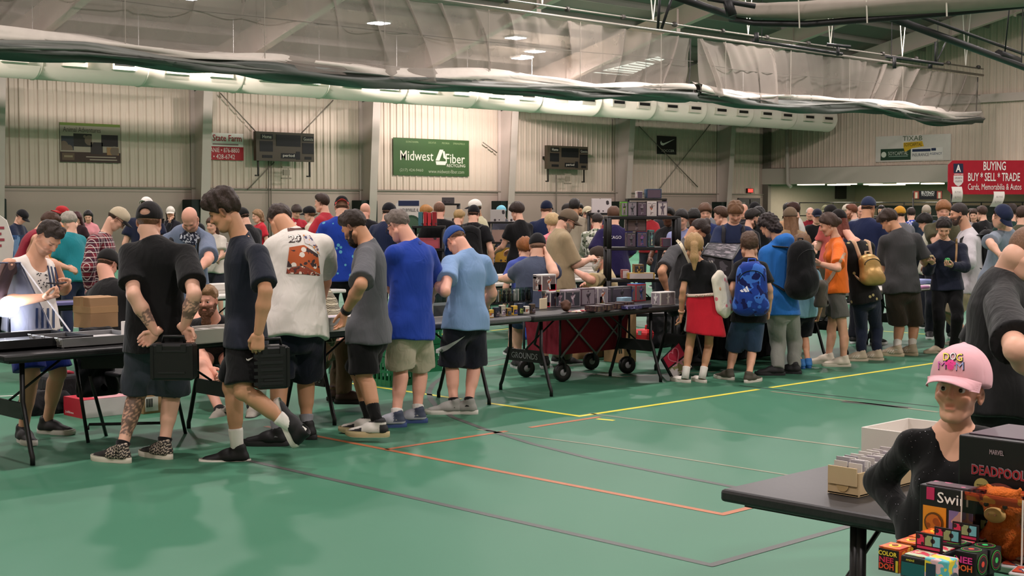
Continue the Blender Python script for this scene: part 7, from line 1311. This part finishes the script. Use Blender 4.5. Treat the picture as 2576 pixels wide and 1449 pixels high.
jk = soft_bag('black hooded jacket hanging over the folding chair', G(268, 1098) + A3(.05, .22, .28), (.3, .13, .5), '141416', name='jacket', cat='jacket', lump=.02, fr=22)
o = empty('paper_cup', G(652, 1012) + A3(.1, .1, .0), 'white paper cup with red straw under the table behind walker', 'cup'); MB().lathe((0, 0, 0), [(.03, 0), (.042, .1), (.044, .105), (.044, .115), (.02, .12)], 16).build('cup', M('d8d4d0', .6), o); MB().tube([(0, 0, .11), (.012, 0, .17)], .004, 6).build('straw', M('b8303c', .5), o)
# trade-in board leaning at the girl
pts = [(1664, 902), (1708, 858), (1745, 925), (1694, 965)]; Dd = 13.9
A_ = [P(x, y, Dd + dz_) for (x, y), dz_ in zip(pts, (.1, .25, .15, 0))]; A_[3][2] = .004; o = empty('game_board', A_[3], 'red and white board with heart outline leaning by the girl', 'board'); A_ = [a - A_[3] * 0 - np.array(o.location) for a in A_]; u_ = A_[1] - A_[0]; n_ = nrm(np.cross(A_[3] - A_[0], u_)); n_ = n_ if n_ @ HF < 0 else -n_
def bq(s0, t0, s1, t1): f_ = lambda s, t: A_[0] * (1 - s) * (1 - t) + A_[1] * s * (1 - t) + A_[2] * s * t + A_[3] * (1 - s) * t; return [f_(s0, t0), f_(s1, t0), f_(s1, t1), f_(s0, t1)]
def slab(pts, lift, th, nm, m): b = MB(); k = len(pts); v = [p + n_ * lift for p in pts] + [p + n_ * (lift - th) for p in pts]; b.raw(v, [tuple(range(k)), tuple(range(2 * k - 1, k - 1, -1))] + [(i, (i + 1) % k, k + (i + 1) % k, k + i)[::-1] for i in range(k)]); return b.build(nm, m, o)
slab(bq(0, 0, 1, 1), 0, .03, 'frame', BLK); slab(bq(.06, .05, .94, .48), .004, .004, 'red_field', M('b0203c', .5)); slab(bq(.06, .54, .94, .95), .004, .004, 'white_field', M('cfc8c8', .5, pat='camo', c2='c8909c', c3='8a8a60', ps=9, th=.42))
hc = bq(.5, .27, .5, .27)[0]; uu = nrm(A_[1] - A_[0]); vv = nrm(A_[0] - A_[3]); MB().tube([hc + n_ * .008 + uu * .075 * math.sin(t) ** 3 + vv * .005 * (13 * math.cos(t) - 5 * math.cos(2 * t) - 2 * math.cos(3 * t) - math.cos(4 * t)) for t in np.linspace(0, 2 * math.pi, 24)], .005, 5).build('heart_outline', M('e08090', .5), o)
# ---------------------------------------------------------------- things people wear or hold
def backpack(info, label, w, h_, d, c, strap=None, up=0.0, mat=None, pocket=True, side=0):
    J, tu, tf, tr, q = info['J'], info['tu'], info['tf'], info['tr'], info['q']; c0 = J['nk'] - tu * (h_ / 2 + .03 - up) - tf * (.105 * q + d / 2) + tr * side; o = empty('backpack', c0, label, 'backpack'); m = mat or CL(c); ax = np.stack([tr, tf, tu])
    F = Fld((-w, -d * 1.2, -h_ * .75), (w, d * 1.2, h_ * .75), .013); r = d * .42
    for sx in (-1, 1): F.cone((sx * (w / 2 - r), 0, -h_ / 2 + r), (sx * (w / 2 - r * 1.25), 0, h_ / 2 - r), r, r * .92, k=.05)
    F.cone((0, -d * .05, -h_ / 2 + r), (0, -d * .05, h_ / 2 - r * .8), r * 1.12, r, k=.05); F.cone((-w / 2 + r, 0, -h_ / 2 + r), (w / 2 - r, 0, -h_ / 2 + r), r, r, k=.04)
    if pocket: F.ell((0, -d * .38, -h_ * .17), (w * .37, d * .24, h_ * .27), k=.012)
    F.noise(_lump(.004, 26)); v_, q_ = F.mesh(1); link('bag_body', np_mesh('bag_body', v_ @ ax, q_, m), o); info['pack'] = (o, (v_ @ ax + c0, q_), c0, ax)
    sm = M(strap or c, .7)
    for s_, sg in (('L', -1), ('R', 1)):
        S_ = J['s' + s_]; pts = [c0 + tr * sg * w * .25 + tu * h_ * .42 + tf * d * .3, S_ - tr * sg * .05 + tu * .055 * q - tf * .06, S_ - tr * sg * .05 + tu * .075 * q + tf * .01, S_ - tr * sg * .05 + tu * .03 * q + tf * .09 * q, S_ - tr * sg * .04 - tu * .12 * q + tf * .12 * q, S_ - tr * sg * .0 - tu * .26 * q + tf * .07 * q, c0 + tr * sg * w * .42 - tu * h_ * .36 + tf * d * .3]
        t = np.linspace(0, 6, 25); pp_ = [A3(*[np.interp(k, range(7), [p[i] for p in pts]) for i in range(3)]) for k in t]; b = MB().tube([p - c0 for p in pp_], .026 * q ** .5, 8, flat=.35); b.build('shoulder_strap', sm, o)
    MB().tube([tr * -.04 + tu * (h_ / 2 - .02), tr * -.03 + tu * (h_ / 2 + .04), tr * .03 + tu * (h_ / 2 + .04), tr * .04 + tu * (h_ / 2 - .02)], .009, 6).build('grab_handle', sm, o)
    zp = [A3(w * .36 * math.cos(a), -d * .44, h_ * (.16 + .2 * math.sin(a))) for a in np.linspace(0, math.pi, 15)]; b_ = bvh((v_, q_)); zz_ = []
    for p in zp: hit = b_.ray_cast(Vector((p[0], -1, p[2])), Vector((0, 1, 0))); zz_.append((np.array(hit[0]) - A3(0, .002, 0)) @ ax if hit[0] is not None else p @ ax)
    MB().tube(zz_, .0045, 5).build('zipper', M('0c0c0e', .4), o); return o
def pack_print(info, pts_list, c, nm='logo', parent=None, lift=.006):
    o, mesh_, c0, ax = info['pack']; B_ = bvh(mesh_); V = []; Fq = []
    for pts in pts_list:
        k0 = len(V)
        for x, y in pts:
            D = dep(c0); p = P(x, y, D); d = nrm(p - CC); hit = B_.ray_cast(Vector(p - d * .5), Vector(d)); V.append((np.array(hit[0]) - d * lift if hit[0] is not None else p - d * .15) - c0)
        Fq.append(tuple(range(k0, len(V))))
    MB().raw(V, Fq).build(nm, M(c, .5), o)
backpack(p_boy, 'blue galaxy print backpack with white three bar logo on the boy', .34, .5, .2, '2a4a9a', mat=CL('1e3a8a', pat='camo', c2='3a6ac0', c3='141a50', ps=7, th=.47), strap='2c4aa0')
pack_print(p_boy, [[(1861, 731), (1866, 728), (1872, 734), (1866, 735)], [(1869, 728), (1874, 725), (1881, 734), (1875, 735)], [(1875, 723), (1879, 719), (1885, 733), (1882, 734)]], 'd8d8e0')
backpack(p_hood, 'big black backpack on the teen in blue hoodie', .36, .56, .27, '121214', side=.05); backpack(p_gold, 'metallic gold mini backpack on woman in floral top', .3, .33, .16, 'b08c50', mat=M('b8935a', .38, 'metal', met=.4, bump=.3, bs=20), strap='c8a888', up=-.14)
backpack(p_pack, 'large black backpack on man in pale grey hoodie', .34, .56, .22, '141416'); backpack(b_bp, 'black backpack on man in black cap in middle crowd', .36, .5, .2, '18181a'); backpack(b_bald, 'dark backpack on bald man, straps over slate tee', .3, .45, .16, '17171b'); backpack(b_navy, 'dark backpack on the boy in navy tee', .28, .42, .14, '23232a')
def phone(lab, p, d, n, c='141416'): d = nrm(d); n = nrm(n - d * (n @ d)); o = empty('phone', p, lab, 'phone'); MB().box((0, 0, 0), (.072, .15, .009), np.stack([np.cross(d, n), d, n])).build('phone_body', M(c, .35), o, bevel=.004); MB().box(n * .0052, (.064, .14, .001), np.stack([np.cross(d, n), d, n])).build('screen', M('2a3038', .15), o); return o
phone('black phone held by man in white flag tank top', (p_tank['handR'] + p_tank['handL']) / 2 + ZZ * .035, p_tank['fv'] + p_tank['rv'] * .2, ZZ - p_tank['fv'] * .6); phone('black phone held by man in light blue tee', p_sky['handL'] + ZZ * .03 + p_sky['fv'] * .02, p_sky['fv'], ZZ - p_sky['fv'] * .6); phone('dark phone held low by seated plaid shirt man', (p_plaid['handR'] + p_plaid['handL']) / 2 + ZZ * .02, p_plaid['fv'], ZZ)
o = box3('wallet', 'cream wallet with cards held by woman in navy pullover', p_zip['handR'] + ZZ * .02, .12, .08, .02, M('c8b48c', .5), yaw=.6); o2 = empty('card_ball', p_zip['handL'] + ZZ * .02, 'shiny green round case held by woman in navy pullover', 'case'); MB().lathe((0, 0, 0), [(.01, -.035), (.03, -.025), (.038, 0), (.03, .025), (.01, .035)], 14, A3(.5, .3, .8)).build('shell', M('1f7a3a', .25), o2)
for lab, who in (('white card sheet held by khaki shirt man', b_khaki),): box3('card_sheet', lab, (who['handL'] + who['handR']) / 2 + ZZ * .01, .13, .1, .006, M('d6d2ca', .6), yaw=.4)
# hard cases
def hard_case(lab, c, w, h_, d, u, ridges=True):
    o = empty('hard_case', c, lab, 'case'); u = nrm(u); ax = np.stack([u, A3(-u[1], u[0], 0), ZZ]); m = M('131314', .4)
    MB().box(ZZ * -h_ / 2, (w, d, h_), ax).build('shell', m, o, bevel=.018)
    for z in (-.2, -.78): MB().box(ax[1] * -d / 2 + ZZ * z * h_, (w * .62, .012, .012), ax).build('ridge', M('1f1f21', .35), o)
    for x in (-.46, .46): MB().box(u * x * w - ZZ * h_ * .5, (.02, d + .012, h_ * .9), ax).build('corner_guard', m, o)
    for x in (-.28, .28): MB().box(u * x * w - ax[1] * d / 2 - ZZ * .03, (.035, .014, .05), ax).build('latch', M('1d1d1f', .3), o)
    MB().tube([u * -.07, u * -.065 + ZZ * .04, u * .065 + ZZ * .04, u * .07], .011, 8).build('handle', m, o); return o
hc_ = P(437, 862, dep(p_tat['J']['pl']) - .34); hard_case('black ribbed hard case held behind back by tattooed man', hc_, .275, .24, .13, RT)
hw = p_walk['handL']; o = hard_case('black padded card case carried by the walking man', A3(*(P(680, 868, dep(hw) + .1))), .21, .28, .14, RT * .9 + HF * .45)
for k in range(5): MB().box(-HF * .078 - ZZ * (.06 + .045 * k), (.19, .012, .02), np.stack([nrm(RT * .9 + HF * .45), nrm(HF * .9 - RT * .45), ZZ])).build('ridge', M('1b1b1d', .4), o)
# girl's tied shirt, tote, wrist things
J = p_girl['J']; o = empty('tied_shirt', J['pl'], 'red flannel shirt tied round the girl waist', 'shirt'); F = Fld((-.3, -.3, -.42), (.3, .3, .16), .012); tu, tf, tr = p_girl['tu'], p_girl['tf'], p_girl['tr']
F.cone(ZZ * .09, ZZ * .02, .135, .15, n=tf, flat=.74); F.cone(ZZ * .0 - tf * .02, -ZZ * .3 - tf * .05 + tr * .03, .155, .19, n=tf, flat=.62, k=.05); F.noise(lambda x, y, z: .008 * np.sin(34 * (x * RT[0] + y * RT[1]) + 5 * z) * np.clip(-z * 4, 0, 1)); F.cut(-ZZ * .29 + tr * 0, nrm(-ZZ + tr * -.12)); F.cut(ZZ * .1, ZZ); F.cut(tf * .085 - ZZ * .1, nrm(tf)); v_, q_ = F.mesh(1); link('cloth', np_mesh('cloth', v_, q_, CL('b81f2e')), o)
wb = MB(); wb.tube([tr * .152 * math.cos(a) + tf * .118 * math.sin(a) + ZZ * .095 for a in np.linspace(0, 2 * math.pi, 25)], .016, 6, flat=1.0); wb.build('waistband', M('d8c4b4', .7), o); lettering('CHICAGO', -tf * .135 + ZZ * .085 + tr * .0, tr, ZZ, .03, M('7a1420', .7), o, width=.16, base=A3(0, 0, 0), lift=.006)
tp = P(1816, 735, dep(J['sR']) - .02); o = empty('tote_bag', tp, 'white cotton tote bag with pink flowers on girl shoulder', 'bag'); F = Fld((-.2, -.2, -.26), (.2, .2, .22), .011); n_ = nrm(RT * .75 + HF * -.6); sdir = nrm(np.cross(ZZ, n_)); dwn = nrm(-ZZ + RT * .22)
F.cone(-dwn * .13 - sdir * .09, dwn * .16 - sdir * .1, .04, .05, n=n_, flat=.7); F.cone(-dwn * .13 + sdir * .09, dwn * .16 + sdir * .1, .04, .05, n=n_, flat=.7); F.cone(-dwn * .13, dwn * .16, .09, .1, n=n_, flat=.45, k=.04); F.noise(_lump(.004, 35)); v_, q_ = F.mesh(1); link('bag_body', np_mesh('bag_body', v_, q_, CL('d8d0c0', pat='blobs', c2='d0707c', c3=None, ps=9, th=.2)), o)
sR = J['sR'] - tp
for s_ in (-.05, .05): MB().tube([-dwn * .15 + sdir * s_, sR * .6 + sdir * s_ * .7 + RT * .02, sR + ZZ * .06 + sdir * s_ * .4, sR * .7 - sdir * s_ + HF * .06 if False else sR * .55 + sdir * s_ - RT * .01], .011, 6, flat=.5).build('handle', M('d8d0c2', .8), o)
def bracelet(info, s_, c, r=.034, nm='watch', lab=None, w=.016):
    J = info['J']; W_ = J['w' + s_]; d = nrm(W_ - J['e' + s_]); pts = []; u = nrm(np.cross(d, ZZ)); v = np.cross(d, u); o = empty(nm, W_ - d * .03, lab, nm); MB().lathe((0, 0, 0), [(r, -w), (r + .005, -w), (r + .005, w), (r, w)], 18, d).build('band', M(c, .4), o); return o
bracelet(p_grey, 'L', '111113', lab='black sports watch on wrist of charcoal tee man', w=.018); bracelet(p_girl, 'L', 'c8a080', r=.028, nm='bracelet', lab='rose gold bracelet on the girl left wrist', w=.008)
# strap of the crossbody bag and of the sling
print_strip(p_org, 'top', [(2123, 634), (2108, 660), (2090, 690), (2070, 716)], [(2129, 638), (2114, 666), (2097, 696), (2078, 722)], 'a89078', name='bag_strap'); soft_bag('brown and black crossbody bag at the hip of orange woman', P(2066, 772, 14.75), (.2, .1, .26), '4a443c', name='crossbody_bag', yaw=.3)
print_strip(p_bun, 'top', [(1706, 600), (1716, 612), (1730, 640), (1738, 660)], [(1700, 606), (1710, 618), (1724, 646), (1732, 664)], 'cfc4a8', name='bag_strap')
print_strip(p_zip, 'top', [(2403, 600), (2404, 625), (2402, 660)], [(2409, 600), (2409, 625), (2407, 660)], 'a8845c', name='bag_strap')
nk = p_big['J']['nk']; 
# ---------------------------------------------------------------- sloped wire display, bins on the pale table, far goods
o = empty('wire_display', T(1840, 700) + A3(0, .1, 0), 'sloped black wire frame of card sheets before the boy in navy', 'card display'); fp = [P(x, y, d) for x, y, d in ((1765, 640, 15.3), (1858, 610, 16.1), (1842, 690, 15.1), (1772, 616, 16.0))]
c0 = np.array(o.location); a0, a1, b1, b0 = (P(1764, 640, 15.0) - c0, P(1842, 655, 14.9) - c0, P(1866, 613, 15.8) - c0, P(1782, 613, 15.7) - c0)
MB().quad(a0, a1, b1, b0).build('card_sheet', M('4a464c', .4, pat='camo', c2='8a8288', c3='2a282c', ps=16, th=.45), o); MB().tube([a0, a1, b1, b0, a0], .012, 6).tube([(a0 + b0) / 2, (a1 + b1) / 2], .008, 6).build('wire_frame', BLK, o); MB().quad(a0, a0 - ZZ * .25, a1 - ZZ * .25, a1).build('front_sheet', M('2c2a2e', .4, pat='camo', c2='5a565c', ps=16, th=.45), o)
for p0 in (a0, a1): MB().tube([p0, A3(p0[0], p0[1], 0)], .012, 6).build('foot', BLK, o)
box3('bin', 'round cornered pale blue bin on the pale table', G(2327, 716, .742) + A3(.1, .15, 0), .3, .22, .06, M('8a96c8', .5), bevel=.02); box3('pad', 'pink foam pad on the pale table front', G(2322, 727, .742) + A3(0, .06, 0), .26, .16, .035, M('c88ab8', .6), bevel=.012); box3('speaker_box', 'black upright case on the white table at right edge', onY(2545, 11.76), .38, .3, .4, M('151516', .5))
# ---------------------------------------------------------------- near right: cards on the dark table
o = open_box('kraft card storage box packed with cards on the near dark table', T(2150, 1243) + A3(.14, .02, 0), .36, .12, .08, M('b8a27c', .75), t=.006, name='card_box')
MB().box((-.184, 0, .065), (.006, .11, .06)).build('front_flap', M('c0aa84', .75), o); MB().lathe((-.1815, .0, .035), [(.024, 0), (.024, .002)], 16, (-1, 0, 0)).build('tape_round', M('ad9468', .4), o)
for k in range(24): MB().box((-.15 + .0125 * k, .028, .068 + .012 * math.sin(k * 1.7)), (.006, .05, .08)).build('card_slab', M(('c6c2bc', '9a969a', 'd6d2cc', 'b0a8a8')[k % 4], .4), o); MB().box((-.15 + .0125 * k, -.028, .066 + .012 * math.sin(k * 2.3)), (.006, .05, .08)).build('card_slab', M(('cfcac4', 'a09aa0', 'bdb8b4', 'd8d4d0')[k % 4], .4), o)
open_box('tall white corrugated card box beyond the kraft box', T(2292, 1172) + A3(.18, .1, 0), .34, .24, .12, M('d2ccc4', .75), t=.008, name='card_box'); open_box('low white corrugated card box in front of the tall one', T(2262, 1192) + A3(.14, .0, 0), .2, .1, .07, M('cbc5bd', .75), t=.008, name='card_box')
for k, (x, y) in enumerate(((2103, 1188), (2092, 1211))): box3('paper_scrap', ('small torn white paper scrap on dark table, farther one', 'long white paper scrap on dark table, nearer one')[k], T(x, y), .03 if k == 0 else .06, .015, .003, WBOX, yaw=.6, cat='paper')
# ---------------------------------------------------------------- toys on the light table, lower right
tz = lambda x, y: G(x, y, TZ + .001)
ORB = M('e0702c', .4, pat='camo', c2='e0a03a', c3='c04a28', ps=16, th=.45); S_ = .056
def dough_cube(lab, p, kind):
    if kind == 'color':
        o = box3('toy_cube', lab, p, S_, S_, S_, ORB, prints=(('s', .02, .02, .98, .98, '1c1512'), ('t', .0, .0, 1, 1, ORB)), bevel=.002, group=None)
        face_text(o, 's', 'COLOR', .48, .8, .2, .9, 'e8c83c', .03); face_text(o, 's', 'NEE', .42, .52, .24, .7, 'c82a4a', .03); face_text(o, 's', 'DOH', .42, .24, .26, .72, 'd84a2c', .03); face_text(o, 's', 'x', .9, .3, .1, .08, 'e8c83c') if False else MB().box((-S_ / 2 - .003, -S_ * .42, S_ * .3), (.002, .006, S_ * .5)).build('print', M('c8b030', .5), o)
        for r, c in ((.022, 'c84a24'), (.016, 'e0883a'), (.009, '7a2c18')): MB().lathe((0, -S_ / 2 - .002 - (.022 - r) * .05, S_ / 2), [(r, 0), (r, .0012)], 20, (0, -1, 0)).build('print', M(c, .5), o)
        MB().lathe((0, 0, S_ + .003), [(.015, 0), (.015, .001)], 20).build('print', M('f0c83c', .5), o); MB().lathe((0, 0, S_ + .0045), [(.008, 0), (.008, .001)], 16).build('print', M('8a3a1c', .5), o)
    else:
        o = box3('toy_cube', lab, p, S_, S_, S_ * 1.08, M('161618', .4), bevel=.002); face_text(o, 's', 'NEE', .45, .68, .26, .8, 'd83a8a', .03); face_text(o, 's', 'DOH', .45, .36, .26, .8, 'e0642c', .03); MB().box((-S_ / 2 - .003, S_ * .45, S_ * .5), (.002, .005, S_ * .7)).build('print', M('4ac04a', .5), o)
        for r, c in ((.024, '4ab04a'), (.0228, '161618'), (.0195, 'b83a4a'), (.0185, '161618'), (.007, 'e0483a' if kind == 'red' else '3ac86a')):
            MB().lathe((0, -S_ / 2 - .001 - (.025 - r) * .04, S_ * .55), [(r, 0), (r, .0012)], 22, (0, -1, 0)).build('print', M(c, .5), o); MB().lathe((0, 0, S_ * 1.08 + .001 + (.025 - r) * .04), [(r, 0), (r, .0012)], 22).build('print', M(c, .5), o)
    return o
p0 = tz(2240, 1437) + A3(.02, .0, 0)
dough_cube('orange and black toy cube at the front left corner of toy table', p0, 'color'); dough_cube('orange toy cube behind the front left cube', p0 + A3(.08, .0, 0), 'color'); dough_cube('orange toy cube third in line by child elbow', p0 + A3(.145, .004, 0), 'color'); dough_cube('orange toy cube last in line against the black sleeve', p0 + A3(.21, .008, 0), 'color')
TEAL = M('1f5a5c', .3)
def mini_tray(lab, p, c=TEAL):
    o = box3('toy_tray', lab, p, .075, .07, .05, M('18181a', .4), prints=(('s', .06, .05, .94, .7, c), ('t', .1, .1, .9, .9, M('b8c8a8', .4, pat='camo', c2='c84a5a', c3='e0d8a0', ps=30, th=.45)))); face_text(o, 's', 'mini', .4, .85, .12, .3, 'd8c83c', .01)
    MB().box((.034, 0, .072), (.004, .07, .045)).build('header_card', M('1a1618', .5), o)
    for k, cc in enumerate(('c83054', '8a9a6a', '6ab0b8')): MB().box((.031, .021 - .021 * k, .078), (.003, .018, .024)).build('print', M(cc, .5, pat='blobs', c2='2a2024', ps=40, th=.25), o)
    MB().box((.031, 0, .06), (.003, .06, .006)).build('print', M('b02a50', .5), o); return o
p1 = tz(2318, 1447) + A3(.0, .0, 0)
for k, lab in enumerate(('teal tray of mini toys at front with header card', 'second tray of mini toys behind the teal one', 'third tray of mini toys under child sleeve', 'last tray of mini toys at the back of the row')): mini_tray(lab, p1 + A3(.085 * k, -.002 * k, 0))
o = box3('toy_box', 'tie dye toy box with window at the bottom edge', tz(2368, 1466) + A3(.0, .0, 0), .055, .06, .06, M('d8b0b8', .4, pat='camo', c2='5ab0b8', c3='e0c83c', ps=20, th=.45), prints=(('s', .1, .05, .5, .8, '1f3a48'),)); MB().lathe((0, -.031, .012), [(.018, 0), (.018, .003)], 20, (0, -1, 0)).build('window', M('4a4a5a', .2), o)
p2 = tz(2432, 1450) + A3(.02, .0, 0)
dough_cube('black toy cube with red dot, nearer', p2, 'red'); dough_cube('black toy cube with green dot, farther right', p2 + A3(.062, -.003, 0), 'green'); dough_cube('black toy cube with ring prints behind the mini trays', p2 + A3(.045, .064, 0), 'red')
o = box3('toy_box', 'tall black boxed toy with orange round print', tz(2344, 1400) + A3(.10, -.0, 0), .06, .155, .165, M('1a191b', .4), prints=(('s', .08, .18, .5, .68, 'd88a24'), ('s', .55, .18, .97, .66, M('7a6a9a', .5, pat='camo', c2='b08a80', c3='4a4070', ps=14, th=.45)), ('s', .14, .78, .28, .97, 'b82a5a'), ('t', .1, .1, .9, .9, M('5a4a50', .5, pat='blobs', c2='c86a8a', ps=20, th=.3)))); face_text(o, 's', 'Swirl', .62, .84, .17, .55, 'ece8e4', .008)
MB().lathe((-.034, .0775 - .29 * .155, .43 * .165), [(.027, 0), (.027, .0015)], 22, (-1, 0, 0)).build('print', M('5a3a14', .5), o); MB().lathe((-.036, .0775 - .29 * .155, .43 * .165), [(.022, 0), (.022, .0015)], 22, (-1, 0, 0)).build('print', M('b8641c', .5, pat='blobs', c2='8a4414', ps=40, th=.4), o)
# plush in a clear box
pp_ = tz(2487, 1420) + A3(.07, -.0, 0); bw, bd, bh = .12, .16, .17
o = empty('toy_display_box', pp_, 'clear window box with flame print holding an orange plush', 'toy box'); MB().box((0, 0, bh / 2), (bw, bd, bh)).build('clear_shell', M('f4efea', .08, 'clear'), o); FL_ = M('c8502a', .5, pat='camo', c2='e0963a', c3='8a2a1c', ps=18, th=.46)
MB().box((bw / 2 - .003, 0, bh / 2), (.003, bd * .98, bh * .98)).build('back_card', FL_, o); MB().box((0, 0, .004), (bw * .98, bd * .98, .006)).box((bw * .28, 0, bh - .004), (bw * .42, bd * .96, .004)).box((-bw * .42, 0, bh - .012), (.004, bd * .96, .02)).build('printed_card', FL_, o); MB().box((-bw / 2 - .001, .03, .022), (.002, .035, .022)).build('price_tag', M('d8d2c8', .6), o)
for y in (-bd / 2, bd / 2):
    MB().box((-bw / 2, y, bh / 2), (.003, .003, bh)).build('edge_strip', M('d8cfc8', .3), o)
pl_ = empty('plush_cow', pp_ + A3(0, 0, .008), 'shaggy orange cow plush with tan muzzle inside the clear box', 'plush toy'); F = Fld((-.06, -.08, 0), (.06, .08, .2), .0045)
F.ell((.005, 0, .055), (.042, .05, .055)); F.ell((0, 0, .13), (.045, .052, .046), k=.02); 
for sy in (-1, 1): F.ell((-.025, sy * .035, .02), (.022, .018, .02)); F.cone((0, sy * .045, .05), (-.02, sy * .058, .03), .015, .014); F.ell((.005, sy * .06, .14), (.012, .02, .014)); F.cone((.0, sy * .03, .165), (.0, sy * .045, .182), .01, .006)
F.ell((-.015, 0, .17), (.03, .035, .016), k=.015); F.noise(_lump(.0025, 190)); v_, q_ = F.mesh(1); link('plush_body', np_mesh('plush_body', v_ * .95, q_, M('c8641e', .9, var=.3, sc=60, bump=.8, bs=200)), pl_)
F = Fld((-.08, -.05, .08), (.0, .05, .16), .004); F.ell((-.045, 0, .117), (.018, .03, .021)); v_, q_ = F.mesh(1); link('muzzle', np_mesh('muzzle', v_ * .95, q_, M('d8b87a', .9)), pl_)
for sy in (-1, 1): MB().lathe((-.04, sy * .0245, .134), [(.001, -.007), (.006, -.003), (.006, .003), (.001, .007)], 10, (-1, 0, 0)).build('eye', M('18120e', .2), pl_); MB().lathe((-.06, sy * .0095, .115), [(.003, 0), (.003, .002)], 8, (-1, 0, 0)).build('nostril', M('6a4a2c', .7), pl_)
# tall black collector box
db = tz(2543, 1388) + A3(.13, 0, 0); o = box3('collector_box', 'tall black collector box with red lettering and ring window', db, .26, .3, .285, M('131314', .4), prints=(('t', .1, .1, .95, .95, M('4a3a44', .4)),)); fy = lambda y: .15 - y
face_text(o, 's', 'DEADPOOL', .38, .7, .1, .5, '8a8288', .05, .003); face_text(o, 's', 'DEADPOOL', .38, .7, .088, .485, '96242c', .02, .006); face_text(o, 's', 'MARVEL', .36, .88, .045, .13, '9a8a90', .02)
MB().lathe((-.131, .03, .105), [(.066, 0), (.068, .003), (.066, .003)], 30, (-1, 0, 0)).build('ring_print', M('7a4038', .5), o); MB().lathe((-.131, .03, .105), [(.064, 0), (.064, .0015)], 28, (-1, 0, 0)).build('window_print', M('2a1e26', .4, pat='camo', c2='8a6a78', c3='1a1418', ps=14, th=.42), o)
MB().lathe((-.131, .082, .158), [(.021, 0), (.021, .002)], 22, (-1, 0, 0)).build('speech_print', M('a89a5a', .5), o); MB().box((-.1335, .082, .161), (.001, .026, .003)).box((-.1335, .082, .155), (.001, .022, .003)).build('speech_lines', M('5a5430', .5), o); MB().tube([(-.134, .04, .13), (-.134, .045, .165)], [.008, .002], 8).build('horn_print', M('b07a3a', .5), o)
for k, (lab, dx, dy_, w, c) in enumerate((('pile of comic books behind the black collector box, lower', .34, .12, .3, '8a8fb0'), ('open comic long box behind the collector box', .42, -.05, .34, 'c8bca8'))): box3('comic_stack', lab, db + A3(dx, dy_ - .15, 0), w, .24, .26 + .03 * k, M(c, .6, pat='streak', psc=(2, 60, 2)), cat='comics')
for k, (x, y) in enumerate(((2550, 1428), (2575, 1448), (2580, 1400))): o = box3('card_slab', ('clear card slab lying flat near plush box', 'second clear card slab at the bottom right corner', 'card slab at the right edge of toy table')[k], tz(x, y) + A3(.03, 0, 0), .1, .075, .008, M('b8b4b4', .2), prints=(('t', .08, .1, .65, .9, M('a8402c', .4, pat='camo', c2='3a3a5a', c3='d8c8b0', ps=22, th=.45)), ('t', .7, .1, .95, .9, 'd8d4d0')), cat='card', yaw=.2)
